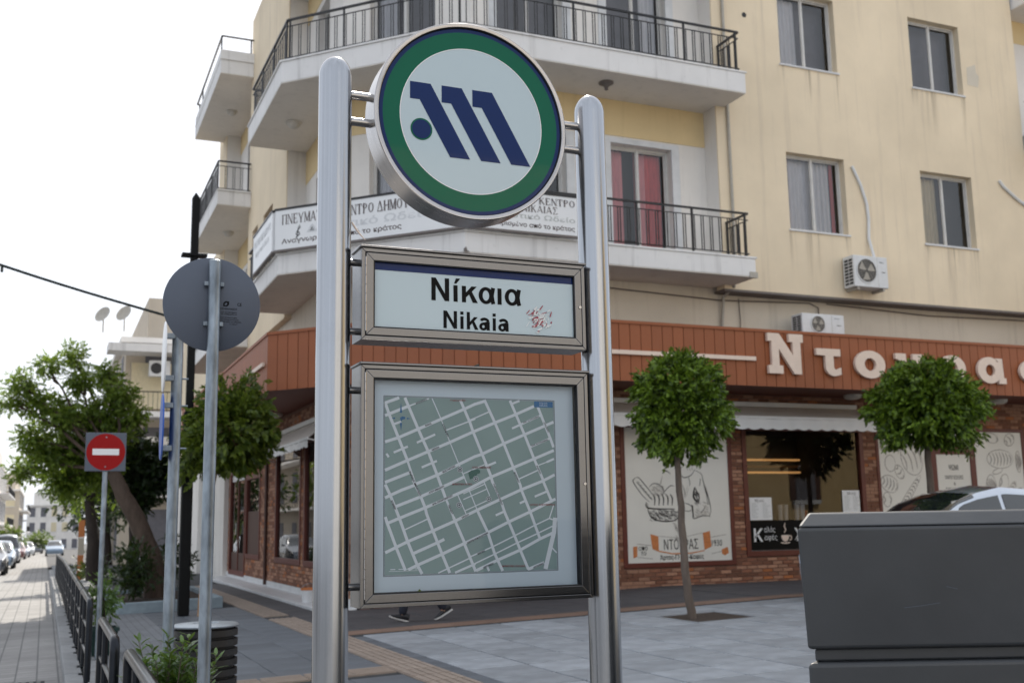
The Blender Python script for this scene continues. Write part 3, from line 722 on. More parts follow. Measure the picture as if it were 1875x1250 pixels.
# --- shop front along the plaza: brick wall with posters and a window
YG = 16.8; XG = 4.5
def brick_field(part, o, u, n, rects, zr, holes, bl=0.225, bh=0.066, gap=0.011, cap=300, seed=1, order=None):
    """brick slips on a backing wall. First `cap` (largest in view) single objects, the rest one joined part"""
    o, u, n = Vector(o), Vector(u), Vector(n); Z = Vector((0,0,1)); rr = random.Random(seed); L = []
    z = zr[0]; row = 0
    while z < zr[1]-0.02:
        s = rects[0]-(bl/2 if row % 2 else 0)
        while s < rects[1]:
            a, b = max(s, rects[0]), min(s+bl-gap, rects[1])
            segs = [(a, b)]
            for h in holes:
                if h[2] < z+bh*0.5 < h[3]:
                    ns = []
                    for p, q in segs:
                        if q <= h[0] or p >= h[1]: ns.append((p, q)); continue
                        if p < h[0]: ns.append((p, h[0]))
                        if q > h[1]: ns.append((h[1], q))
                    segs = ns
            for p, q in segs:
                if q-p > 0.03: L.append((p, q, z))
            s += bl
        z += bh; row += 1
    if order: L.sort(key=order)
    protos = {}; rest = MB()
    for i, (p, q, z) in enumerate(L):
        w = round(q-p, 2); r = rr.random(); mat = 'brick_pale' if r < 0.42 else ('brick_orange' if r < 0.5 else 'brick_red'); pr = rr.uniform(0.008, 0.016)
        if i < cap:
            if w not in protos:
                k = MB(); e = .004; h2 = bh-gap
                A = [Vector(), u*w, u*w+Z*h2, Z*h2]; B = [u*e+Z*e+n*.012, u*(w-e)+Z*e+n*.012, u*(w-e)+Z*(h2-e)+n*.012, u*e+Z*(h2-e)+n*.012]
                k.add(A+B, [(4,5,6,7),(0,1,5,4),(1,2,6,5),(2,3,7,6),(3,0,4,7)] if u.cross(Z).dot(n) > 0 else [(7,6,5,4),(4,5,1,0),(5,6,2,1),(6,7,3,2),(7,4,0,3)])
                ob = k.build('brick', mat, None); ob.parent = part; ob.location = o+u*p+Z*z+n*(pr-.012)-ORG[part.as_pointer()]; protos[w] = ob
                ob.material_slots[0].link = 'OBJECT'; ob.material_slots[0].material = MATS[mat]
            else: inst(protos[w], 'brick', part, o+u*p+Z*z+n*(pr-.012), mat)
        else:
            rest.mi = {'brick_red': 0, 'brick_pale': 1, 'brick_orange': 2}[mat]
            rest.obox(o+u*p+Z*z-n*.002, u*(q-p), n*(pr+.002), Z*(bh-gap))
    if rest.v: rest.build('brickwork', ['brick_red', 'brick_pale', 'brick_orange'], part, kind='stuff')
SH = [(9.20, 11.50, 0.32, 2.84), (11.74, 14.55, 0.45, 2.84), (14.86, 18.80, 0.32, 2.87), (5.4, 8.6, 0.4, 2.84)]
m = MB(); wall_with_holes(m, (4.76, YG, 0), (1,0,0), 21-4.76, -0.25, 3.41, [(h[0]-4.76, h[1]-4.76, h[2], h[3]) for h in SH], 0.22, NY)
shop = m.build('shop_wall', 'mortar', bld, label='brick shop wall facing the plaza')
brick_field(shop, (0, YG, 0), (1,0,0), Vector(NY), (4.76, 21), (-0.16, 3.39), SH, cap=300, seed=3, order=lambda b: abs(b[0]-11.4)+ (0 if b[2] < 0.45 or b[2] > 2.7 else 0.4) + (8 if (3.0 > b[2] > 2.84 and b[0] < 14.6) else 0) + (30 if b[0] < 8.9 else 0)+(9 if b[0] > 13.2 and b[2] < 1.3 else 0))
def framed(part, x0, x1, z0, z1, f=0.085, depth=0.03, mat='frame_red', name='frame'):
    m = MB(); y0 = YG-depth
    m.box(x0, x1, y0, YG+.08, z0, z0+f); m.box(x0, x1, y0, YG+.08, z1-f, z1); m.box(x0, x0+f, y0, YG+.08, z0+f, z1-f); m.box(x1-f, x1, y0, YG+.08, z0+f, z1-f)
    return m.build(name, mat, part, bevel=.006)
# poster 1: baker with bread basket (loose charcoal sketch)
def sketch(par, mats, strokes, x0, z0, k, y, name='sketch'):
    for mi, (mat, lst) in enumerate(zip(mats, strokes)):
        m = MB()
        for i, (w, pts) in enumerate(lst):
            if len(pts) > 2:
                q = []
                for j in range(len(pts)-1):
                    p0 = pts[max(0, j-1)]; p1 = pts[j]; p2 = pts[j+1]; p3 = pts[min(len(pts)-1, j+2)]
                    for s in range(5):
                        t = s/5; q.append(tuple(0.5*((2*p1[c])+(-p0[c]+p2[c])*t+(2*p0[c]-5*p1[c]+4*p2[c]-p3[c])*t*t+(-p0[c]+3*p1[c]-3*p2[c]+p3[c])*t**3) for c in (0, 1)))
                q.append(pts[-1]); pts = q
            ribbon(m, [(a*k, b*k) for a, b in pts], w*k*.82, (x0, y, z0), (1,0,0), (0,0,1), (0,-1,0), 0.0006+i*0.00003+mi*0.004, True)
        if m.v: m.build(name, mat, par)
pf = framed(shop, 9.20, 11.50, 0.32, 2.84, name='poster_frame')
MB().box(9.285, 11.415, YG-.012, YG+.02, 0.405, 2.755).build('poster', 'poster_paper', pf, label='poster of a baker holding a bread basket')
# coordinates in the poster measured in tenths of its width, origin lower left
dk = []; pl = []; og = []
dk += [(.10, [(1.0, 6.9), (.8, 6.75), (.75, 6.5), (1.5, 5.5), (2.2, 4.9)]), (.10, [(1.0, 6.9), (1.3, 6.85), (2.0, 6.1), (2.5, 5.5)])]
dk += [(.07, [(1.1+.22*i, 6.55-.25*i), (1.35+.22*i, 6.45-.25*i)]) for i in range(6)]
dk += [(.09, [(2.2, 6.1), (2.6, 6.4), (3.2, 6.3), (3.6, 5.8), (3.4, 5.4)]), (.09, [(3.6, 5.7), (4.2, 6.2), (4.6, 6.2)])]
dk += [(.16, [(2.5+.42*i, 5.6-.02*i), (2.7+.42*i, 5.2), (2.65+.42*i, 4.6)]) for i in range(5)]
dk += [(.16, [(1.9, 4.9), (2.1, 4.4), (4.6, 4.3)]), (.14, [(2.0, 4.8), (2.1, 4.0), (2.6, 3.5), (3.6, 3.3), (4.6, 3.4), (5.0, 3.8)])]
for i in range(26):
    a = 2.2+rnd.random()*2.5; b = 3.5+rnd.random()*.75
    dk.append((.05, [(a, b), (a+.12, b-.1)]))
dk += [(.10, [(5.0, 7.6), (5.3, 7.0), (5.9, 7.05), (6.5, 7.5)]), (.07, [(5.6+.25*i, 7.9-.05*i), (5.75+.25*i, 7.5), (5.7+.25*i, 7.2)]) ]if False else []
dk += [(.09, [(5.5, 7.9), (5.2, 7.3), (5.6, 6.9), (6.3, 7.1), (6.7, 7.6)]), (.05, [(5.8, 8.0), (6.0, 7.5)]), (.05, [(6.1, 7.9), (6.25, 7.45)]), (.05, [(6.4, 7.8), (6.45, 7.5)])]
dk += [(.08, [(6.7, 7.5), (7.3, 7.2), (7.5, 6.5), (7.9, 5.2), (8.1, 4.2), (7.9, 3.6)]), (.09, [(7.2, 6.8), (7.1, 6.2)]), (.22, [(6.6, 6.1), (6.45, 5.3), (6.8, 4.9)]), (.14, [(6.6, 6.1), (7.0, 5.3), (6.9, 4.9)])]
dk += [(.10, [(6.2, 4.7), (6.3, 3.9), (6.4, 3.5), (7.2, 3.7), (7.9, 3.7)]), (.18, [(6.3, 4.6), (6.35, 3.6)]), (.07, [(5.4, 4.8), (5.9, 4.7), (6.2, 4.5)]), (.07, [(5.4, 4.2), (5.9, 4.1), (6.2, 4.2)])]
dk += [(.10, [(3.6, 7.3), (3.9, 7.45), (4.3, 7.2)])]
pl += [(.10, [(3.5, 7.1), (3.3, 6.4), (3.1, 6.2)])] + [(.06, [(4.3+.1*i, 3.2-.2*i), (4.8+.05*i, 2.9-.18*i)]) for i in range(8)] + [(.06, [(5.8, 8.3), (6.4, 8.8), (6.9, 8.7), (7.0, 8.3), (6.6, 8.0), (6.0, 8.0)])] + [(.05, [(7.7, 6.2), (8.0, 5.0)]), (.05, [(5.9, 6.2), (5.6, 5.4)]), (.05, [(6.0, 6.0), (5.7, 5.3)])]
for i in range(70):
    a = 2.1+rnd.random()*2.6; b = 3.45+rnd.random()*.85; dk.append((.045, [(a, b), (a+.16, b-.07+rnd.uniform(-.06, .06))]))
for i in range(40):
    a = 6.45+rnd.random()*.5; b = 4.9+rnd.random()*.9; dk.append((.05, [(a, b), (a+.1, b-.22)]))
for i in range(30):
    a = 4.4+rnd.random()*.9; b = 1.9+rnd.random()*1.3; pl.append((.05, [(a, b), (a+.25, b-.25)]))
for i in range(60):
    a = 6.4+rnd.random()*1.5; b = 3.7+rnd.random()*1.2; pl.append((.04, [(a, b), (a+.2, b-.12)]))
for i in range(50):
    a = 2.4+rnd.random()*1.2; b = 5.5+rnd.random()*.8; pl.append((.05, [(a, b), (a+.18, b-.15)]))
for i in range(40):
    a = rnd.uniform(1.0, 2.3); dk.append((.05, [(a, 7.6-a*1.05), (a+.2, 7.45-a*1.05)]))
for i in range(90):
    a = 2.2+rnd.random()*2.6; b = 3.4+rnd.random()*.9; dk.append((.06, [(a, b), (a+.14, b-.12)]))
for a, b, c, d in ((5.0, 6.6, 5.3, 5.0), (5.4, 6.3, 5.6, 5.2), (7.5, 6.3, 7.8, 4.6), (7.6, 4.6, 7.0, 3.9), (6.0, 6.9, 6.1, 6.2)): dk.append((.06, [(a, b), ((a+c)/2+.08, (b+d)/2), (c, d)]))
k10 = 2.13/10; PX, PZ, PY = 9.285, 0.405, YG-.0125
sketch(pf, ['sketch_ink', 'sketch_pale'], [dk, pl], PX, PZ, k10, PY)
def print_poly(par, mat, polys, name, lift):
    m = MB()
    for i, p in enumerate(polys): m.add([(PX+a*k10, PY-lift-i*.0001, PZ+b*k10) for a, b in p], [tuple(range(len(p)))])
    return m.build(name, mat, par)
print_poly(pf, 'ribbon_orange', [[(2.3, 1.1), (2.9, .85), (2.9, 2.1), (2.15, 2.3)], [(7.3, .9), (8.0, 1.15), (7.9, 2.45), (7.2, 2.3)], [(.5, 1.3), (.9, 1.35), (.85, .5), (.5, .4)], [(9.0, .9), (9.6, 1.1), (9.7, .6), (9.3, .4), (9.0, .55)], [(2.9, .95), (4.2, .72), (6.0, .72), (7.3, .9), (7.3, .82), (6.0, .62), (4.2, .62), (2.9, .85)]], 'ribbon', .003)
print_poly(pf, 'sketch_pale', [[(.9, 1.5), (2.2, 1.35), (2.2, 1.40), (.9, 1.55)], [(.9, .45), (2.3, .28), (2.3, .33), (.9, .5)], [(2.9, 2.1), (5, 1.9), (7.2, 2.3), (7.2, 2.34), (5, 1.94), (2.9, 2.14)], [(8, 1.9), (9.5, 2.1), (9.5, 2.15), (8, 1.95)], [(8, .55), (9.2, .75), (9.2, .8), (8, .6)]], 'ribbon_line', .002)
def wall_text(par, body, x, z, w, h, y, mat, name='lettering', bold=0.0):
    m = MB(); m.mesh(text(body, w, h, 0, bold), (x, y, z), (1,0,0), (0,0,1), (0,-1,0)); return m.build(name, mat, par)
wall_text(pf, 'ΝΤΟΥΡΑΣ', PX+3.4*k10, PZ+1.0*k10, 3.3*k10, .85*k10, PY-.0045, 'sketch_ink')
wall_text(pf, 'από', PX+1.0*k10, PZ+1.0*k10, .85*k10, .42*k10, PY-.0045, 'sketch_ink'); wall_text(pf, 'το', PX+1.2*k10, PZ+.6*k10, .5*k10, .3*k10, PY-.0045, 'sketch_ink')
wall_text(pf, '1930', PX+8.05*k10, PZ+1.2*k10, 1.0*k10, .5*k10, PY-.0045, 'sketch_ink')
wall_text(pf, 'Άρτος-Γλυκό-Καφές', PX+3.0*k10, PZ+.1*k10, 4.2*k10, .5*k10, PY-.0045, 'ink_black', bold=.012)
# window with dark interior, warm slats, counter, cups and menus
wf = framed(shop, 11.74, 14.55, 0.45, 2.84, f=0.095, name='shop_window')
MB().add([(11.83, YG+.03, .54), (14.46, YG+.03, .54), (14.46, YG+.03, 2.75), (11.83, YG+.03, 2.75)], [(0,1,2,3)]).build('pane', 'shop_pane', wf)
MB().box(11.85, 13.05, YG+.012, YG+.02, .56, 1.09).build('window_decal', 'ink_black', wf)
for bx, tx, ww, hh, zz in ((11.93, 'Κ', .2, .24, .71), (13.0, 'Χ', .0, .0, 0)):
    if ww: wall_text(wf, tx, bx, zz, ww, hh, YG+.010, 'sign_white', bold=.02)
wall_text(wf, 'αλός', 12.16, .86, .24, .12, YG+.010, 'sign_white'); wall_text(wf, 'αφές', 12.16, .71, .28, .13, YG+.010, 'sign_white')
m = MB(); m.mesh(outline([arc(0, 0, .085, .10, 180, 360)+[(.085, .02), (-.085, .02)], ], 0), (12.62, YG+.010, .80), (1,0,0), (0,0,1), (0,-1,0))
ribbon(m, arc(12.72, .77, .04, .04, -100, 100), .018, (0, YG+.010, 0), (1,0,0), (0,0,1), (0,-1,0)); ribbon(m, [(12.6, .86), (12.64, .92), (12.61, .98), (12.63, 1.04)], .025, (0, YG+.0095, 0), (1,0,0), (0,0,1), (0,-1,0), 0, True); ribbon(m, arc(12.62, .69, .1, .015, 180, 360), .02, (0, YG+.0097, 0), (1,0,0), (0,0,1), (0,-1,0))
m.build('cup_emblem', 'letter_cream', wf)
wall_text(wf, 'Χ', 12.83, .71, .2, .24, YG+.010, 'sign_white', bold=.02)
for x0, x1, z0, z1 in ((11.87, 12.36, 1.10, 1.51), (14.0, 14.41, 1.2, 1.63)):
    mn = MB().box(x0, x1, YG+.014, YG+.02, z0, z1).build('menu_sheet', 'sign_white', wf); m = MB()
    for r in range(14):
        for c in (0, 1):
            a = x0+.04+c*(x1-x0)/2; b = a+rnd.uniform(.08, .18)
            m.add([(a, YG+.0135, z1-.11-r*.02), (b, YG+.0135, z1-.11-r*.02), (b, YG+.0135, z1-.103-r*.02), (a, YG+.0135, z1-.103-r*.02)], [(0,1,2,3)])
    m.build('menu_print', 'ink_grey', mn)
    wall_text(mn, 'Μενού', x0+.12, z1-.085, .2, .06, YG+.0133, 'sketch_ink')
m = MB(); m.box(11.6, 14.7, YG+2.2, YG+2.3, -.1, 3.0); m.box(11.55, 11.6, YG+.25, YG+2.2, -.1, 3.0); m.box(14.7, 14.75, YG+.25, YG+2.2, -.1, 3.0); m.build('room', 'dark_room', wf)
MB().box(11.6, 14.7, YG+.25, YG+2.2, 2.95, 3.0).build('room_ceiling', 'dark_room', wf); MB().box(11.6, 14.7, YG+.25, YG+2.2, -.12, -.1).build('room_floor', 'wood_dark', wf)
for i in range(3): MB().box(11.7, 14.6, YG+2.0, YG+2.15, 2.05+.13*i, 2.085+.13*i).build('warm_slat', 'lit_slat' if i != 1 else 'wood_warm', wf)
MB().box(12.2, 14.65, YG+1.0, YG+1.5, -.1, 1.05).build('counter', 'grey_shutter', wf)
for i, (x, mt) in enumerate(((13.75, 'white_plastic'), (13.88, 'white_plastic'), (13.35, 'alu_frame'), (13.48, 'alu_frame'), (13.95, 'sign_red'))):
    h = .34 if i < 4 else .22
    MB().lathe([(.0, 0), (.045, 0), (.055, h), (.05, h), (0, h)], (x, YG+1.1, 1.05), n=14).build('cup_stack', mt, wf, smooth=True)
# poster group 3
gf = framed(shop, 14.86, 18.80, 0.32, 2.87, f=0.07, name='poster_frame')
MB().box(16.22, 16.37, YG-.03, YG+.06, .39, 2.80).build('mullion', 'frame_red', gf); MB().box(17.27, 17.41, YG-.03, YG+.06, .39, 2.80).build('mullion', 'frame_red', gf); MB().box(16.371, 17.269, YG-.03, YG+.06, 2.335, 2.49).build('transom', 'frame_red', gf)
for x0, x1, z0, z1 in ((14.93, 16.22, .39, 2.8), (16.37, 17.27, 2.49, 2.8), (16.37, 17.27, .39, 2.335), (17.41, 18.73, .39, 2.8)):
    MB().box(x0, x1, YG-.01, YG+.02, z0, z1).build('poster', 'poster_paper', gf)
def loaf(cx, cz, a, b, rot, marks):
    o = []; c, s = math.cos(R(rot)), math.sin(R(rot))
    f = lambda x, y: (cx+x*c-y*s, cz+x*s+y*c)
    o.append((.022, [f(a*math.cos(t*math.pi/6), b*math.sin(t*math.pi/6)) for t in range(13)]))
    for i in range(marks):
        x = -a*.75+1.5*a*i/max(1, marks-1); h = b*.75*math.sqrt(max(0.05, 1-(x/a)**2)); o.append((.035, [f(x-.02, h), f(x+.03, 0), f(x-.01, -h)]))
    return o
pl = []
for args in ((15.75, 2.25, .26, .34, 20, 4), (15.42, 1.98, .15, .1, -55, 3), (15.55, 1.45, .62, .07, 50, 12), (15.15, 1.75, .22, .16, -20, 5), (15.95, 1.35, .22, .13, 70, 6), (15.25, 1.2, .2, .1, 30, 3), (15.15, 2.5, .18, .1, 20, 3), (15.2, 2.15, .13, .16, 0, 0), (15.75, 1.0, .3, .12, -20, 5), (15.2, .75, .2, .12, 30, 3), (15.9, .6, .25, .12, 10, 4), (15.35, 2.62, .1, .08, 0, 0), (15.06, 1.45, .1, .14, 0, 2),
             (18.1, 2.25, .36, .19, 0, 7), (17.9, 2.68, .2, .1, -10, 2), (18.4, 2.65, .15, .12, 30, 3), (17.8, 1.65, .14, .28, 0, 6), (18.15, 1.75, .12, .2, -20, 1), (18.3, 1.55, .3, .08, 55, 6), (18.6, 2.2, .07, .22, 0, 4), (18.6, 1.5, .1, .16, 10, 2), (17.7, 1.1, .2, .12, 20, 4), (18.3, .95, .3, .14, -15, 5), (17.9, .65, .25, .1, 5, 5), (18.0, 2.0, .14, .05, 15, 0)): pl += loaf(*args)
for q in (16.5, 16.7, 16.95, 17.15): pl.append((.016, arc(q, 2.63, .07, .07, 0, 300, 8)))
sketch(gf, ['sketch_pale'], [pl], 0, 0, 1.0, YG-.0105)
for tx, z, w, h in (('ΨΩΜΙ', 2.02, .25, .11), ('ΠΑΝΤΟΥ ΕΞΕΛΙΞΕΙΣ', 1.84, .48, .075), ('&', 1.72, .05, .06), ('ΠΑΝΕ / ΨΗΣΟΥ ΣΤΗΣ', 1.6, .48, .075)): wall_text(gf, tx, 16.82-w/2, z, w, h, YG-.0115, 'sketch_ink', bold=.02)
fx = framed(shop, 5.4, 8.6, .4, 2.84, name='shop_window'); MB().add([(5.49, YG+.03, .49), (8.51, YG+.03, .49), (8.51, YG+.03, 2.75), (5.49, YG+.03, 2.75)], [(0,1,2,3)]).build('pane', 'shop_pane', fx); MB().box(5.3, 8.7, YG+1.2, YG+1.3, -.1, 3).build('room', 'dark_room', fx)
# side shop front on the street
def side(m, y0, y1, z0, z1, x0, x1): return m.box(x0, x1, y0, y1, z0, z1)
LHL = [(17.6, 20.6, .40, 2.78), (20.88, 23.4, .40, 2.78), (25.2, 27.1, .40, 2.35), (27.2, 29.6, -.06, 2.6)]
m = MB(); wall_with_holes(m, (XG, 16.8, 0), (0,1,0), 13.15, -.3, 3.41, [(h[0]-16.8, h[1]-16.8, h[2], h[3]) for h in LHL], .22, (-1,0,0))
sidew = m.build('shop_wall', 'mortar', bld, label='brick shop wall facing the street')
brick_field(sidew, (XG, 0, 0), (0,1,0), Vector((-1,0,0)), (16.9, 29.9), (-.01, 3.36), LHL, cap=300, seed=5, order=lambda b: (0 if b[2] < .42 or 23.3 < b[0] < 25.3 else 5)+b[0]*.1+(4 if b[0] < 18.5 else 0))
MB().box(XG-.02, XG+.05, 16.8, 30, -.17, -.012).build('marble_base', 'marble', sidew)
for a, b in zip((16.8, 19.0, 21.2, 23.4, 25.6, 27.8), (18.98, 21.18, 23.38, 25.58, 27.78, 30)):
    MB().box(3.93, XG-.02, a, b, -.20, -.125).build('marble_step', 'marble', sidew, bevel=.01)
def sframe(y0, y1, z0, z1, f, name, parts):
    m = MB()
    m.box(XG-.03, XG+.08, y0, y1, z0, z0+f); m.box(XG-.03, XG+.08, y0, y1, z1-f, z1); m.box(XG-.03, XG+.08, y0, y0+f, z0+f, z1-f); m.box(XG-.03, XG+.08, y1-f, y1, z0+f, z1-f)
    fr = m.build(name, 'frame_red', sidew, bevel=.006)
    for k, (mat, a, b, c, d) in enumerate(parts):
        MB().box(XG+.02, XG+.03, a, b, c, d).build('pane' if 'pane' in mat else 'door_panel', mat, fr)
    MB().box(XG+.9, XG+.95, y0-.2, y1+.2, -.2, 3.2).build('room', 'dark_room', fr)
    return fr
sframe(17.6, 20.6, .40, 2.78, .1, 'shop_window', [('shop_pane', 17.7, 20.5, .5, 2.68)]); sframe(20.88, 23.4, .40, 2.78, .1, 'shop_window', [('shop_pane', 20.98, 23.3, .5, 2.68)])
sframe(25.2, 27.1, .40, 2.35, .1, 'shop_window', [('wood_dark', 25.3, 27.0, .5, 1.5), ('shop_pane', 25.3, 27.0, 1.5, 2.25)])
dr = sframe(27.2, 29.6, -.06, 2.6, .12, 'shop_door', [('wood_dark', 27.32, 29.48, .06, .5), ('shop_pane', 27.32, 29.48, .5, 2.3), ('sign_white', 27.32, 29.48, 2.3, 2.48)])
MB().box(XG, XG+.06, 28.36, 28.44, .06, 2.3).build('door_stile', 'frame_red', dr)
MB().cyl((XG-.06, 28.3, .95), (XG-.06, 28.3, 1.25), .012, n=8).build('handle', 'alu_frame', dr)
m = MB(); m.tube([(XG-.05, 24.3, 3.3), (XG-.05, 24.3, -.1)], .035, 8); m.build('rain_pipe', 'wood_dark', sidew)
# whitewashed ground floor beyond, with roller shutter
m = MB(); m.box(XG-.12, XG+.2, 30.0, 32.2, -.5, 3.6); m.box(XG-.12, XG+.2, 35.4, 42, -.5, 3.6); m.box(XG-.12, XG+.2, 32.2, 35.4, 2.7, 3.6); m.build('ground_floor_wall', 'white_render', bld)
sm = None
for k in range(26):
    if sm is None: sm = MB().box(XG, XG+.05, 32.2, 35.4, -.4, -.285).build('shutter_slat', 'white_plastic', bld, bevel=.02)
    else: c = inst(sm, 'shutter_slat', bld, Vector((0, 0, .12*k))+ORG[bld.as_pointer()])
m = MB(); m.box(XG, XG+6, 31, 42, 3.6, 9.5); m.build('rear_block', 'cream_render', bld)
# downpipe and wall cables
m = MB(); m.tube([(11.24, YF-.04, 11.9), (11.24, YF-.04, 5.5), (11.2, YF-.02, 5.25), (11.15, YF+.26, 5.1), (11.1, YF+.3, 4.42)], .028, 8); m.build('downpipe', 'pvc_grey', bld, smooth=True)
m = MB(); m.tube([(14.06, YF-.02, 7.82), (14.10, YF-.03, 7.74), (14.24, YF-.03, 7.45), (14.35, YF-.03, 7.1), (14.37, YF-.03, 6.8), (14.34, YF-.03, 6.4), (14.36, YF-.12, 6.0)], .03, 7); m.build('pipe_lagging', 'white_plastic', bld, smooth=True)
m = MB(); m.tube([(17.9, YF-.02, 7.95), (18.0, YF-.03, 7.83), (18.35, YF-.03, 7.6), (18.71, YF-.03, 7.42)], .032, 7); m.build('pipe_lagging', 'white_plastic', bld, smooth=True)
m = MB(); m.tube([(7.2, 16.3, 5.2), (9, 16.3, 5.12), (11.1, 16.3, 5.05), (13.1, 16.3, 5.12), (13.3, 16.3, 5.04), (13.3, 16.3, 4.5)], .012, 5); m.tube([(13.5, 16.3, 5.13), (16, 16.3, 5.05), (19, 16.3, 5.1)], .012, 5); m.tube([(11.5, 16.3, 5.1), (11.52, 16.3, 4.7), (11.5, 16.3, 4.4)], .01, 5); m.build('wall_cable', 'brown_edge', bld)
m = MB(); m.slab([(17.3, 9.9), (17.55, 10.0), (17.55, 9.82), (17.62, 9.75), (17.58, 9.5), (17.28, 9.52)], (0, YF-.003, .45), (1,0,0), (0,0,1), (0,1,0), .004); m.build('bare_plaster', 'grey_cream_render', bld)
MB().lathe([(.05, 0), (.05, .005), (0, .005)], (11.75, YF-.006, 10.55), (0,1,0), n=12).build('wall_vent', 'ac_dark', bld)

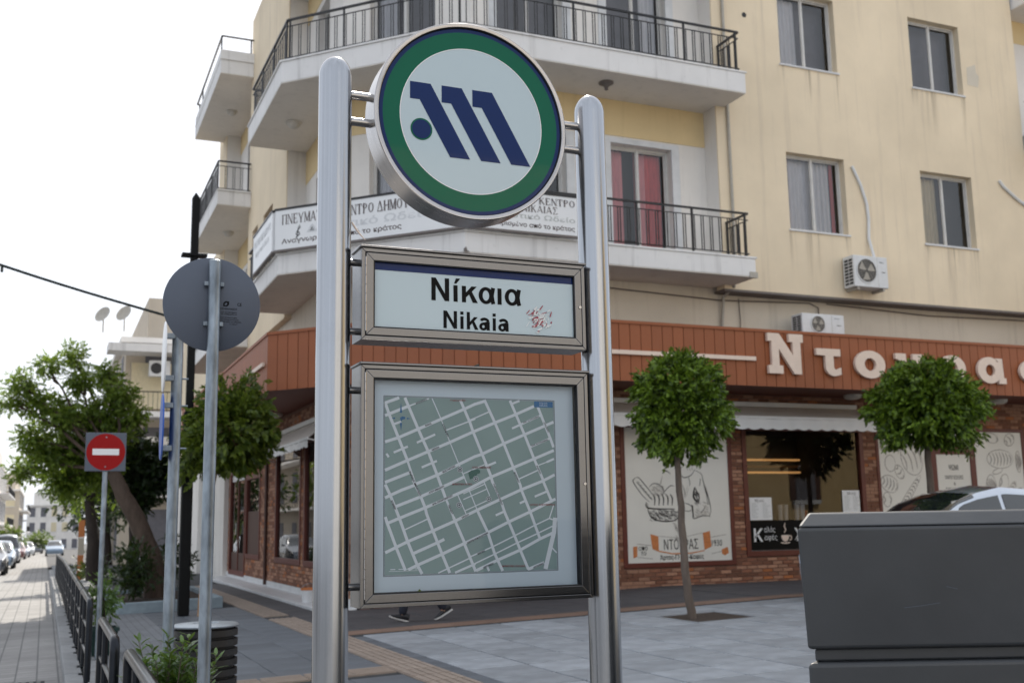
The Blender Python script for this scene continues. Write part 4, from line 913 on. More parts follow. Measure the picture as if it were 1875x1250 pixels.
# rain stains running down from the sills and the balcony edges
rs = random.Random(77)
def stain(x, z, w, l): MB().add([(x-w/2, YF-.0025, z-l), (x+w/2, YF-.0025, z-l), (x+w/2, YF-.0025, z), (x-w/2, YF-.0025, z)], [(0,1,2,3)]).build('rain_stain', 'rain_stain', front)
for (a, b) in WX:
    for (c, d) in WZ[:2]:
        stain(a+.02, c-.04, .24, rs.uniform(.5, 1.0)); stain(b-.04, c-.04, .22, rs.uniform(.9, 1.5)); stain(rs.uniform(a+.3, b-.3), c-.04, .45, rs.uniform(.7, 1.5))
STREETS = [
(0.0125,[(-0.3197,0.2905),(-0.3046,0.2502),(-0.2711,0.1696),(-0.2377,0.0889)]),
(0.0095,[(-0.2377,0.0889),(-0.2057,-0.0028)]),
(0.0095,[(-0.216,0.0138),(-0.1868,-0.042)]),
(0.0125,[(-0.1884,-0.039),(-0.1699,-0.083),(-0.1663,-0.1006),(-0.1424,-0.1621),(-0.1086,-0.2442),(-0.081,-0.3087)]),
(0.0125,[(-0.2447,0.3081),(-0.1962,0.1988),(-0.158,0.1175),(-0.1257,0.0362),(-0.1147,0.0077),(-0.0946,-0.0456)]),
(0.0095,[(-0.0946,-0.0456),(-0.0636,-0.1166)]),
(0.0125,[(-0.0636,-0.1166),(-0.0232,-0.2055),(-0.0256,-0.2055),(0.0178,-0.3062)]),
(0.0045,[(-0.142,0.3096),(-0.1094,0.2374),(-0.0753,0.1524),(-0.0427,0.0759),(-0.0115,0.0037)]),
(0.0125,[(-0.0327,0.3054),(0.0033,0.2253),(0.0156,0.1909),(0.0485,0.1136),(0.083,0.0306),(0.0886,0.0102),(0.0966,-0.0049)]),
(0.0095,[(0.0934,0.0012),(0.1251,-0.0713)]),
(0.0125,[(0.1235,-0.0653),(0.1345,-0.0985),(0.1519,-0.1378),(0.1757,-0.1922),(0.1947,-0.2375),(0.2248,-0.3055)]),
(0.0125,[(0.0622,0.3094),(0.1017,0.2272),(0.1365,0.1491),(0.1729,0.0624),(0.2001,-0.0041),(0.2025,-0.0174),(0.2376,-0.0998),(0.2757,-0.2004)]),
(0.0125,[(0.1648,0.3093),(0.1878,0.2582),(0.2215,0.1824),(0.2566,0.0977),(0.2934,0.016),(0.2927,0.0129),(0.3267,-0.0641)]),
(0.0125,[(0.2788,0.287),(0.2957,0.2457),(0.3265,0.1721),(0.3382,0.1411)]),
(0.0125,[(-0.3175,-0.0006),(-0.3002,-0.0354),(-0.2653,-0.1195),(-0.2364,-0.1977),(-0.2015,-0.2789),(-0.1848,-0.3095)]),
(0.0125,[(-0.3173,-0.113),(-0.3106,-0.1331),(-0.2774,-0.2196),(-0.2457,-0.2946)]),
(0.0125,[(0.0286,-0.0942),(0.0679,-0.1721),(0.0927,-0.2467),(0.1226,-0.3081)]),
(0.0125,[(-0.3186,0.2906),(-0.2696,0.3088)]),
(0.0125,[(-0.3185,0.2457),(-0.2314,0.2807)]),
(0.0059,[(-0.2314,0.2807),(-0.157,0.3091)]),
(0.0125,[(-0.3183,0.1522),(-0.2711,0.1668),(-0.1962,0.1988),(-0.1094,0.236),(-0.0208,0.2739),(0.0227,0.2938),(0.0637,0.3065)]),
(0.0125,[(-0.3182,0.0526),(-0.2377,0.0862),(-0.158,0.1189),(-0.0768,0.1524),(0.0121,0.1908),(0.1017,0.2272),(0.1862,0.2597),(0.2593,0.291)]),
(0.0125,[(-0.3172,0.01),(-0.229,0.0431)]),
(0.0125,[(-0.3174,-0.0439),(-0.2987,-0.0354),(-0.2591,-0.0182),(-0.2099,-0.0009),(-0.1998,0.0056),(-0.1257,0.0348),(-0.0427,0.0731),(0.0203,0.1019),(0.0485,0.1107),(0.1366,0.1506),(0.2215,0.1853),(0.3389,0.2332)]),
(0.0125,[(-0.282,-0.076),(-0.1884,-0.042),(-0.0974,-0.0042),(-0.0219,0.0283)]),
(0.0045,[(-0.023,0.0405),(0.0635,0.075)]),
(0.0125,[(-0.3106,-0.1331),(-0.2683,-0.1166),(-0.1699,-0.0801),(-0.0883,-0.0486),(-0.0018,-0.0135),(0.0829,0.0277),(0.1729,0.0624),(0.2565,0.0948),(0.3375,0.1263)]),
(0.0125,[(-0.3159,-0.2329),(-0.2364,-0.1977),(-0.1424,-0.1621),(-0.0574,-0.1285),(0.027,-0.0912),(0.1188,-0.0532),(0.2024,-0.0189),(0.291,0.0129),(0.3387,0.035)]),
(0.0125,[(-0.232,-0.2936),(-0.1985,-0.279),(-0.1086,-0.2442),(-0.0232,-0.2085),(0.0679,-0.1721),(0.152,-0.1348),(0.2376,-0.0998),(0.34,-0.055)]),
(0.0125,[(-0.2136,-0.2384),(-0.124,-0.2032),(-0.102,-0.1935)]),
(0.0054,[(-0.2455,-0.1558),(-0.1639,-0.121)]),
(0.0059,[(-0.0039,-0.2573),(0.0932,-0.2201),(0.1658,-0.189),(0.2465,-0.1529),(0.3149,-0.1252),(0.3379,-0.1332)]),
(0.0054,[(0.3149,-0.1252),(0.3325,-0.0795)]),
(0.0059,[(0.0085,-0.2839),(0.0992,-0.2469),(0.1786,-0.2132),(0.2593,-0.1819),(0.3364,-0.1499)]),
(0.0125,[(0.0226,-0.3049),(0.1054,-0.2707),(0.1947,-0.2375),(0.2758,-0.1989),(0.3237,-0.1802)]),
(0.0200,[(0.3388,-0.1255),(0.3323,-0.1773),(0.2951,-0.3063)]),
(0.0059,[(0.3224,-0.2317),(0.3423,-0.2504)]),
(0.0125,[(0.2264,-0.3071),(0.2871,-0.2865)]),
(0.0095,[(-0.2886,0.2141),(-0.2623,0.2235)]),
(0.0095,[(-0.1993,0.1509),(-0.1344,0.1794)]),
(0.0095,[(-0.2856,0.115),(-0.2376,0.135)]),
(0.0095,[(-0.1814,0.0627),(-0.1284,0.0845)]),
(0.0095,[(0.1725,0.208),(0.2895,0.259)]),
(0.0095,[(0.0633,0.0664),(0.1009,0.0809)]),
(0.0095,[(0.243,0.1386),(0.3233,0.172)]),
(0.0045,[(0.2753,0.0715),(0.3113,0.084)]),
(0.0095,[(0.3113,0.084),(0.3376,0.0947)]),
(0.0059,[(0.1942,0.0205),(0.2717,0.0525)]),
(0.0059,[(-0.0901,0.1963),(0.022,0.2386)]),
(0.0059,[(-0.0024,0.2324),(0.0803,0.2675)]),
(0.0095,[(0.2591,-0.0437),(0.3037,-0.0271)]),
(0.0095,[(0.1981,-0.0675),(0.2184,-0.0595)]),
(0.0095,[(0.1015,-0.1101),(0.1319,-0.0979)]),
(0.0045,[(-0.0237,-0.0313),(0.0558,0.0013)]),
(0.0045,[(-0.024,-0.0521),(0.063,-0.0168)]),
(0.0045,[(-0.018,-0.0922),(0.0631,-0.0588)]),
(0.0045,[(-0.0059,-0.0135),(0.0264,-0.0897)]),
(0.0045,[(0.0559,0.0088),(0.0758,-0.0379)]),
(0.0045,[(-0.0485,-0.0341),(-0.0157,-0.1055)]),
(0.0059,[(-0.1215,-0.3088),(-0.008,-0.263)]),
(0.0095,[(-0.0591,-0.3109),(0.0154,-0.2827)]),
(0.0095,[(0.171,0.2991),(0.2,0.3102)]),
(0.0095,[(0.0645,-0.296),(0.0692,-0.3064)]),
(0.0095,[(-0.3131,0.1079),(-0.3073,0.0996)])]
MAP_TEXT = [((-0.2048,0.2907) ,(-0.1654,0.306) ,'ΚΑΙΣΑΡΕΙΑΣ',0) ,((-0.1701,0.2106) ,(-0.1479,0.2195) ,'ΙΩΝΙΑΣ',0) ,((-0.1455,0.1233) ,(-0.1191,0.1343) ,'ΜΕΡΣΙΝ',0) ,((-0.1048,0.0446) ,(-0.0585,0.0665) ,'ΚΩΣΤΑΝΤΖΕΣ',0) ,((-0.1029,0.2189) ,(-0.0842,0.1765) ,'Χ.ΤΣΑΛΔΑΡΗ',0) ,((-0.229,0.0472) ,(-0.2057,-0.0041) ,'ΒΑΡΝΗΣ ΚΑΙ',0) ,((0.216,0.2279) ,(0.278,0.2528) ,'ΠΑΡ. 1η ΑΤΤΑΛΕΙΑΣ',0) ,((0.2486,0.1422) ,(0.3123,0.166) ,'ΠΑΡ. 2η ΑΤΤΑΛΕΙΑΣ',0) ,((0.3003,0.2325) ,(0.319,0.1972) ,'ΑΤΤΑΛΕΙΑΣ',0) ,((0.1757,0.0451) ,(0.193,0.0089) ,'ΒΟΣΠΟΡΟΥ',0) ,((0.2672,0.07) ,(0.2817,0.0394) ,'ΦΙΛΙΠΠΟΥ',0) ,((-0.1579,-0.029) ,(-0.1012,-0.0057) ,'ΑΓΙΟΥ ΝΙΚΟΛΑΟΥ',0) ,((-0.1444,-0.0702) ,(-0.0708,-0.0399) ,'ΔΗΜ. ΣΑΡΑΝΤΟΠΟΥΛΟΥ',0) ,((-0.0828,-0.0722) ,(-0.0682,-0.1033) ,'ΓΕΜΛΙΚΙΟΥ',0) ,((-0.2956,-0.0542) ,(-0.2829,-0.0832) ,'ΜΟΥΔΑΝΙΩΝ',0) ,((-0.0325,-0.118) ,(-0.0061,-0.1071) ,'ΕΦΕΣΟΥ',0) ,((-0.2093,0.005) ,(-0.1899,-0.0376) ,'ΔΙΔΥΜΟΤΕΙΧΟΥ',0) ,((-0.0145,-0.2087) ,(0.063,-0.175) ,'ΑΜΕΡΙΚΑΝΙΔΩΝ ΚΥΡΙΩΝ',0) ,((0.0266,-0.2479) ,(0.054,-0.2362) ,'ΒΕΡΟΙΑΣ',0) ,((0.0474,-0.2978) ,(0.085,-0.2834) ,'ΟΡΤΥΝΙΩΝ',0) ,((0.2448,-0.3032) ,(0.2854,-0.2886) ,'ΑΝΤΙΟΧΕΙΑΣ',0) ,((0.0928,0.0027) ,(0.1234,-0.0713) ,'ΓΟΡΓΟΥΣ ΓΡΗΓΟΡΙΟΥ',0) ,((-0.074,0.3028) ,(-0.0174,0.3043) ,'ΓΥΜΝΑΣΤΗΡΙΟ',1) ,((0.0078,0.0605) ,(0.0803,0.0607) ,'ΑΓΙΟΣ ΝΙΚΟΛΑΟΣ',1) ,((-0.0689,0.0002) ,(0.0048,-0.0001) ,'ΔΗΜΟΤΙΚΗ ΑΓΟΡΑ',1) ,((0.2365,-0.0761) ,(0.3349,-0.0771) ,'ΑΓΙΟΣ ΕΛΕΥΘΕΡΙΟΣ',1) ,((0.1212,-0.2948) ,(0.2083,-0.2976) ,'ΔΗΜΟΤΙΚΟ ΣΧΟΛΕΙΟ',1)]

# ================================================================== metro totem
SY = 3.75; SF = 3.69                        # pole axis plane, front plane of the boxes
tot = thing('station_sign', 'brushed steel metro station sign with green roundel, name panel and street map', 'sign', (1.437, SY, gz(1.4, SY)))
for x in (0.912, 1.964):
    g = gz(x, SY); r = .061
    m = MB(); m.lathe([(r*1.0, g-.02), (r, 2.80+.037-.055)]+[(r*math.cos(R(a)), 2.782+.0785*math.sin(R(a))) for a in range(10, 91, 10)], (x, SY, 0), n=40)
    m.build('pole', 'steel_pole', tot, smooth=True)
    MB().lathe([(.13, g), (.13, g+.012), (.065, g+.012)], (x, SY, 0), n=24).build('base_plate', 'steel_frame', tot)
# roundel
CX, CZ, CR = 1.434, 2.664, .392
m = MB(); m.lathe([(CR-.0185, .016), (CR-.0175, .001), (CR-.016, 0), (CR-.003, 0), (CR, .003), (CR, .121), (CR-.004, .125), (0, .125)], (CX, SF, CZ), (0,1,0), n=96)
rd = m.build('roundel', 'steel_rim', tot, smooth=True, label='round green and white metro emblem drum')
m = MB(); m.lathe([(CR-.0185, .0), (CR-.0215, .004), (CR-.0215, .02)], (CX, SF+.003, CZ), (0,1,0), n=96); m.build('gasket', 'rubber_black', rd, smooth=True)
def disc(r0, r1, y, mat, name, par=rd, cx=CX, cz=CZ, n=96):
    m = MB(); V = []
    for r in (r1, r0):
        V += [(cx+r*math.cos(2*math.pi*k/n), y, cz+r*math.sin(2*math.pi*k/n)) for k in range(n)]
    m.add(V, [(k, n+k, n+(k+1)%n, (k+1)%n) for k in range(n)]) if r0 > 0 else m.add(V[:n], [tuple(range(n-1,-1,-1))])
    return m.build(name, mat, par)
YD = SF+.010
disc(.356, .3735, YD, 'metro_blue', 'blue_ring'); disc(.2905, .356, YD, 'metro_green', 'green_ring'); disc(0, .2905, YD, 'panel_glass_white', 'white_field')
disc(.287, .2905, YD-.0005, 'sign_white', 'white_edge')
E0 = [(1.184, 2.790), (1.266, 2.790), (1.422, 2.509), (1.342, 2.509), (1.242, 2.690), (1.2205, 2.723), (1.184, 2.723)]
for dx, w2 in ((0, 0), (.1255, 0), (.2505, 0)):
    P = [(1.184+dx, 2.790), (1.2655+dx, 2.790), (1.4225+dx, 2.509), (1.342+dx, 2.509), (1.222+dx, 2.7225), (1.184+dx, 2.7225)]
    m = MB(); m.add([(x, YD-.001, z) for x, z in P], [tuple(range(6))]); m.build('emblem_stroke', 'metro_blue', rd)
disc(0, .043, YD-.001, 'metro_green', 'emblem_dot_rim', cx=1.2285, cz=2.606, n=40); disc(0, .037, YD-.002, 'metro_blue', 'emblem_dot', cx=1.2285, cz=2.606, n=40)
for x0, x1 in ((.95, 1.06), (1.81, 1.93)):
    for z in (2.722, 2.620):
        m = MB(); m.cyl((x0, SY, z), (x1, SY, z), .0155, n=16); m.build('arm', 'steel_rim', tot, smooth=True)
# boxes
def sign_box(x0, x1, z0, z1, name, ft, fs, label):
    m = MB(); m.box(x0, x1, SF+.036, SF+.125, z0, z1); w = .012
    for q in ((x0, x0+w, z0, z1), (x1-w, x1, z0, z1), (x0+w, x1-w, z0, z0+w), (x0+w, x1-w, z1-w, z1)): m.box(q[0], q[1], SF+.012, SF+.0358, q[2], q[3])
    b = m.build(name, 'steel_frame', tot, label=label)
    # outer lip + hinged door frame, mitred
    def ring(a0, a1, b0, b1, w, y0, y1, nm, mat='steel_frame'):
        for k, P in enumerate(([(a0,b0),(a1,b0),(a1-w,b0+w),(a0+w,b0+w)], [(a0,b1),(a0+w,b1-w),(a1-w,b1-w),(a1,b1)], [(a0,b0),(a0+w,b0+w),(a0+w,b1-w),(a0,b1)], [(a1,b0),(a1,b1),(a1-w,b1-w),(a1-w,b0+w)])):
            q = MB(); q.slab(P, (0, y0, 0), (1,0,0), (0,0,1), (0,1,0), y1-y0); q.build(nm, mat, b, bevel=.0015)
    ring(x0, x1, z0, z1, .014, SF-.004, SF+.0125, 'lip')
    ring(x0+.017, x1-.017, z0+.017, z1-.017, fs-.017, SF-.006, SF+.02, 'door_frame')
    MB().box(x0-.006, x1+.006, SF-.012, SF+.125, z1, z1+.010).build('rain_cap', 'steel_frame', b, bevel=.003)
    MB().box(x0+.0145, x0+.0165, SF-.0055, SF+.01, z0+.02, z1-.02).build('hinge_gap', 'rubber_black', b)
    q = MB(); zz = z0+.03
    while zz < z1-.05:
        q.cyl((x0+.0155, SF-.006, zz), (x0+.0155, SF-.006, zz+.032), .0035, n=8); zz += .034
    q.build('hinge', 'steel_rim', b)
    q = MB(); q.lathe([(0, -.003), (.006, -.003), (.0075, 0)], (x1-.024, SF-.0062, (z0+z1)/2), (0,1,0), n=16); q.build('lock', 'steel_rim', b); 
    a0, a1, c0, c1 = x0+fs, x1-fs, z0+fs, z1-fs
    ring(a0, a1, c0, c1, .004, SF-.0065, SF+.03, 'gasket', 'rubber_black')
    return b, a0, a1, c0, c1
nb, a0, a1, c0, c1 = sign_box(.998, 1.888, 1.795, 2.128, 'name_box', 0, .0445, 'white station name panel in a steel case')
def face(par, x0, x1, z0, z1, y, mat, name):
    return MB().add([(x0,y,z0),(x1,y,z0),(x1,y,z1),(x0,y,z1)], [(0,1,2,3)]).build(name, mat, par)
face(nb, a0, a1, c0, c1, SF+.006, 'panel_glass_white', 'name_panel'); face(nb, a0+.003, a1-.003, c1-.031, c1-.003, SF+.0052, 'metro_blue', 'blue_band')
GB = {'N': (.722, [('p', [(.07,0),(.21,0),(.21,.716),(.07,.716)]), ('p', [(.51,0),(.65,0),(.65,.716),(.51,.716)]), ('p', [(.07,.716),(.215,.716),(.65,0),(.505,0)])]),
      'i': (.278, [('p', [(.07,0),(.208,0),(.208,.519),(.07,.519)]), ('p', [(.07,.59),(.208,.59),(.208,.716),(.07,.716)])]),
      'ι': (.278, [('p', [(.07,0),(.208,0),(.208,.519),(.07,.519)])]),
      'ί': (.278, [('p', [(.07,0),(.208,0),(.208,.519),(.07,.519)]), ('p', [(.09,.575),(.17,.575),(.30,.74),(.155,.74)])]),
      'κ': (.59, [('p', [(.07,0),(.208,0),(.208,.519),(.07,.519)]), ('p', [(.20,.15),(.20,.31),(.395,.519),(.57,.519)]), ('p', [(.285,.31),(.39,.375),(.60,0),(.43,0)])]),
      'k': (.575, [('p', [(.07,0),(.208,0),(.208,.716),(.07,.716)]), ('p', [(.20,.15),(.20,.31),(.385,.519),(.55,.519)]), ('p', [(.285,.31),(.38,.375),(.57,0),(.41,0)])]),
      'α': (.61, [('r', (.285,.26,.245,.272,.110,.165)), ('s', [(.535,.519),(.505,.38),(.485,.26),(.505,.12),(.535,0)], .135)]),
      'a': (.556, [('r', (.215,.152,.18,.163,.055,.062)), ('s', [(.425,0),(.425,.1),(.425,.34)], .138), ('s', arc(.262,.352,.164,.112,-4,158,12), .115), ('s', [(.19,.268),(.30,.285),(.40,.325)], .098)])}
def bold_word(body, x, z, w, lift_y, par):
    adv = sum(GB[c][0] for c in body); k = w/(adv-.13); cx = -.07
    for ci, c in enumerate(body):
        m = MB()
        for li, g_ in enumerate(GB[c][1]):
            y = lift_y-.00008*li
            if g_[0] == 'p': m.add([(x+(cx+p[0])*k, y, z+p[1]*k) for p in g_[1]], [tuple(range(len(g_[1])))])
            elif g_[0] == 's': ribbon(m, [((cx+p[0])*k, p[1]*k) for p in g_[1]], g_[2]*k, (x, y, z), (1,0,0), (0,0,1), (0,-1,0))
            else:
                a_, b_, rx, ry, ix, iy = g_[1]; n = 36
                V = [(x+(cx+a_+rx*math.cos(2*math.pi*i/n))*k, y, z+(b_+ry*math.sin(2*math.pi*i/n))*k) for i in range(n)]+[(x+(cx+a_+ix*math.cos(2*math.pi*i/n))*k, y, z+(b_+iy*math.sin(2*math.pi*i/n))*k) for i in range(n)]
                m.add(V, [(i, (i+1)%n, n+(i+1)%n, n+i) for i in range(n)])
        m.build('letter', 'ink_black', par); cx += GB[c][0]
bold_word('Nίκαια', 1.263, 1.954, .352, SF+.0050, nb); bold_word('Nikaia', 1.309, 1.853, .259, SF+.0050, nb)
r2 = random.Random(4); m = MB()
for k in range(90):
    x, z = 1.69+r2.gauss(0, .021), 1.908+r2.gauss(0, .020); a = r2.uniform(-1, 1); l = r2.uniform(.004, .012); w = r2.uniform(.002, .006)
    m.mi = 1 if r2.random() < .33 else 0
    c, s = math.cos(.7+a*.5)*l, math.sin(.7+a*.5)*l
    m.add([(x-c, SF+.0045-k*.00004, z-s), (x-c+w, SF+.0045-k*.00004, z-s-w*.5), (x+c+w*.4, SF+.0045-k*.00004, z+s-w), (x+c, SF+.0045-k*.00004, z+s)], [(0,1,2,3)])
m.build('torn_sticker', ['sticker_white', 'sticker_red'], nb, label='torn remains of a red and white sticker')
mb_, a0, a1, c0, c1 = sign_box(.998, 1.888, .867, 1.705, 'map_case', 0, .0455, 'glazed steel case with a street map')
MY = SF+.030
face(mb_, a0, a1, c0, c1, MY, 'map_paper', 'map_sheet')
m = MB(); m.box(a0, a0+.003, SF+.01, MY, c0, c1); m.box(a1-.003, a1, SF+.01, MY, c0, c1); m.box(a0, a1, SF+.01, MY, c0, c0+.003); m.box(a0, a1, SF+.01, MY, c1-.003, c1); m.build('case_lining', 'grey_shutter', mb_)
MCX, MCZ = 1.4145, 1.285
mu, mv, mn_ = (1,0,0), (0,0,1), (0,-1,0)
ML, MR_, MB_, MT = -.3195, .342, -.3105, .311
m = MB()
for k, (a, w) in enumerate(((.0045, .0016), (.0015, .0012))):
    P = [(ML-a, MB_-a), (MR_+a, MB_-a), (MR_+a, MT+a), (ML-a, MT+a), (ML-a, MB_-a)]
    for i in range(4): ribbon(m, P[i:i+2], w, (MCX, MY, MCZ), mu, mv, mn_, .0005+.0002*k+.00005*i)
mp = face(mb_, MCX+ML, MCX+MR_, MCZ+MB_, MCZ+MT, MY-.0006, 'map_block', 'street_map')
m.build('map_border', 'map_line', mp)
def clip(p, q):
    """Liang-Barsky clip of a segment to the map rectangle"""
    t0, t1 = 0.0, 1.0; dx, dy = q[0]-p[0], q[1]-p[1]
    for pp, qq in ((-dx, p[0]-ML), (dx, MR_-p[0]), (-dy, p[1]-MB_), (dy, MT-p[1])):
        if abs(pp) < 1e-9:
            if qq < 0: return None
        else:
            r = qq/pp
            if pp < 0: t0 = max(t0, r)
            else: t1 = min(t1, r)
    if t0 > t1: return None
    return (p[0]+dx*t0, p[1]+dy*t0), (p[0]+dx*t1, p[1]+dy*t1)
m = MB(); k = 0
for w, pts in STREETS:
    for p, q in zip(pts[:-1], pts[1:]):
        s = clip(p, q)
        if not s: continue
        p, q = s; d = math.hypot(q[0]-p[0], q[1]-p[1])
        if d < 1e-4: continue
        e = .0025; ux, uy = (q[0]-p[0])/d*e, (q[1]-p[1])/d*e
        ribbon(m, [(max(ML, min(MR_, p[0]-ux)), max(MB_, min(MT, p[1]-uy))), (max(ML, min(MR_, q[0]+ux)), max(MB_, min(MT, q[1]+uy)))], w*.86, (MCX, MY-.0006, MCZ), mu, mv, mn_, .0002+k*.000006); k += 1
m.build('map_streets', 'map_street', mp)
PARK = [(-.0062,.0434),(.0062,.0519),(.0308,.0562),(.04,.052),(.0398,.042),(.029,.0391),(.0227,.0277),(.0104,.0221),(-.0003,.0192)]
m = MB(); m.add([(MCX+x, MY-.0024, MCZ+z) for x, z in PARK], [tuple(range(len(PARK)-1,-1,-1))]); m.build('map_park', 'map_park', mp)
for x, z in ((-.0383, .0547), (.0226, .0206), (-.0425, -.0726), (.0723, -.0522)):
    disc(0, .0105, MY-.0026, 'map_street', 'map_icon', mp, MCX+x, MCZ+z, 24); disc(.0062, .0090, MY-.0028, 'map_line', 'map_icon', mp, MCX+x, MCZ+z, 24); disc(0, .0040, MY-.0028, 'map_line', 'map_icon', mp, MCX+x, MCZ+z, 8)
face(mp, MCX+.262, MCX+.339, MCZ+.2885, MCZ+.3105, MY-.0026, 'map_blue', 'map_title_box')
for i, tx in enumerate(('ΝΙΚΑΙΑ', 'NIKAIA')):
    m = MB(); m.mesh(text(tx, .033, .007), (MCX+.284, MY-.0028, MCZ+.3-.009*i+.001), mu, mv, mn_); m.build('map_title', 'map_paper', mp)
m = MB(); cx, cz = -.2609, .2357
for a, b, w in (((0, .057), (0, .02), .004), ((0, -.045), (0, -.016), .004), ((-.035, 0), (-.022, 0), .003), ((.036, 0), (.022, 0), .003)):
    m.add([(MCX+cx+a[0], MY-.0027, MCZ+cz+a[1]), (MCX+cx+b[0]+(w if a[0] == 0 else 0), MY-.0027, MCZ+cz+b[1]+(w if a[0] else 0)), (MCX+cx+b[0]-(w if a[0] == 0 else 0), MY-.0027, MCZ+cz+b[1]-(w if a[0] else 0))], [(0,1,2)])
m.add([(MCX+cx+x, MY-.0027, MCZ+cz+z) for x, z in ((-.004,.002),(.004,.007),(.016,.005),(.015,-.002),(.006,-.004),(0,-.011))], [(0,1,2,3,4,5)])
m.build('compass', 'map_blue', mp)
for p, q, tx, kind in MAP_TEXT:
    d = Vector((q[0]-p[0], q[1]-p[1])); L = d.length; d.normalize(); h = .0066
    me = text(tx, L*1.05, h, 0, .03); e = Vector((-d.y, d.x)); o = Vector(p)-e*h*.45 if not kind else Vector(p)-e*h*.2
    m = MB(); m.mesh(me, (MCX+o.x, MY-.0030, MCZ+o.y), (d.x, 0, d.y), (e.x, 0, e.y), mn_); m.build('map_lettering', 'map_red' if kind else 'map_line', mp)
m = MB()
for i in range(4): m.box(MCX-.3+.03*i, MCX-.282+.03*i, MY-.0026, MY-.0022, MCZ-.2935, MCZ-.2905)
m.box(MCX-.305, MCX-.2, MY-.0026, MY-.0022, MCZ-.299, MCZ-.2975); m.build('map_scale', 'map_street', mp)
face(mb_, a0, a1, c0, c1, SF+.004, 'case_pane', 'glass')
MB().add([(1.205, SF+.003, c0+.004), (1.221, SF+.003, c0+.004), (1.213, SF+.003, c0+.012)], [(0,1,2)]).build('yellow_mark', 'leaf_yellow', mb_)
for z in (2.085, 1.832, 1.62, .937):
    MB().cyl((.965, SY, z), (1.0, SY, z), .013, n=14).build('bracket', 'steel_frame', tot, smooth=True); MB().cyl((1.886, SY, z), (1.91, SY, z), .013, n=14).build('bracket', 'steel_frame', tot, smooth=True)
m = MB(); m.add([(1.42, SF+.02, 1.7152), (1.455, SF+.03, 1.7155), (1.448, SF+.005, 1.7225), (1.425, SF+.0, 1.7175), (1.437, SF-.01, 1.7235)], [(0,1,2),(0,2,3),(3,2,4)])
tag(m.build('paper_scrap', 'sticker_white'), 'small scrap of paper lying on top of the map case', 'paper')
m = MB(); m.tube([(.972, SY-.02, 2.23), (.985, SY-.02, 2.21), (1.0, SY-.03, 2.185), (1.02, SY-.03, 2.165)], [.003, .004, .003, .001], 5)
tag(m.build('dry_grass_blade', 'letter_cream'), 'dry pale grass blade stuck to the steel pole', 'grass blade')

# ================================================================== traffic signs on galvanised posts
def galv_post(name, label, x, y, top, r, lean=0.0):
    g = gz(x, y); t = thing(name, label, 'traffic sign', (x, y, g))
    m = MB(); m.lathe([(r, g-.02), (r, top), (r*.8, top+.004), (0, top+.004)], (x, y, 0), n=24); m.build('post', 'galvanised', t, smooth=True)
    m = MB(); m.cyl((x+lean, y, g-.02), (x, y, g), r, n=12); 
    return t
px, py = .749, 5.65
t = galv_post('traffic_sign', 'back of a round grey traffic sign on a galvanised post', px, py, 2.51, .031)
m = MB(); m.lathe([(0, 0), (.242, 0), (.2465, .003), (.2465, .009), (.242, .012), (0, .012)], (px-.004, py+.034, 2.287), (0,1,0), n=64); dsc = m.build('sign_plate', 'disc_grey', t, smooth=True)
for z in (2.39, 2.18): MB().box(px-.05, px+.05, py+.005, py+.036, z-.012, z+.012).build('clamp', 'galvanised', t, bevel=.003)
def back_text(body, x, z, w, h): 
    m = MB(); m.mesh(text(body, w, h, 0, .015), (x, py+.0335, z), (1,0,0), (0,0,1), (0,-1,0)); m.build('lettering', 'ink_black', dsc)
for tx, x, z, w, h in (('CE', .872, 2.285, .022, .017), ('ΟΣΗΜΑΝΣΗ', .78, 2.262, .09, .011), ('210 5787862', .78, 2.246, .09, .007), ('210 5986695-2', .78, 2.236, .09, .007), ('ΑΠΟ ΣΗΜΑΤΩΝ', .78, 2.218, .09, .007), ('ΤΩΝ ΠΡΟΔΙΑΓΡΑΦΩΝ', .78, 2.207, .10, .007), ('ΜΕΧΡΙ ΕΝΑ 12 ΧΡΟΝΙΑ', .78, 2.196, .115, .007), ('11/2017', .835, 2.184, .04, .007)): back_text(tx, x, z, w, h)
m = MB(); m.mesh(outline([[(0,0),(.02,0),(.03,.01),(.03,.028),(.01,.028),(0,.018)],[(.006,.012),(.016,.022),(.022,.014),(.012,.004)]]), (.80, py+.0335, 2.280), (1,0,0), (0,0,1), (0,-1,0)); m.build('maker_mark', 'ink_black', dsc)
qx, qy = .757, 7.42
t = galv_post('traffic_sign', 'galvanised post carrying a white and a blue sign seen edge-on', qx, qy, 2.47, .036)
for z, mat, sh, hh in ((2.26, 'sign_white', 1, .23), (1.80, 'sign_blue', 0, .215)):
    m = MB(); m.lathe([(0, -.004), (hh, -.004), (hh+.004, 0), (hh, .006), (0, .006)], (qx-.085, qy-.02, z), Vector((-1, .045, 0)), n=40); pl_ = m.build('sign_plate', mat, t, smooth=True, label='round white sign seen edge-on' if sh else 'round blue sign seen edge-on')
    for dz in (-.14, .14): MB().box(qx-.085, qx-.02, qy-.035, qy+.0, z+dz-.018, z+dz+.018).build('clamp', 'galvanised', t, bevel=.003); 
    for dz in (-.14, .14): MB().cyl((qx+.02, qy, z+dz), (qx+.075, qy, z+dz), .006, n=8).build('bolt', 'galvanised', t)
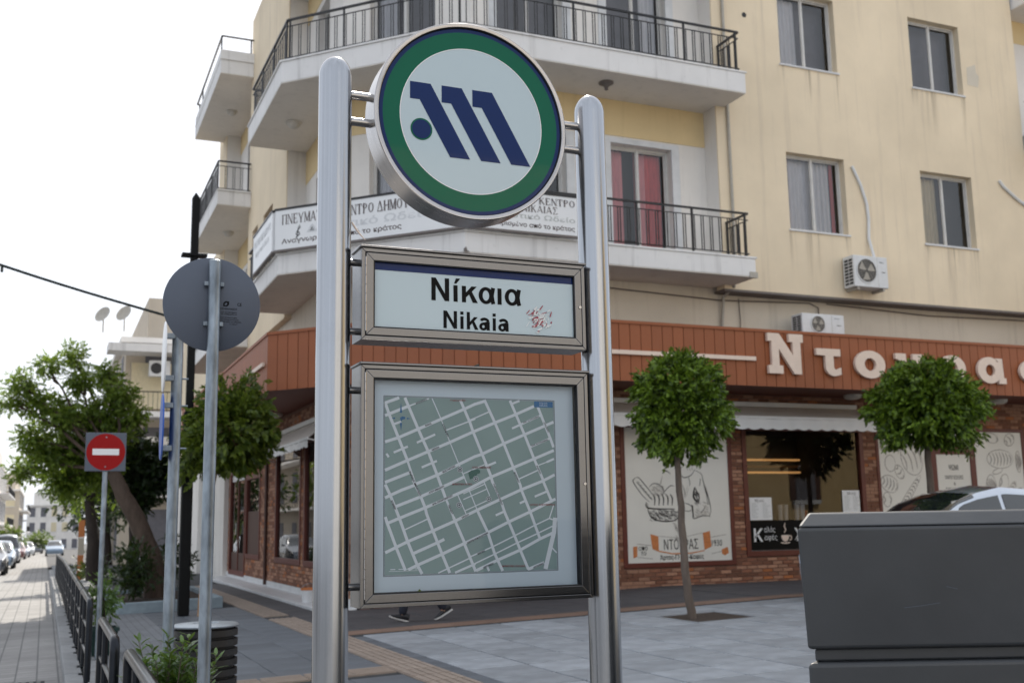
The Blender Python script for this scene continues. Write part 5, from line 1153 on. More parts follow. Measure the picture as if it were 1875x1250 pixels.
# no entry
ex, ey = .592, 13.03; g = gz(ex, ey)
t = thing('no_entry_sign', 'red round no-entry sign on a square grey plate and thin pole', 'traffic sign', (ex, ey, g))
m = MB(); m.lathe([(.028, g), (.028, 2.2)], (ex+.005, ey+.04, 0), n=16); m.build('post', 'galvanised', t, smooth=True)
pl_ = MB().box(ex-.215, ex+.215, ey-.003, ey+.005, 1.785, 2.215).build('sign_plate', 'disc_grey', t, bevel=.004)
m = MB(); m.lathe([(.205, 0), (.205, -.002), (0, -.002)], (ex, ey-.0032, 2.0), (0,1,0), n=48); m.build('red_disc', 'sign_red', pl_)
MB().box(ex-.14, ex+.14, ey-.0072, ey-.0056, 1.965, 2.035).build('white_bar', 'sign_white', pl_)
for dz in (-.165, .165): MB().lathe([(0, -.003), (.008, -.003), (.008, 0)], (ex, ey-.0056, 2.0+dz), (0,1,0), n=10).build('rivet', 'galvanised', pl_)

# ================================================================== lamp post with clamp and cable
lx, ly = 2.06, 18.1; g = gz(lx, ly)
t = thing('lamp_post', 'tall square black lamp post with pointed cap beside the small tree', 'lamp post', (lx, ly, g))
m = MB(); w = .085; m.box(lx-w, lx+w, ly-w, ly+w, g, g+3.2); m.build('base_shaft', 'lamp_black', t, bevel=.02)
m = MB(); w = .060; m.box(lx-w, lx+w, ly-w, ly+w, g+3.2, 6.55); m.add([(lx-w,ly-w,6.551),(lx+w,ly-w,6.551),(lx+w,ly+w,6.551),(lx-w,ly+w,6.551),(lx,ly,6.66)], [(0,1,4),(1,2,4),(2,3,4),(3,0,4)]); m.build('upper_shaft', 'lamp_black', t, bevel=.006)
MB().box(lx-.2, lx+.2, ly-.11, ly+.11, 5.55, 5.59).build('clamp', 'lamp_black', t)
P0, P1 = Vector((-3.5, 16.5, 5.75)), Vector((1.98, 18.0, 4.44))
pts = [P0.lerp(P1, i/14)+Vector((0, 0, -.10*math.sin(math.pi*i/14))) for i in range(15)]
t = thing('overhead_cable', 'thick dark overhead cable strung to the lamp post', 'cable', P0)
MB().tube(pts, .022, 6).build('cable', 'cable', t, smooth=True)
m = MB(); m.tube([pts[7]+Vector((0,0,-.02)), pts[7]+Vector((0,0,-.10))], .02, 6); m.build('cable_clip', 'cable', t)

# ================================================================== litter bin
bx, by = 1.2, 9.0; g = gz(bx, by); br = .245
t = thing('litter_bin', 'round dark slatted litter bin with grey metal lid', 'litter bin', (bx, by, g))
m = MB(); m.lathe([(br-.03, g+.01), (br-.03, .385)], (bx, by, 0), n=40); m.build('liner', 'rubber_black', t)
n = 8; z = g+.03; hh = (.385-z)/n
for k in range(n):
    m = MB(); m.lathe([(br-.02, z+k*hh), (br, z+k*hh+.006), (br, z+(k+1)*hh-.020), (br-.02, z+(k+1)*hh-.014)], (bx, by, 0), n=48); m.build('slat', 'bin_slat', t, smooth=True)
m = MB(); m.lathe([(br+.004, .385), (br+.008, .395), (br-.004, .405), (.10, .412), (.095, .395), (.09, .30)], (bx, by, 0), n=48); m.build('lid', 'bin_top', t, smooth=True)
MB().lathe([(.0955, .36), (0, .36)], (bx, by, 0), n=24).build('opening', 'rubber_black', t)

# ================================================================== guard rails
def guard_rail(y0, y1, x, label, closed=True):
    """bent-tube pedestrian rail with two inner bars; runs along the kerb"""
    g = (gz(x, y0)+gz(x, y1))/2; h = .735; r = .030; rb = .07
    t = thing('guard_rail', label, 'guard rail', (x, y0, gz(x, y0)), 'tubular guard rails along the kerb')
    zf = lambda y: gz(x, y)
    arc0 = [(x, y0+rb-rb*math.cos(R(a)), zf(y0)+h-rb+rb*math.sin(R(a))) for a in range(0, 91, 18)]
    arc1 = [(x, y1-rb+rb*math.sin(R(a)), zf(y1)+h-rb+rb*math.cos(R(a))) for a in range(0, 91, 18)]
    MB().tube([(x, y0, zf(y0)-.05)]+arc0+arc1+[(x, y1, zf(y1)-.05)], r, 12).build('bent_frame', 'rail_grey', t, smooth=True)
    for zz in (.22, .47): MB().cyl((x, y0+.02, zf(y0)+zz), (x, y1-.02, zf(y1)+zz), .017, n=8).build('rail', 'rail_grey', t, smooth=True)
    n = int((y1-y0)/.5)
    for k in range(1, n):
        yy = y0+(y1-y0)*k/n
        if k % 2 == 0: MB().cyl((x, yy, zf(yy)-.02), (x, yy, zf(yy)+h-.03), .022, n=8).build('post', 'rail_grey', t, smooth=True)
        MB().box(x-.055, x+.055, yy-.055, yy+.055, zf(yy), zf(yy)+.006).build('foot_plate', 'rail_grey', t)
guard_rail(7.26, 8.92, .43, 'short tubular guard rail between the oleander and the green planter')
guard_rail(4.9, 6.5, .46, 'tubular guard rail standing in front of the oleander')
for k in range(14):
    guard_rail(11.25+k*2.05, 11.25+k*2.05+1.95, .43, 'tubular guard rail beside the no-entry sign' if k == 0 else 'tubular guard rail in the long row down the street kerb')

# ================================================================== concrete-look barrier block
D = Vector((math.cos(R(-23.3)), math.sin(R(-23.3)), 0)); Nn = Vector((D.y, -D.x, 0))   # D along its front, Nn towards the camera
Nn = Vector((-math.sin(R(23.3)), -math.cos(R(23.3)), 0))
o = Vector((1.912, 2.495, 0)); gb = gz(2.2, 2.4)
t = thing('barrier_block', 'dark grey barrier block with sloping top edge and a groove round its side', 'barrier', (o.x, o.y, gb))
def chunk(name, z0, z1, inset0, inset1, dpt, L=1.25, bev=.006, skew=.55):
    P = []
    for z, i in ((z0, inset0), (z1, inset1)):
        a = o+D*i-Nn*i; b = a-Nn*(dpt-2*i)
        P += [a+Vector((0,0,z)), a+D*(L-2*i)+Vector((0,0,z)), b+D*(L-2*i)+Vector((0,0,z)), b+D*skew*(dpt-2*i)+Vector((0,0,z))]
    m = MB(); m.add(P, [(0,3,2,1),(4,5,6,7),(0,1,5,4),(1,2,6,5),(2,3,7,6),(3,0,4,7)]); return m.build(name, 'block_grey', t, bevel=bev, seg=3)
chunk('upper_block', .792, 1.120, .014, 0, .62, bev=.010); chunk('bevelled_top', 1.1205, 1.160, .0, .045, .62, bev=.008)
chunk('recessed_groove', .757, .7915, .04, .04, .62); chunk('lower_block', gb-.02, .7565, .012, .012, .62, bev=.012)
m = MB()
for pts in ([(.28, .90), (.33, .905), (.38, .912)], [(.40, .955), (.43, .948)]): ribbon(m, pts, .0012, o+Nn*.0015, D, (0,0,1), Nn, 0)
m.build('scratch', 'disc_grey', t)

# ================================================================== shop letters, boards, awnings
SLY = 15.45
shop_sign = thing('shop_lettering', 'large cream raised letters and bar on the terracotta shop canopy', 'lettering', (8.4, SLY, 3.38))
def letter(rings, x, z0, w, h, nm):
    xs = [p[0] for r in rings for p in r]; ys = [p[1] for r in rings for p in r]; kx = w/(max(xs)-min(xs)); ky = h/(max(ys)-min(ys)); mx, my = min(xs), min(ys)
    me = outline([[((a-mx)*kx, (b-my)*ky) for a, b in r] for r in rings], .03)
    m = MB(); m.mesh(me, (x, SLY-.045, z0), (1,0,0), (0,0,1), (0,-1,0)); m.build('letter', 'letter_cream', shop_sign)
Ln = [[(0,0),(4,0),(4,2),(3,2),(3,6.2),(7.2,0),(9.2,0),(9.2,8),(10,8),(10,10),(6,10),(6,8),(7,8),(7,4.6),(3.2,10),(0,10),(0,8),(1,8),(1,2),(0,2)]]
Lt = [[(0,7.6),(0,10),(10,10),(10,7.4),(7,7.4),(7,3.4)]+arc(8.0, 3.4, 1.0, 1.0, 180, 270, 5)+[(9.2,2.9),(10,3.3),(10,.7)]+arc(7.0, 3.4, 3.4, 3.4, -60, -180, 8)[1:]+[(3.6,7.4)]]
Lo = [arc(5, 5, 5, 5, 0, 345, 23), arc(5, 5, 1.9, 2.3, 0, 345, 23)]
Lu = [[(0,10),(3.6,10),(3.6,4)]+arc(5.2, 4, 1.6, 1.7, 180, 360, 8)+[(6.8,7.8),(5.9,7.8),(5.9,10),(9.6,10),(9.6,4)]+arc(5.2, 4, 4.4, 4, 0, -180, 14)[1:]+[(.8,7.8),(0,7.8)]]
Lr = [arc(5, 5, 5, 5, -115, 180, 20)+[(0,-3.5),(3,-3.5),(3,.9)], arc(5, 5, 1.9, 2.3, 0, 345, 20)]
La = [arc(4.4, 5, 4.4, 5, 40, 318, 22)+[(7.4,0),(10.2,0),(10.2,2.2),(9.4,2.2),(9.2,9.6),(6.8,9.6),(6.9,8.4)], arc(4.6, 5, 1.7, 2.2, 0, 345, 20)]
Ls = [arc(5, 5, 5, 5, 55, 255, 18)+[(5.5,.2),(5.6,-2.4),(3.8,-2.4),(3.8,-4.2),(8.2,-4.2),(8.4,2.2)]+arc(5.6, 4.8, 2.3, 2.4, 250, 75, 12)+[(7.4,8.0)]]
letter(Ln, 11.41, 3.605, .75, .71, 0); letter(Lt, 12.44, 3.60, .53, .49, 0); letter(Lo, 13.29, 3.59, .69, .51, 0); letter(Lu, 14.23, 3.59, .66, .49, 0); letter(Lr, 15.26, 3.44, .66, .66, 0); letter(La, 16.22, 3.595, .71, .51, 0); letter(Ls, 17.31, 3.42, .62, .68, 0)
MB().box(8.1, 11.17, SLY-.05, SLY-.001, 3.815, 3.885).build('bar', 'letter_cream', shop_sign, bevel=.004)
t = thing('shop_bar', 'short cream bar on the street side of the terracotta canopy', 'lettering', (3.33, 19.3, 3.8)); MB().box(3.28, 3.329, 18.52, 20.06, 3.83, 3.90).build('bar', 'letter_cream', t, bevel=.004)

# serif capitals from stems and hairlines for the painted boards
S_, H_ = .17, .07
GL = {'Π': [(.12,0,.12,1,S_),(.68,0,.68,1,S_),(.1,.96,.7,.96,H_)], 'Ν': [(.1,0,.1,1,H_),(.7,0,.7,1,H_),(.12,.98,.68,.02,S_)], 'Ε': [(.14,0,.14,1,S_),(.1,.03,.62,.03,H_),(.1,.97,.6,.97,H_),(.14,.5,.5,.5,H_),(.6,.03,.63,.22,H_),(.58,.97,.6,.8,H_)], 'Υ': [(.4,0,.4,.45,S_),(.05,1,.38,.42,S_),(.72,1,.42,.42,H_)], 'Μ': [(.1,0,.1,1,H_),(.8,0,.8,1,S_),(.12,1,.45,.05,S_),(.45,.05,.78,1,H_)], 'Α': [(.05,0,.4,1,H_),(.4,1,.74,0,S_),(.18,.32,.6,.32,H_)], 'Τ': [(.36,0,.36,1,S_),(.02,.97,.7,.97,H_),(.04,.97,.04,.78,H_),(.68,.97,.68,.78,H_)], 'Ι': [(.15,0,.15,1,S_)], 'Κ': [(.14,0,.14,1,S_),(.16,.45,.66,1,H_),(.3,.6,.72,0,S_)], 'Ο': 'O', 'Ρ': 'P', 'Δ': [(.05,.03,.78,.03,H_),(.06,.03,.4,1,H_),(.4,1,.74,.03,S_)], 'Η': [(.12,0,.12,1,S_),(.7,0,.7,1,S_),(.12,.5,.7,.5,H_)], 'Σ': [(.05,.97,.62,.97,H_),(.05,.03,.66,.03,H_),(.1,.97,.42,.5,S_),(.42,.5,.1,.05,H_),(.62,.97,.63,.8,H_),(.65,.03,.66,.2,H_)]}
def serif(m, body, w, h, o, u, n, lift=.0):
    x = 0; S = []
    for ch in body:
        if ch == ' ': x += .4; continue
        gl = GL.get(ch, [(.15,0,.15,1,S_)]); ww = {'Ι': .3, 'Ο': .82, 'Ρ': .68}.get(ch) or max(max(s[0], s[2]) for s in gl)+.08
        if gl == 'O': S.append(('c', x+.41, .5, .33, .46))
        elif gl == 'P': S.append((x+.14, 0, x+.14, 1, S_)); S.append(('p', x+.3, .73, .26, .25))
        else:
            for a, b, c, d, t_ in gl: S.append((x+a, b, x+c, d, t_))
        x += ww+.1
    k = w/x; i = 0
    for s in S:
        i += 1
        if s[0] in ('c', 'p'):
            cx, cy, rx, ry = s[1:]; A = []; B = []
            for j in range(21):
                a = 2*math.pi*j/20; 
                A.append(((cx+(rx+.05)*math.cos(a))*k, (cy+ry*math.sin(a))*h)); B.append(((cx+(rx-.10)*math.cos(a))*k, (cy+(ry-.06)*math.sin(a))*h))
            o2, u2, n2 = Vector(o), Vector(u), Vector(n)
            V = [o2+u2*p[0]+Vector((0,0,p[1]))+n2*(lift+i*.00005) for p in A+B]; m.add(V, [(j, j+1, 22+j, 21+j) for j in range(20)])
        else:
            ribbon(m, [(s[0]*k, s[1]*h), (s[2]*k, s[3]*h)], s[4]*(k if abs(s[2]-s[0]) < .3*abs(s[3]-s[1]) else (k*.8 if s[4] > .1 else h)), o, u, (0,0,1), n, lift+i*.00005)
            if abs(s[0]-s[2]) < .03 and s[4] > .06 and abs(s[3]-s[1]) > .4:
                for e in (s[1], s[3]): i += 1; ribbon(m, [((s[0]-.13)*k, (e+(.025 if e < .5 else -.025))*h), ((s[0]+.13)*k, (e+(.025 if e < .5 else -.025))*h)], .05*h, o, u, (0,0,1), n, lift+i*.00005)
def board(p0, p1, z0, z1, label, lines):
    p0, p1 = Vector((*p0, 0)), Vector((*p1, 0)); u = (p1-p0).normalized(); L = (p1-p0).length; n = Vector((u.y, -u.x, 0))
    t = thing('sign_board', label, 'sign board', (p0.x, p0.y, z0), 'painted boards of the music school hung on the lower balcony')
    MB().obox(p0+Vector((0,0,z0)), u*L, -n*.05, Vector((0,0,z1-z0))).build('panel', 'sign_white', t, bevel=.006)
    MB().obox(p0+Vector((0,0,z1+.001))-u*.01+n*.01, u*(L+.02), -n*.07, Vector((0,0,.035))).build('top_trim', 'black_iron', t)
    MB().obox(p0+Vector((0,0,z0-.036))-u*.01+n*.006, u*(L+.02), -n*.06, Vector((0,0,.035))).build('bottom_trim', 'brown_edge', t)
    for kind, body, x, z, w, h, mat in lines:
        m = MB(); q = p0+u*x+Vector((0,0,z0+z))+n*.0012
        if kind == 's': serif(m, body, w, h, q, u, n)
        else: m.mesh(text(body, w, h, 0, .02), q, u, (0,0,1), n)
        m.build('lettering', mat, t)
    return t
A_, B_ = (3.30, 17.70), (5.74, 15.22)
cb = board(A_, B_, 5.665, 6.34, 'white painted board with treble clef on the chamfer balcony',
      [('s', 'ΠΝΕΥΜΑΤΙΚΟ ΚΕΝΤΡΟ ΔΗΜΟΥ ΝΙΚΑΙΑΣ', .14, .42, 3.1, .17, 'ink_brown'), ('t', 'Δημοτικό Ωδείο', .62, .2, 2.3, .17, 'ink_faint'), ('t', 'Αναγνωρισμένο από το κράτος', .14, .07, 2.25, .11, 'ink_brown')])
m = MB(); u = (Vector((*B_, 0))-Vector((*A_, 0))).normalized(); n = Vector((u.y, -u.x, 0)); q = Vector((*A_, 0))+u*.42+Vector((0,0,5.665+.18))+n*.0012
ribbon(m, [(.02, -.02), (.0, .0), (.02, .02), (.03, .0), (.04, .15), (.07, .2), (.08, .16), (.02, .1), (.0, .05), (.03, .02), (.07, .04), (.06, .08), (.03, .07)], .016, q, u, (0,0,1), n); m.build('treble_clef', 'ink_black', cb)
board((5.80, 15.20), (7.70, 15.20), 5.665, 6.30, 'white painted board beside the steel pole on the front balcony',
      [('s', 'ΠΝΕΥΜΑΤΙΚΟ ΚΕΝΤΡΟ', .10, .465, 1.76, .115, 'ink_brown'), ('s', 'ΔΗΜΟΥ ΝΙΚΑΙΑΣ', .30, .325, 1.25, .115, 'ink_brown'), ('t', 'Δημοτικό Ωδείο', .35, .185, 1.5, .11, 'ink_grey'), ('t', 'Αναγνωρισμένο από το κράτος', .10, .05, 1.74, .10, 'ink_brown')])
board((3.27, 19.6), (3.27, 17.78), 5.665, 6.34, 'blank-looking faded white board on the street side balcony',
      [('t', 'ΠΝΕΥΜΑΤΙΚΟ ΚΕΝΤΡΟ', .1, .42, 1.6, .13, 'ink_faint'), ('t', 'Δημοτικό Ωδείο', .25, .22, 1.3, .13, 'ink_faint')])

def awning(axis, a, b, wall, front, zw, zf, drop, label):
    """retractable awning; scalloped valance"""
    t = thing('awning', label, 'awning', (a, wall, zw) if axis == 'X' else (wall, a, zw))
    P = (lambda s, d, z: (s, d, z)) if axis == 'X' else (lambda s, d, z: (d, s, z))
    n = 24; V = []
    for i in range(n+1):
        s = a+(b-a)*i/n
        V += [P(s, wall, zw), P(s, wall+(front-wall)*.5, (zw+zf)/2-.02-.008*math.sin(i*1.7)), P(s, front, zf)]
    MB().add(V, [(3*i+j, 3*i+3+j, 3*i+4+j, 3*i+1+j) for i in range(n) for j in range(2)]).build('canvas', 'awning_cloth', t, smooth=True)
    e = .025*(1 if front > wall else -1)
    m = MB(); m.box(*((a-.02, b+.02, min(front, front+e), max(front, front+e)) if axis == 'X' else (min(front, front+e), max(front, front+e), a-.02, b+.02)), zf-.035, zf+.01); m.build('front_bar', 'awning_white', t, bevel=.006)
    k = int((b-a)/.26)*8; V = []
    for i in range(k+1):
        s = a+(b-a)*i/k; z = zf-drop+.028*abs(math.sin(math.pi*i/8))*-1+.014
        V += [P(s, front+e*.5+.006*math.sin(i*.5), zf-.03), P(s, front+e*.5+.012*math.sin(i*.5), z)]
    MB().add(V, [(2*i, 2*i+2, 2*i+3, 2*i+1) for i in range(k)]).build('valance', 'awning_white', t, smooth=True)
    MB().box(*((a, b, min(wall, wall+e*3), max(wall, wall+e*3)) if axis == 'X' else (min(wall, wall+e*3), max(wall, wall+e*3), a, b)), zw-.02, zw+.06).build('cassette', 'awning_white', t)
    for s in (a+.02, b-.02):
        MB().cyl(P(s, wall, zf-.1), P(s, front, zf-.02), .015, n=8).build('arm', 'awning_white', t)
awning('X', 8.5, 14.40, YG-.02, 16.15, 3.20, 2.93, .22, 'cream awning with scalloped white valance over the baker poster and shop window')
awning('Y', 18.1, 23.6, XG-.02, 4.0, 3.02, 2.60, .15, 'pale awning over the street side shop windows')

# air conditioners
def ac(x, y, z, w, d, h, label, grid=True):
    t = thing('air_conditioner', label, 'air conditioner', (x, y, z))
    MB().box(x, x+w, y, y+d, z, z+h).build('casing', 'white_plastic', t, bevel=.012)
    cx, cz, r = x+w*.37, z+h*.52, h*.37
    m = MB(); m.lathe([(r+.018, 0), (r+.018, -.012), (r, -.012)], (cx, y-.001, cz), (0,1,0), n=36); m.build('fan_ring', 'white_plastic', t, smooth=True)
    m = MB(); m.lathe([(r, -.0035), (0, -.0035)], (cx, y, cz), (0,1,0), n=36); m.build('fan_opening', 'ac_dark', t)
    for k in range(3):
        a = 2.1*k; m = MB(); m.add([(cx+.03*math.cos(a), y-.006, cz+.03*math.sin(a)), (cx+r*.92*math.cos(a), y-.006, cz+r*.92*math.sin(a)), (cx+r*.8*math.cos(a+.9), y-.0075, cz+r*.8*math.sin(a+.9)), (cx+.05*math.cos(a+.9), y-.006, cz+.05*math.sin(a+.9))], [(0,1,2,3)]); m.build('fan_blade', 'pvc_grey', t)
    m = MB()
    for k in range(7): rr = r*(k+1)/7.5; m.lathe([(rr-.003, -.011), (rr+.003, -.011)], (cx, y, cz), (0,1,0), n=28)
    m.build('fan_grille', 'pvc_grey', t)
    for k in range(8):
        for j in range(2): MB().box(x-.003, x-.0005, y+d*(.12+.4*j), y+d*(.12+.4*j)+d*.33, z+h*.08+k*h*.105, z+h*.08+k*h*.105+h*.075).build('side_vent', 'ac_dark', t)
    MB().box(x+w*.70, x+w*.703, y-.003, y, z+.02, z+h-.02).build('panel_seam', 'pvc_grey', t)
    m = MB(); m.mesh(text('Galaxie', w*.13, h*.05), (x+w*.76, y-.002, z+h*.80), (1,0,0), (0,0,1), (0,-1,0)); m.build('lettering', 'map_line', t); MB().box(x+w*.82, x+w*.92, y-.003, y-.0005, z+h*.49, z+h*.515).build('badge', 'ac_dark', t)
    m = MB(); m.box(x+.08, x+.12, y+.02, YF+.3 if z < 5 else YF, z-.05, z-.001); m.box(x+w-.12, x+w-.08, y+.02, YF+.3 if z < 5 else YF, z-.05, z-.001); m.build('bracket', 'pvc_grey', t)
ac(13.66, 15.66, 5.36, .80, .30, .60, 'white air conditioner bracketed to the cream wall above the cornice')
ac(12.47, 15.75, 4.40, .95, .32, .40, 'white air conditioner standing on top of the shop canopy')

# ================================================================== vegetation
def leaves(m, rr, c, n, rad, size, droop=0.3, outward=0.6, shell=0.5, flat=1.0, centre=None, per=9):
    """sprigs of narrow folded leaves; every sprig fans out of one point"""
    c = Vector(c); rad = Vector(rad); cc = Vector(centre) if centre else c
    for _ in range(max(1, n//per)):
        d = Vector((rr.gauss(0,1), rr.gauss(0,1), rr.gauss(0,1))).normalized()
        k = rr.uniform(shell, 1.0)*(1+.13*math.sin(6*d.x+3*d.z+c.x)*math.sin(5*d.y+4*d.z+2))
        p = c+Vector((d.x*rad.x, d.y*rad.y, d.z*rad.z))*k
        o = (p-cc); o = o.normalized() if o.length > 1e-3 else d
        ax = (o*outward+Vector((rr.gauss(0,.5), rr.gauss(0,.5), rr.gauss(0,.5)-droop))).normalized()
        s1 = ax.cross(Vector((rr.gauss(0,1), rr.gauss(0,1), rr.gauss(0,1)))).normalized()
        for j in range(per):
            t = (j//2+1)/(per/2.0+.5); side = 1 if j % 2 else -1
            b = p+ax*size*2.2*t
            dl = (ax*.75+s1*side*.7*(1.2-t)+Vector((rr.gauss(0,.15), rr.gauss(0,.15), rr.gauss(0,.15)-droop*.4))).normalized()
            l = size*rr.uniform(.7, 1.25); w = l*.24*flat
            q = dl.cross(ax.cross(s1)+Vector((rr.gauss(0,.3), rr.gauss(0,.3), rr.gauss(0,.3)))).normalized()*w
            mid = b+dl*l*.45
            m.add([b, mid+q, b+dl*l, mid-q], [(0,1,2,3)])
def limb(m, pts, r0, r1, n=8, wob=.02, rr=rnd):
    P = []
    for i in range(len(pts)-1):
        for k in range(4):
            t = k/4; P.append(Vector(pts[i]).lerp(Vector(pts[i+1]), t)+Vector((rr.gauss(0,wob), rr.gauss(0,wob), 0))*(1 if i+k else 0))
    P.append(Vector(pts[-1])); L = len(P)
    m.tube(P, [r0+(r1-r0)*i/(L-1) for i in range(L)], n)
def ball_tree(name, label, base, c, rad, trunk_r, nl, leaf, lsize, seed, bark='bark_pale', pts=None, shell=.35, extra=()):
    rr = random.Random(seed); t = thing(name, label, 'tree', base, None)
    m = MB(); top = Vector((c[0]-.02, c[1], c[2]-rad[2]*.55))
    limb(m, pts or [base, (base[0]*.7+top.x*.3, base[1], base[2]+(top.z-base[2])*.4), top], trunk_r*1.15, trunk_r*.72, 10, .008, rr)
    for k in range(11):
        d = Vector((rr.gauss(0,1), rr.gauss(0,1), abs(rr.gauss(.6,.5)))).normalized()
        e = Vector(c)+Vector((d.x*rad[0], d.y*rad[1], d.z*rad[2]-.1))*.8
        limb(m, [top-Vector((0,0,.05)), top.lerp(e, .5)+Vector((0,0,.05)), e], trunk_r*.45, .005, 6, .015, rr)
    m.build('trunk', bark, t, smooth=True)
    m = MB(); nc = 70; V3 = Vector(rad)
    leaves(m, rr, c, int(nl*.3), V3*.82, lsize, droop=.35, outward=.75, shell=.3, flat=1.4)
    for k in range(nc):
        y = 1-2*(k+.5)/nc; a = k*2.39996; q = math.sqrt(1-y*y); s = rr.uniform(.70, 1.04)
        e = Vector(c)+Vector((q*math.cos(a)*rad[0], q*math.sin(a)*rad[1], y*rad[2]))*s
        leaves(m, rr, e, int(nl*.7/nc), V3*rr.uniform(.17, .28), lsize*rr.uniform(.85, 1.25), droop=.45, outward=.8, shell=.05, flat=1.3, centre=c)
    for (ec, er, en) in extra: leaves(m, rr, ec, en, er, lsize, droop=.3, outward=.7, shell=.2, centre=c)
    m.build('crown', leaf, t)
    return t
ball_tree('ball_tree', 'round-headed tree on the far side of the plaza mirrored in the shop window', (21.0, 7.0, -.02), (21.0, 7.0, 3.6), (1.1, 1.1, 1.0), .08, 9000, 'leaf_dark', .12, 15)
g1 = gz(7.51, 11.98)
ball_tree('ball_tree', 'clipped round-headed tree in a square pit in front of the baker poster', (7.51, 11.98, g1-.08), (7.45, 11.98, 2.56), (.60, .60, .62), .05, 32000, 'leaf_ball', .046, 11,
          pts=[(7.51, 11.98, g1-.08), (7.44, 11.98, .5), (7.40, 11.98, 1.3), (7.39, 11.98, 2.1)], shell=.55, extra=[((7.36, 11.9, 3.14), (.12, .12, .14), 300), ((7.62, 11.9, 3.12), (.08, .08, .12), 180), ((7.05, 11.8, 2.05), (.2, .2, .18), 600), ((8.0, 11.9, 2.5), (.15, .15, .16), 350)])
ball_tree('ball_tree', 'round-headed tree behind the silver car hiding the middle shop letters', (12.86, 13.35, -.01), (12.85, 13.3, 2.86), (.84, .82, .64), .065, 34000, 'leaf_ball', .058, 12,
          pts=[(12.9, 13.35, -.12), (12.88, 13.35, .8), (12.84, 13.33, 1.6), (12.82, 13.3, 2.4)], shell=.55, extra=[((12.55, 13.1, 3.42), (.25, .25, .16), 450), ((13.1, 13.1, 3.42), (.25, .25, .16), 450), ((13.55, 13.2, 2.35), (.25, .25, .25), 600), ((12.1, 13.2, 2.4), (.25, .25, .25), 600)])
ball_tree('small_tree', 'small loose-headed tree with slim brown trunk beside the black lamp post', (2.29, 17.78, gz(2.3, 17.8)), (2.66, 17.78, 2.68), (.62, .6, .68), .05, 12000, 'leaf_yellow', .075, 13, bark='timber',
          pts=[(2.29, 17.78, gz(2.3, 17.8)), (2.33, 17.78, .6), (2.38, 17.78, 1.7), (2.5, 17.78, 2.3)], shell=.2, extra=[((2.05, 17.7, 2.3), (.3, .3, .5), 1200), ((3.2, 17.7, 2.6), (.28, .28, .35), 700), ((2.9, 17.7, 3.35), (.25, .25, .25), 500)])

def street_tree(label, base, trunkpts, tr, blobs, leaf, lsize, seed, limbs=True, name='street_tree', bark='bark', dense=1.0):
    rr = random.Random(seed); t = thing(name, label, 'tree', base)
    m = MB(); limb(m, trunkpts, tr*1.2, tr*.7, 12, .012, rr); top = Vector(trunkpts[-1])
    if limbs:
        for (c, r, n) in blobs:
            e = Vector(c); mid = top.lerp(e, .5)+Vector((rr.uniform(-.12,.12), rr.uniform(-.1,.1), .12))
            limb(m, [top, mid, e], tr*.27, .008, 6, .03, rr)
            for _ in range(5):
                d = Vector((rr.gauss(0,1), rr.gauss(0,1), rr.gauss(.2,1))).normalized()*max(r)*.75
                limb(m, [mid.lerp(e, .6), e+d*.5, e+d], .014, .003, 4, .02, rr)
    m.build('trunk', bark, t, smooth=True)
    m = MB()
    for (c, r, n) in blobs: leaves(m, rr, c, int(n*dense), r, lsize, droop=.25, outward=.5, shell=.1)
    m.build('crown', leaf, t); return t
gt = gz(1.97, 21.6)
def W(px, py, y=21.6): k = y/21.639; return ((-.84+.00939*px)*k, y, CAM_Z+(3.21-(py-760)*.0098-1.154)*k)
B1 = []
for px, py, r, n, dy in ((35, 700, .34, 330, 0), (80, 665, .30, 300, .4), (70, 735, .4, 480, .2), (125, 640, .26, 260, .6), (140, 690, .36, 480, .3), (110, 760, .45, 900, .1), (170, 760, .5, 1300, .5), (190, 680, .3, 480, .8), (215, 715, .36, 700, .3), (240, 755, .32, 500, .2), (150, 820, .5, 1700, .6), (90, 830, .4, 1000, .5), (60, 800, .34, 480, .3), (205, 790, .4, 800, .4), (120, 880, .45, 1300, .9), (180, 860, .45, 1300, .8), (20, 735, .25, 200, .1), (45, 860, .3, 350, .8)):
    B1.append((W(px, py, 21.6+dy), (r, r*1.1, r*.85), int(n*6.0)))
street_tree('leaning street tree with feathery pale crown spreading over the road', (1.97, 21.6, gt), [(1.97, 21.6, gt-.05), (1.88, 21.6, .55), (1.62, 21.6, 1.2), (1.32, 21.6, 1.75), (1.1, 21.65, 2.2)], .175, B1, 'leaf_street', .052, 21, bark='bark')
B2 = []
for px, py, r, n in ((250, 850, .5, 1700), (285, 835, .46, 1700), (240, 800, .3, 500), (230, 890, .36, 1000), (275, 890, .40, 1300), (300, 870, .34, 900), (210, 840, .3, 700), (255, 925, .3, 600)):
    B2.append((W(px, py, 23.2), (r, r*1.2, r*.9), int(n*3.2)))
street_tree('dark drooping evergreen tree behind the leaning trunk', (1.75, 24.0, gz(1.75, 24)), [(1.75, 24.0, gz(1.75, 24)), (1.7, 24, .7), (1.72, 23.9, 1.6)], .12, B2, 'leaf_dark', .07, 22, bark='bark_dark')
B3 = []
for x, z, r, n in ((.5, 2.7, .7, 1700), (1.3, 2.9, .8, 1800), (1.9, 2.3, .8, 1800), (.9, 2.0, .7, 1500), (1.6, 3.4, .6, 900), (.4, 3.4, .55, 900)):
    B3.append(((x, 31.5, z), (r, r*1.3, r*.85), n))
street_tree('street tree with dark forked trunk further down the pavement', (1.25, 31.0, gz(1.2, 31)), [(1.25, 31, gz(1.2, 31)-.05), (1.2, 31, .8), (1.05, 31.2, 1.9)], .17, B3, 'leaf_street', .08, 23, bark='bark_dark')
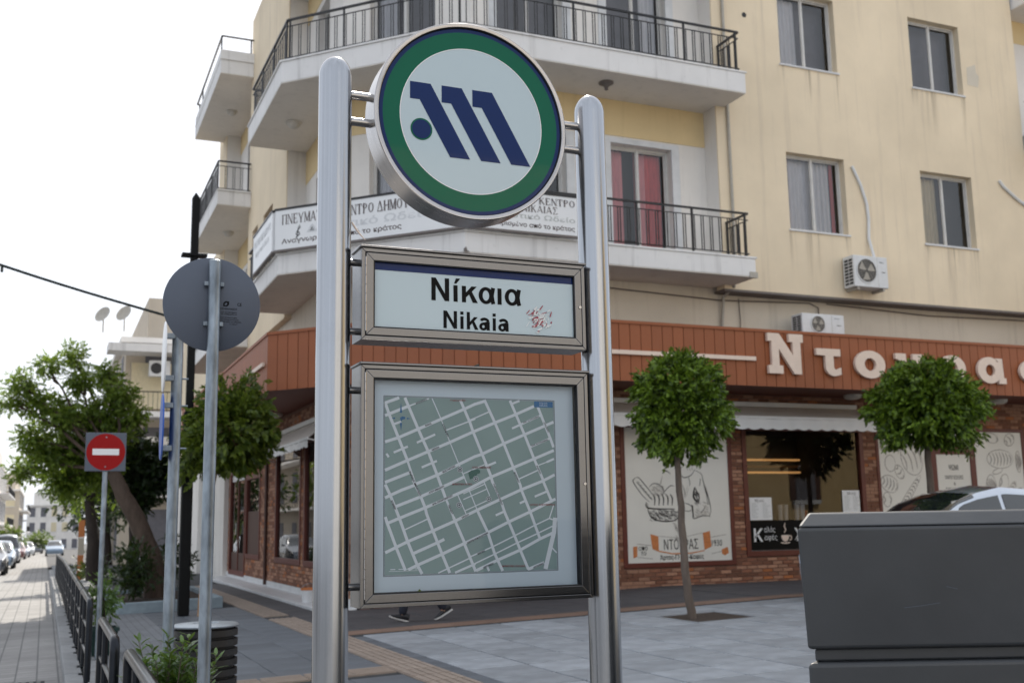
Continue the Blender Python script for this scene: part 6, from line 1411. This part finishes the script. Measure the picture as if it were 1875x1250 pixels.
B4 = [((x, 44, z), (r, r*1.4, r*.85), n) for x, z, r, n in ((.8, 2.4, .9, 1400), (1.8, 2.6, 1.0, 1600), (2.6, 2.0, 1.0, 1500), (1.2, 3.3, .8, 900), (1.6, 1.4, .8, 1000))]
street_tree('dense street tree closing the row by the far corner', (1.8, 44, gz(1.8, 44)), [(1.8, 44, gz(1.8, 44)-.05), (1.75, 44, .8), (1.6, 44, 1.8)], .2, B4, 'leaf_dark', .11, 24, bark='bark_dark')
B4 = [((x, 56, z), (r, r*1.4, r*.85), n) for x, z, r, n in ((2.6, 2.6, 1.2, 1400), (4.0, 2.2, 1.3, 1500), (1.9, 1.6, 1.0, 1200))]
street_tree('bushy tree standing where the pavement ends', (2.8, 56, gz(2.8, 56)), [(2.8, 56, gz(2.8, 56)-.05), (2.75, 56, .6), (2.7, 56, 1.6)], .2, B4, 'leaf_dark', .13, 25, bark='bark_dark')
# far trees across the road
for k, (x, y, h, s, lab) in enumerate(((-6.2, 92, 3.2, 1.9, 'broad green tree beside the parked delivery van'), (-3.6, 112, 2.4, 1.6, 'small round tree past the parked cars'), (-9.4, 84, 3.0, 1.9, 'tree at the left end of the far pavement'), (-.2, 150, 2.0, 1.6, 'tiny distant tree where the road bends'))):
    g = gz(x, y); street_tree(lab, (x, y, g), [(x, y, g-.05), (x, y, g+h*.35), (x, y, g+h*.5)], .16, [((x+rnd.uniform(-1, 1)*s*.7, y+rnd.uniform(-1, 1), g+h*.75+rnd.uniform(-.5, .6)*s*.6), (s*.75, s*.8, s*.6), 420) for _ in range(6)], 'leaf_far', .24, 40+k, limbs=False, name='far_tree', bark='bark_dark')

# masonry tree trough, shrubs, pots
g = gz(1.9, 19.4)
def trough(x0, x1, y0, y1, label, h=.17, w=.12):
    t = thing('planting_trough', label, 'planter', (x0, y0, gz(x0, y0)))
    for a, b, c, d in ((x0, x1, y0, y0+w), (x0, x1, y1-w, y1), (x0, x0+w, y0+w, y1-w), (x1-w, x1, y0+w, y1-w)): gbox(MB(), a, b, c, d, -.02, h).build('trough_wall', 'planter_blue', t, bevel=.012)
    gbox(MB(), x0+w, x1-w, y0+w, y1-w, -.02, h-.07).build('soil', 'soil', t); return t
trough(1.16, 2.86, 19.4, 23.4, 'low painted masonry trough round the leaning tree')
def bush(name, label, cat, c, r, n, leaf, size, seed, stems=6, base=None, group=None):
    rr = random.Random(seed); b = base or (c[0], c[1], c[2]-r[2]); t = thing(name, label, cat, b, group)
    m = MB()
    for _ in range(stems):
        d = Vector((rr.gauss(0,.6), rr.gauss(0,.6), 1)).normalized(); e = Vector(c)+Vector((d.x*r[0], d.y*r[1], d.z*r[2]*.5))
        limb(m, [b, Vector(b).lerp(e, .5)+Vector((0,0,.03)), e], .014, .004, 5, .008, rr)
    m.build('stem', 'bark_dark', t); m = MB(); leaves(m, rr, c, n, r, size, droop=.1, outward=.6, shell=.15); m.build('foliage', leaf, t); return t
bush('shrub', 'dark rounded shrub growing in the masonry trough', 'shrub', (1.52, 21.0, .42), (.42, .7, .5), 4200, 'leaf_dark', .055, 31, base=(1.52, 21.0, -.1))
bush('shrub', 'shrub with dark leaves at the back of the masonry trough', 'shrub', (2.3, 22.6, .5), (.42, .5, .55), 3000, 'leaf_dark', .055, 32, base=(2.3, 22.6, -.1))
bush('shrub', 'dry low bush edging the pavement further down the street', 'shrub', (1.3, 33.5, .0), (.5, 2.2, .55), 2600, 'leaf_dark', .08, 33, base=(1.3, 33.5, -.3))
for k, (x, y) in enumerate(((.95, 27.0), (1.0, 28.2), (1.02, 29.5), (1.05, 31.2))):
    m = MB(); m.lathe([(.02, 0), (.16, .0), (.19, .07), (.13, .15), (.02, .17)], (x, y, gz(x, y)-.01), n=9); tag(m.build('edging_rock', 'kerb_stone', smooth=True), 'rough pale edging rock beside the far pavement', 'rock', 'rocks edging the planted strip')
# green plastic planter with a juniper-like shrub
cx, cy = .67, 13.5; g = gz(cx, cy)
t = thing('plant_pot', 'dark green square plastic planter behind the guard rail', 'planter', (cx, cy, g))
m = MB(); a, b = .115, .15
m.add([(cx-a,cy-a,g),(cx+a,cy-a,g),(cx+a,cy+a,g),(cx-a,cy+a,g),(cx-b,cy-b,g+.27),(cx+b,cy-b,g+.27),(cx+b,cy+b,g+.27),(cx-b,cy+b,g+.27)], [(0,3,2,1),(0,1,5,4),(1,2,6,5),(2,3,7,6),(3,0,4,7)]); m.build('pot', 'planter_green', t)
m = MB(); b = .165
for x0, x1, y0, y1 in ((-b, b, -b, -b+.03), (-b, b, b-.03, b), (-b, -b+.03, -b+.03, b-.03), (b-.03, b, -b+.03, b-.03)): m.box(cx+x0, cx+x1, cy+y0, cy+y1, g+.265, g+.305)
m.build('rim', 'planter_green', t, bevel=.004); MB().box(cx-.13, cx+.13, cy-.13, cy+.13, g+.24, g+.262).build('soil', 'soil', t)
bush('potted_shrub', 'feathery green shrub growing in the green planter', 'shrub', (.66, 13.5, .36), (.19, .19, .32), 2600, 'leaf_oleander', .032, 34, base=(.67, 13.5, g+.26))
# oleander at the lower edge, long lance leaves
def oleander(label, base, n, h, seed, spread=.25):
    rr = random.Random(seed); t = thing('oleander', label, 'shrub', base); ms = MB(); ml = MB(); b = Vector(base)
    for s in range(n):
        d = Vector((rr.gauss(0, spread), rr.gauss(0, spread), 1)).normalized(); L = h*rr.uniform(.6, 1.05); p0 = b+Vector((rr.gauss(0,.08), rr.gauss(0,.08), 0))
        P = [p0+d*L*i/4+Vector((d.x, d.y, 0))*(.05*(i/4)**2) for i in range(5)]; ms.tube(P, [.007, .006, .005, .004, .002], 5)
        for k in range(34):
            f = .3+.7*k/33; q = p0+d*L*f+Vector((d.x, d.y, 0))*(.05*f*f); a = k*2.4+rr.uniform(-.3, .3)
            dirv = Vector((math.cos(a), math.sin(a), rr.uniform(.35, 1.1))).normalized(); l = rr.uniform(.07, .125); w = .012
            sd_ = dirv.cross(Vector((0,0,1))).normalized()*w; dn = Vector((0,0,-.02*rr.random()))
            ml.add([q, q+dirv*l*.35+sd_, q+dirv*l*.75+sd_*.8+dn, q+dirv*l+dn*2, q+dirv*l*.75-sd_*.8+dn, q+dirv*l*.35-sd_], [(0,1,2,5),(5,2,4),(2,3,4)])
    ms.build('stem', 'bark_pale', t); ml.build('foliage', 'leaf_oleander', t); return t
oleander('leafy oleander bush growing at the foot of the galvanised posts', (.72, 7.0, gz(.7, 7)), 40, .74, 51, .2)
oleander('low oleander sprigs beside the litter bin', (.86, 7.25, gz(.9, 7.3)), 16, .64, 52, .16)

# ================================================================== cars
def car(label, colour, loc, rotz, hmax=1.5, length=4.3, van=False, group=None):
    """nose towards +X of its own frame"""
    t = thing('parked_car' if not van else 'parked_van', label, 'van' if van else 'car', (0, 0, 0), group)
    L = length
    if van: S = [(0,.55,.80),(.25,.85,.84),(.55,1.0,.86),(1.0,1.05,.86),(1.55,1.85,.80),(1.9,1.98,.78),(3.4,2.0,.78),(L-.15,1.96,.77),(L,1.2,.8)]; belt = 1.05
    else: S = [(0,.52,.66),(.12,.70,.74),(.5,.80,.82),(1.0,.93,.85),(1.35,1.10,.84),(1.75,1.34,.80),(2.1,1.45,.78),(2.6,hmax,.77),(3.1,hmax-.03,.77),(3.6,hmax-.14,.78),(3.95,1.12,.80),(4.2,.98,.80),(L,.6,.74)]; belt = .93
    def sec(i, f):
        s, z, w = S[i]
        zt, wt = z, w; lower = .22; bz = min(belt, z-.02)
        # f in 0..1 from sill to centre line of roof
        keys = [(0, w*.92, lower), (.12, w*.99, .38), (.30, w*1.0, .62), (.42, w*.97, bz), (.70, w*(.78 if z > belt+.15 else .9), bz+(z-bz)*.80), (.80, w*(.68 if z > belt+.15 else .78), bz+(z-bz)*.95), (1.0, 0, z+.015)]
        for (a, x0, z0), (b, x1, z1) in zip(keys[:-1], keys[1:]):
            if f <= b+1e-9: k = (f-a)/(b-a); return (x0+(x1-x0)*k, z0+(z1-z0)*k)
    F = [0, .12, .21, .30, .36, .42, .56, .70, .75, .80, .90, 1.0]
    def pt(si, f, side, off=0.0):
        i = min(int(si), len(S)-2); k = si-i; (w0, z0), (w1, z1) = sec(i, f), sec(i+1, f); s = S[i][0]+(S[i+1][0]-S[i][0])*k
        return Vector((-(s-L/2), side*(w0+(w1-w0)*k+off), z0+(z1-z0)*k+off))
    m = MB(); n = len(F); SS = [k*.5 for k in range(2*(len(S)-1)+1)]
    for side in (1, -1):
        V = [pt(s, f, side) for s in SS for f in F]
        fs = [(i*n+j, i*n+j+1, (i+1)*n+j+1, (i+1)*n+j) for i in range(len(SS)-1) for j in range(n-1)]
        m.add(V, fs if side > 0 else [q[::-1] for q in fs])
    for s in (0, len(S)-1):
        V = [pt(s, f, 1) for f in F]+[pt(s, f, -1) for f in F[::-1]]; m.add(V, [tuple(range(len(V)))])
    body = m.build('body', colour, t, smooth=True)
    def patch(name, s0, s1, f0, f1, sides, mat, off=.006, ns=10, nf=6, taper=None):
        for side in sides:
            q = MB(); V = [pt(s0+(s1-s0)*i/ns, (f0+(f1-f0)*j/nf) if not taper else f0+((taper(i/ns))-f0)*j/nf, side, off) for i in range(ns+1) for j in range(nf+1)]
            fs = [(i*(nf+1)+j, i*(nf+1)+j+1, (i+1)*(nf+1)+j+1, (i+1)*(nf+1)+j) for i in range(ns) for j in range(nf)]
            q.add(V, fs); q.build(name, mat, t, smooth=True)
    if van:
        patch('windscreen', 3.05, 3.95, .62, 1.0, (1, -1), 'car_glass'); patch('side_window', 3.7, 4.9, .45, .68, (1, -1), 'car_glass')
    else:
        patch('windscreen', 3.25, 5.9, .74, 1.0, (1, -1), 'car_glass')
        tp = lambda k: .44+.255*min(1, k*3.2)
        patch('side_window', 4.15, 6.75, .435, .69, (1, -1), 'car_glass', taper=tp); patch('side_window', 6.9, 8.6, .435, .69, (1, -1), 'car_glass', taper=lambda k: .44+.255*min(1, (1-k)*3.0))
        patch('rear_window', 9.1, 10.1, .76, 1.0, (1, -1), 'car_glass')
    for s, nm, mat in ((.15, 'headlight', 'lamp_glass'), (len(S)-1.25, 'tail_light', 'tail_red')):
        patch(nm, s, s+.9, .31, .40, (1, -1), mat, .008, 4, 3)
    for x in (L/2-.82, -L/2+.85):
        for side in (1, -1):
            q = MB(); q.lathe([(.19, -.10), (.30, -.10), (.315, -.06), (.315, .06), (.30, .10), (.19, .10)], (x, side*.74, .315), (0,1,0), n=24); wl = q.build('wheel', 'rubber_black', t, smooth=True)
            q = MB(); q.lathe([(.19, .0), (.12, .02), (.05, .03), (0, .03)], (x, side*.78, .315), (0,side,0), n=18); q.build('rim', 'bin_top', wl, smooth=True)
    for side in (1, -1):
        if van: continue
        q = MB(); c = pt(4.3, .45, side); q.lathe([(0, -.09), (.05, -.06), (.065, 0), (.05, .06), (0, .09)], (c.x+.02, c.y+side*.09, c.z+.04), (0,1,0), n=10); q.build('mirror', colour, t, smooth=True)
    t.location = loc; t.rotation_euler = (0, 0, rotz); return t
car('silver car parked behind the grey barrier block', 'car_silver', (11.9, 12.05, .0), math.pi, hmax=1.54)
def zr(x, y): return gz(x, y)-.12
for lab, colr, x, y, van, kw in (('dark grey car parked first in the row across the road', 'car_grey', -2.25, 53, False, {}), ('blue-grey car parked behind the dark grey car', 'car_blue', -2.2, 66, False, {}), ('white-roofed grey delivery van parked in the row across the road', 'car_grey', -2.3, 84, True, {'length': 4.8}), ('wine red car parked past the delivery van', 'car_wine', -2.2, 104, False, {}), ('silver car parked past the wine red car', 'car_silver', -2.0, 116, False, {}), ('white car parked far down the row', 'car_white', -1.7, 132, False, {}), ('pale blue car driving up the middle of the road', 'car_blue', 1.0, 118, False, {}), ('grey car parked at the distant bend', 'car_grey', -1.0, 150, False, {})):
    car(lab, colr, (x, y, zr(x, y)), -math.pi/2 if not van else -math.pi/2, van=van, group='vehicles down the street', **kw)

# ================================================================== far buildings
def far_block(label, x0, x1, y0, y1, h, storeys, mat, nwin, seed, balc=True, face='Y', extras=False, base=None):
    """plain apartment block with recessed windows and balconies on the end and street faces"""
    rr = random.Random(seed); g = gz(x0, y0)-.2 if base is None else base
    t = thing('apartment_block', label, 'building', (x0, y0, g))
    MB().box(x0, x1, y0, y1, g, g+h).build('wall', mat, t)
    MB().box(x0-.25, x1+.1, y0-.25, y1, g+h, g+h+.25).build('cornice', 'white_render', t)
    MB().box(x0+1.0, x1-.6, y0+1.2, y1-1, g+h+.25, g+h+2.4).build('roof_room', mat, t)
    sh = h/storeys
    for s in range(storeys):
        z = g+s*sh+(.5 if s else .2); xs = x1 if face == 'R' else x0; sg = 1 if face == 'R' else -1
        for k in range(nwin):
            wx = x0+(x1-x0)*(k+.5)/nwin; w = min(1.3, (x1-x0)/nwin*.5)
            f = MB().box(wx-w/2, wx+w/2, y0-.03, y0+.02, z+.3, z+sh*.72).build('window', 'grey_shutter' if rr.random() < .6 else 'cream_curtain', t)
            MB().box(wx-w/2-.05, wx+w/2+.05, y0-.08, y0-.031, z+.22, z+.29).build('sill', 'marble', f)
        ny = max(2, int((y1-y0)/4))
        for k in range(ny):
            wy = y0+(y1-y0)*(k+.5)/ny
            MB().box(xs-.03, xs+.03, wy-.7, wy+.7, z+.2, z+sh*.74).build('window', 'grey_shutter', t)
        if balc and s:
            b = MB().box(min(xs, xs+sg*1.1), max(xs, xs+sg*1.1)-.001, y0+1, y1-1, z-.35, z-.2).build('balcony', 'slab_paint', t)
            q = MB(); q.box(xs+sg*1.05-.02, xs+sg*1.05+.02, y0+1, y1-1, z+.5, z+.55)
            for j in range(int((y1-y0-2)/.5)): q.box(xs+sg*1.05-.015, xs+sg*1.05+.015, y0+1+.5*j, y0+1.03+.5*j, z-.2, z+.5)
            q.build('railing', 'black_iron', b)
    return t
# block behind the street trees: the balcony end with air conditioner and dishes
t = far_block('cream block with roof dishes and recessed balcony behind the street trees', 3.05, 12, 52, 70, 10.2, 3, 'far_render', 3, 61)
MB().box(2.3, 6.4, 50.4, 51.72, 6.0, 6.25).build('balcony', 'slab_paint', t); MB().box(3.3, 5.4, 51.8, 51.96, 6.5, 8.6).build('shutter', 'cream_curtain', t); m = MB()
for k in range(20): m.box(2.35+.2*k, 2.37+.2*k, 50.42, 50.44, 6.25, 7.1)
m.box(2.3, 6.4, 50.41, 50.45, 7.1, 7.15); m.build('railing', 'black_iron', t)
MB().box(2.2, 6.6, 50.3, 51.7, 8.9, 9.25).build('balcony', 'slab_paint', t); MB().box(3.4, 5.2, 51.3, 51.72, 2.5, 5.2).build('white_bay', 'white_render', t); MB().box(5.21, 6.4, 51.2, 51.72, 2.5, 5.0).build('pink_bay', 'far_pink', t)
for x, z in ((2.0, 10.1), (2.9, 10.2)):
    q = MB(); q.lathe([(0, .0), (.2, .02), (.38, .09), (.40, .10)], (x, 51.5, z+.55), Vector((-.6, -.6, .4)), n=20); q.cyl((x, 51.7, z-.2), (x, 51.7, z+.55), .03, n=6); q.build('satellite_dish', 'pvc_grey', t, smooth=True)
q = MB(); q.box(4.0, 4.9, 50.9, 51.3, 7.9, 8.6); q.lathe([(.26, 0), (0, 0)], (4.3, 50.89, 8.25), (0,1,0), n=20); q.build('air_conditioner', 'white_plastic', t)
MB().lathe([(.25, 0), (0, -.001)], (4.3, 50.885, 8.25), (0,1,0), n=20).build('fan_opening', 'ac_dark', t)
far_block('pale distant block with brown balconies across the road', -14, -5.6, 96, 116, 9.5, 3, 'far_pink', 4, 62, face='R')
far_block('white stepped block further along across the road', -13, -4.6, 122, 150, 9.6, 3, 'white_render', 4, 63, face='R')
far_block('far cream block closing the view down the street', -12, -3.2, 158, 190, 8.4, 3, 'far_render', 4, 64, face='R')
far_block('faint block on the bend at the street end', -3.0, 6, 215, 240, 8.0, 3, 'white_render', 5, 65)
far_block('near block across the road beyond the left edge', -16, -6.2, 62, 88, 9.0, 3, 'far_render', 4, 66, face='R')
# buildings behind the viewer, seen only as reflections
far_block('ochre house across the plaza mirrored in the shop window', 18, 44, -16, -7.5, 8.5, 2, 'opposite_render', 5, 67, balc=False)
t = thing('apartment_block', 'low ochre house front facing the shop window across the plaza', 'building', (18, -7.5, 0))
MB().box(18, 44, -7.49, -7.3, -.2, 8.5).build('wall', 'opposite_render', t)
for x in (24, 28, 32, 36, 40):
    w_ = MB().box(x-.55, x+.55, -7.29, -7.22, 1.9, 4.4).build('window', 'grey_shutter', t); MB().box(x-.75, x+.75, -7.29, -7.1, 1.7, 1.89).build('sill', 'marble', w_); MB().box(x-.85, x-.56, -7.29, -7.24, 1.9, 4.4).build('shutter', 'wood_dark', w_); MB().box(x+.56, x+.85, -7.29, -7.24, 1.9, 4.4).build('shutter', 'wood_dark', w_)
far_block('terraced block behind the viewer mirrored in the steel sign', 1, 15, -24, -14, 7.5, 3, 'white_render', 4, 68, balc=False)

# bollard-like utility pole far left
t = thing('utility_pole', 'slim wooden utility pole among the far trees', 'pole', (-3.4, 78, gz(-3.4, 78))); MB().cyl((-3.4, 78, gz(-3.4, 78)-.1), (-3.35, 78, 5.6), .14, .10, 10).build('shaft', 'bark_pale', t, smooth=True); MB().box(-3.9, -2.9, 77.95, 78.05, 4.9, 5.0).build('crossarm', 'bark_pale', t)
# advertising post between the trees
t = thing('kiosk_panel', 'narrow orange and pale advertising panel between the street trees', 'panel', (.95, 34.5, gz(.95, 34.5))); g = gz(.95, 34.5)
for k, (z0, z1, mat) in enumerate(((.0, .75, 'ribbon_orange'), (.76, 1.25, 'far_render'), (1.26, 1.75, 'ribbon_orange'))): MB().box(.92, 1.08, 34.4, 34.55, g+z0, g+z1).build('panel', mat, t)
# bucket on the marble step
t = thing('bucket', 'white plastic bucket with orange rim on the marble step', 'bucket', (4.15, 18.6, -.124))
MB().lathe([(0, 0), (.105, 0), (.13, .2)], (4.15, 18.6, -.124), n=20).build('pail', 'white_plastic', t, smooth=True); MB().lathe([(.13, .2), (.137, .2), (.137, .235), (.125, .235), (.12, .18), (0, .18)], (4.15, 18.6, -.124), n=20).build('rim', 'ribbon_orange', t, smooth=True)
m = MB(); m.tube([(4.02, 18.6, .09)]+[(4.15-.13*math.cos(R(a)), 18.6-.10*math.sin(R(a)), .09+.10*math.sin(R(a))) for a in range(20, 161, 20)]+[(4.28, 18.6, .09)], .005, 5); m.build('handle', 'galvanised', t)

# ================================================================== walking person behind the sign
gp = gz(4.75, 14.3)
per = thing('person', 'person in dark trousers and grey top walking behind the station map', 'person', (4.75, 14.3, gp))
F0 = Vector((4.72, 14.28, gp))               # facing -X
def skinned(name, joints, edges, mat, parent, root=0, sub=1):
    me = bpy.data.meshes.new(name); o0 = ORG[per.as_pointer()]
    me.from_pydata([tuple(F0+Vector(j[:3])-o0) for j in joints], edges, []); me.materials.append(MATS[mat])
    ob = bpy.data.objects.new(name, me); COL.objects.link(ob); ob.parent = parent; ORG[ob.as_pointer()] = o0
    sk = ob.modifiers.new('skin', 'SKIN'); sk.use_smooth_shade = True
    for i, v in enumerate(me.skin_vertices[0].data): r = joints[i][3]; v.radius = r if isinstance(r, tuple) else (r, r); v.use_root = (i == root)
    ss = ob.modifiers.new('sub', 'SUBSURF'); ss.levels = sub; ss.render_levels = sub
    return ob
# whole body, one surface (skin); trousers, top, hair, shoes over it
J = [(0,0,.92,(.13,.10)), (0,0,1.06,(.12,.09)), (-.01,0,1.22,(.14,.10)), (-.01,0,1.36,(.15,.09)), (-.02,0,1.45,(.055,.055)), (-.03,0,1.52,(.05,.05)), (-.045,0,1.60,(.078,.07)), (-.045,0,1.68,(.07,.065)),
     (0,.09,.88,.085), (-.16,.09,.48,.06), (-.24,.09,.12,.04), (-.25,.09,.06,.038), (0,-.09,.88,.085), (.10,-.09,.48,.06), (.27,-.09,.15,.04), (.29,-.09,.09,.038),
     (0,.17,1.38,.05), (.06,.21,1.13,.04), (-.03,.22,.90,.03), (-.05,.22,.84,.032), (0,-.17,1.38,.05), (-.03,-.21,1.13,.04), (-.17,-.22,.93,.03), (-.21,-.22,.88,.032)]
Ed = [(0,1),(1,2),(2,3),(3,4),(4,5),(5,6),(6,7),(0,8),(8,9),(9,10),(10,11),(0,12),(12,13),(13,14),(14,15),(3,16),(16,17),(17,18),(18,19),(3,20),(20,21),(21,22),(22,23)]
for (hi, hx, hy, hz, s) in ((19, -.05, .22, .84, 1), (23, -.21, -.22, .88, -1)):
    for k in range(4):
        a = len(J); J += [(hx-.025+.018*k, hy+.004*s, hz-.05, .009), (hx-.03+.018*k-.008, hy, hz-.085-.006*(k in (1, 2)), .008)]; Ed += [(hi, a), (a, a+1)]
    a = len(J); J += [(hx-.04, hy, hz-.015, .010), (hx-.058, hy, hz-.045, .009)]; Ed += [(hi, a), (a, a+1)]
body = skinned('body', J, Ed, 'skin', per, 0, 1)
skinned('trousers', [(0,0,1.0,(.145,.115)), (0,0,.90,(.15,.115)), (0,.09,.86,.10), (-.16,.09,.48,.078), (-.25,.09,.07,.06), (0,-.09,.86,.10), (.10,-.09,.48,.078), (.30,-.09,.12,.06)], [(0,1),(1,2),(2,3),(3,4),(1,5),(5,6),(6,7)], 'cloth_navy', per)
skinned('top', [(0,0,.94,(.155,.12)), (0,0,1.1,(.14,.11)), (-.01,0,1.36,(.165,.11)), (-.015,0,1.44,(.07,.07)), (0,.18,1.37,.068), (.05,.205,1.15,.058), (0,-.18,1.37,.068), (-.03,-.205,1.15,.058)], [(0,1),(1,2),(2,3),(2,4),(4,5),(2,6),(6,7)], 'cloth_grey', per)
h = F0+Vector((-.03, 0, 1.66))
m = MB(); m.lathe([(.0, .115), (.05, .105), (.085, .06), (.095, 0), (.088, -.05)], h, (0,0,1), n=16); m.build('hair', 'hair', per, smooth=True)
m = MB(); m.add([h+Vector(v) for v in ((-.085, -.012, -.02), (-.085, .012, -.02), (-.112, 0, -.052), (-.085, .0, -.062), (-.08, 0, .0))], [(0,2,4),(1,4,2),(0,3,2),(1,2,3)]); m.build('nose', 'skin', per)
for s in (-1, 1):
    m = MB(); m.lathe([(0, -.011), (.010, 0), (0, .011)], h+Vector((-.087, .03*s, -.008)), (1,0,0), n=8); m.build('eye', 'ink_black', per)
    m = MB(); m.lathe([(.0, -.008), (.02, -.004), (.026, .004), (.0, .008)], h+Vector((0, .082*s, -.02)), (0,1,0), n=10); m.build('ear', 'skin', per, smooth=True)
MB().box(h.x-.088, h.x-.08, h.y-.022, h.y+.022, h.z-.083, h.z-.077).build('mouth', 'map_red', per)
def shoe(ank, pitch, par):
    a = F0+Vector(ank); c, s = math.cos(R(pitch)), math.sin(R(pitch))
    def T(x, y, z): return a+Vector((-(x*c-z*s), y, x*s+z*c))
    for nm, mat, prof in (('sole', 'shoe_sole', [(-.085, .0, .028, .036), (.0, .0, .025, .033), (.09, .0, .024, .045), (.165, .006, .03, .035), (.19, .018, .036, .018)]), ('upper', 'shoe_black', [(-.08, .026, .115, .033), (-.02, .026, .12, .031), (.05, .024, .085, .036), (.12, .024, .06, .042), (.18, .03, .045, .022)])):
        m = MB(); n = 10; V = []
        for x, z0, z1, w in prof:
            for k in range(n): t_ = 2*math.pi*k/n; V.append(T(x, w*math.cos(t_), (z0+z1)/2+(z1-z0)/2*math.sin(t_)*(1 if nm == 'upper' else 1)))
        m.add(V, [(i*n+k, i*n+(k+1)%n, (i+1)*n+(k+1)%n, (i+1)*n+k) for i in range(len(prof)-1) for k in range(n)]+[tuple(range(n-1,-1,-1)), tuple(range((len(prof)-1)*n, len(prof)*n))]); m.build(nm, mat, par, smooth=True)
shoe((-.25, .09, .0), 16, per); shoe((.33, -.09, .085), -28, per)
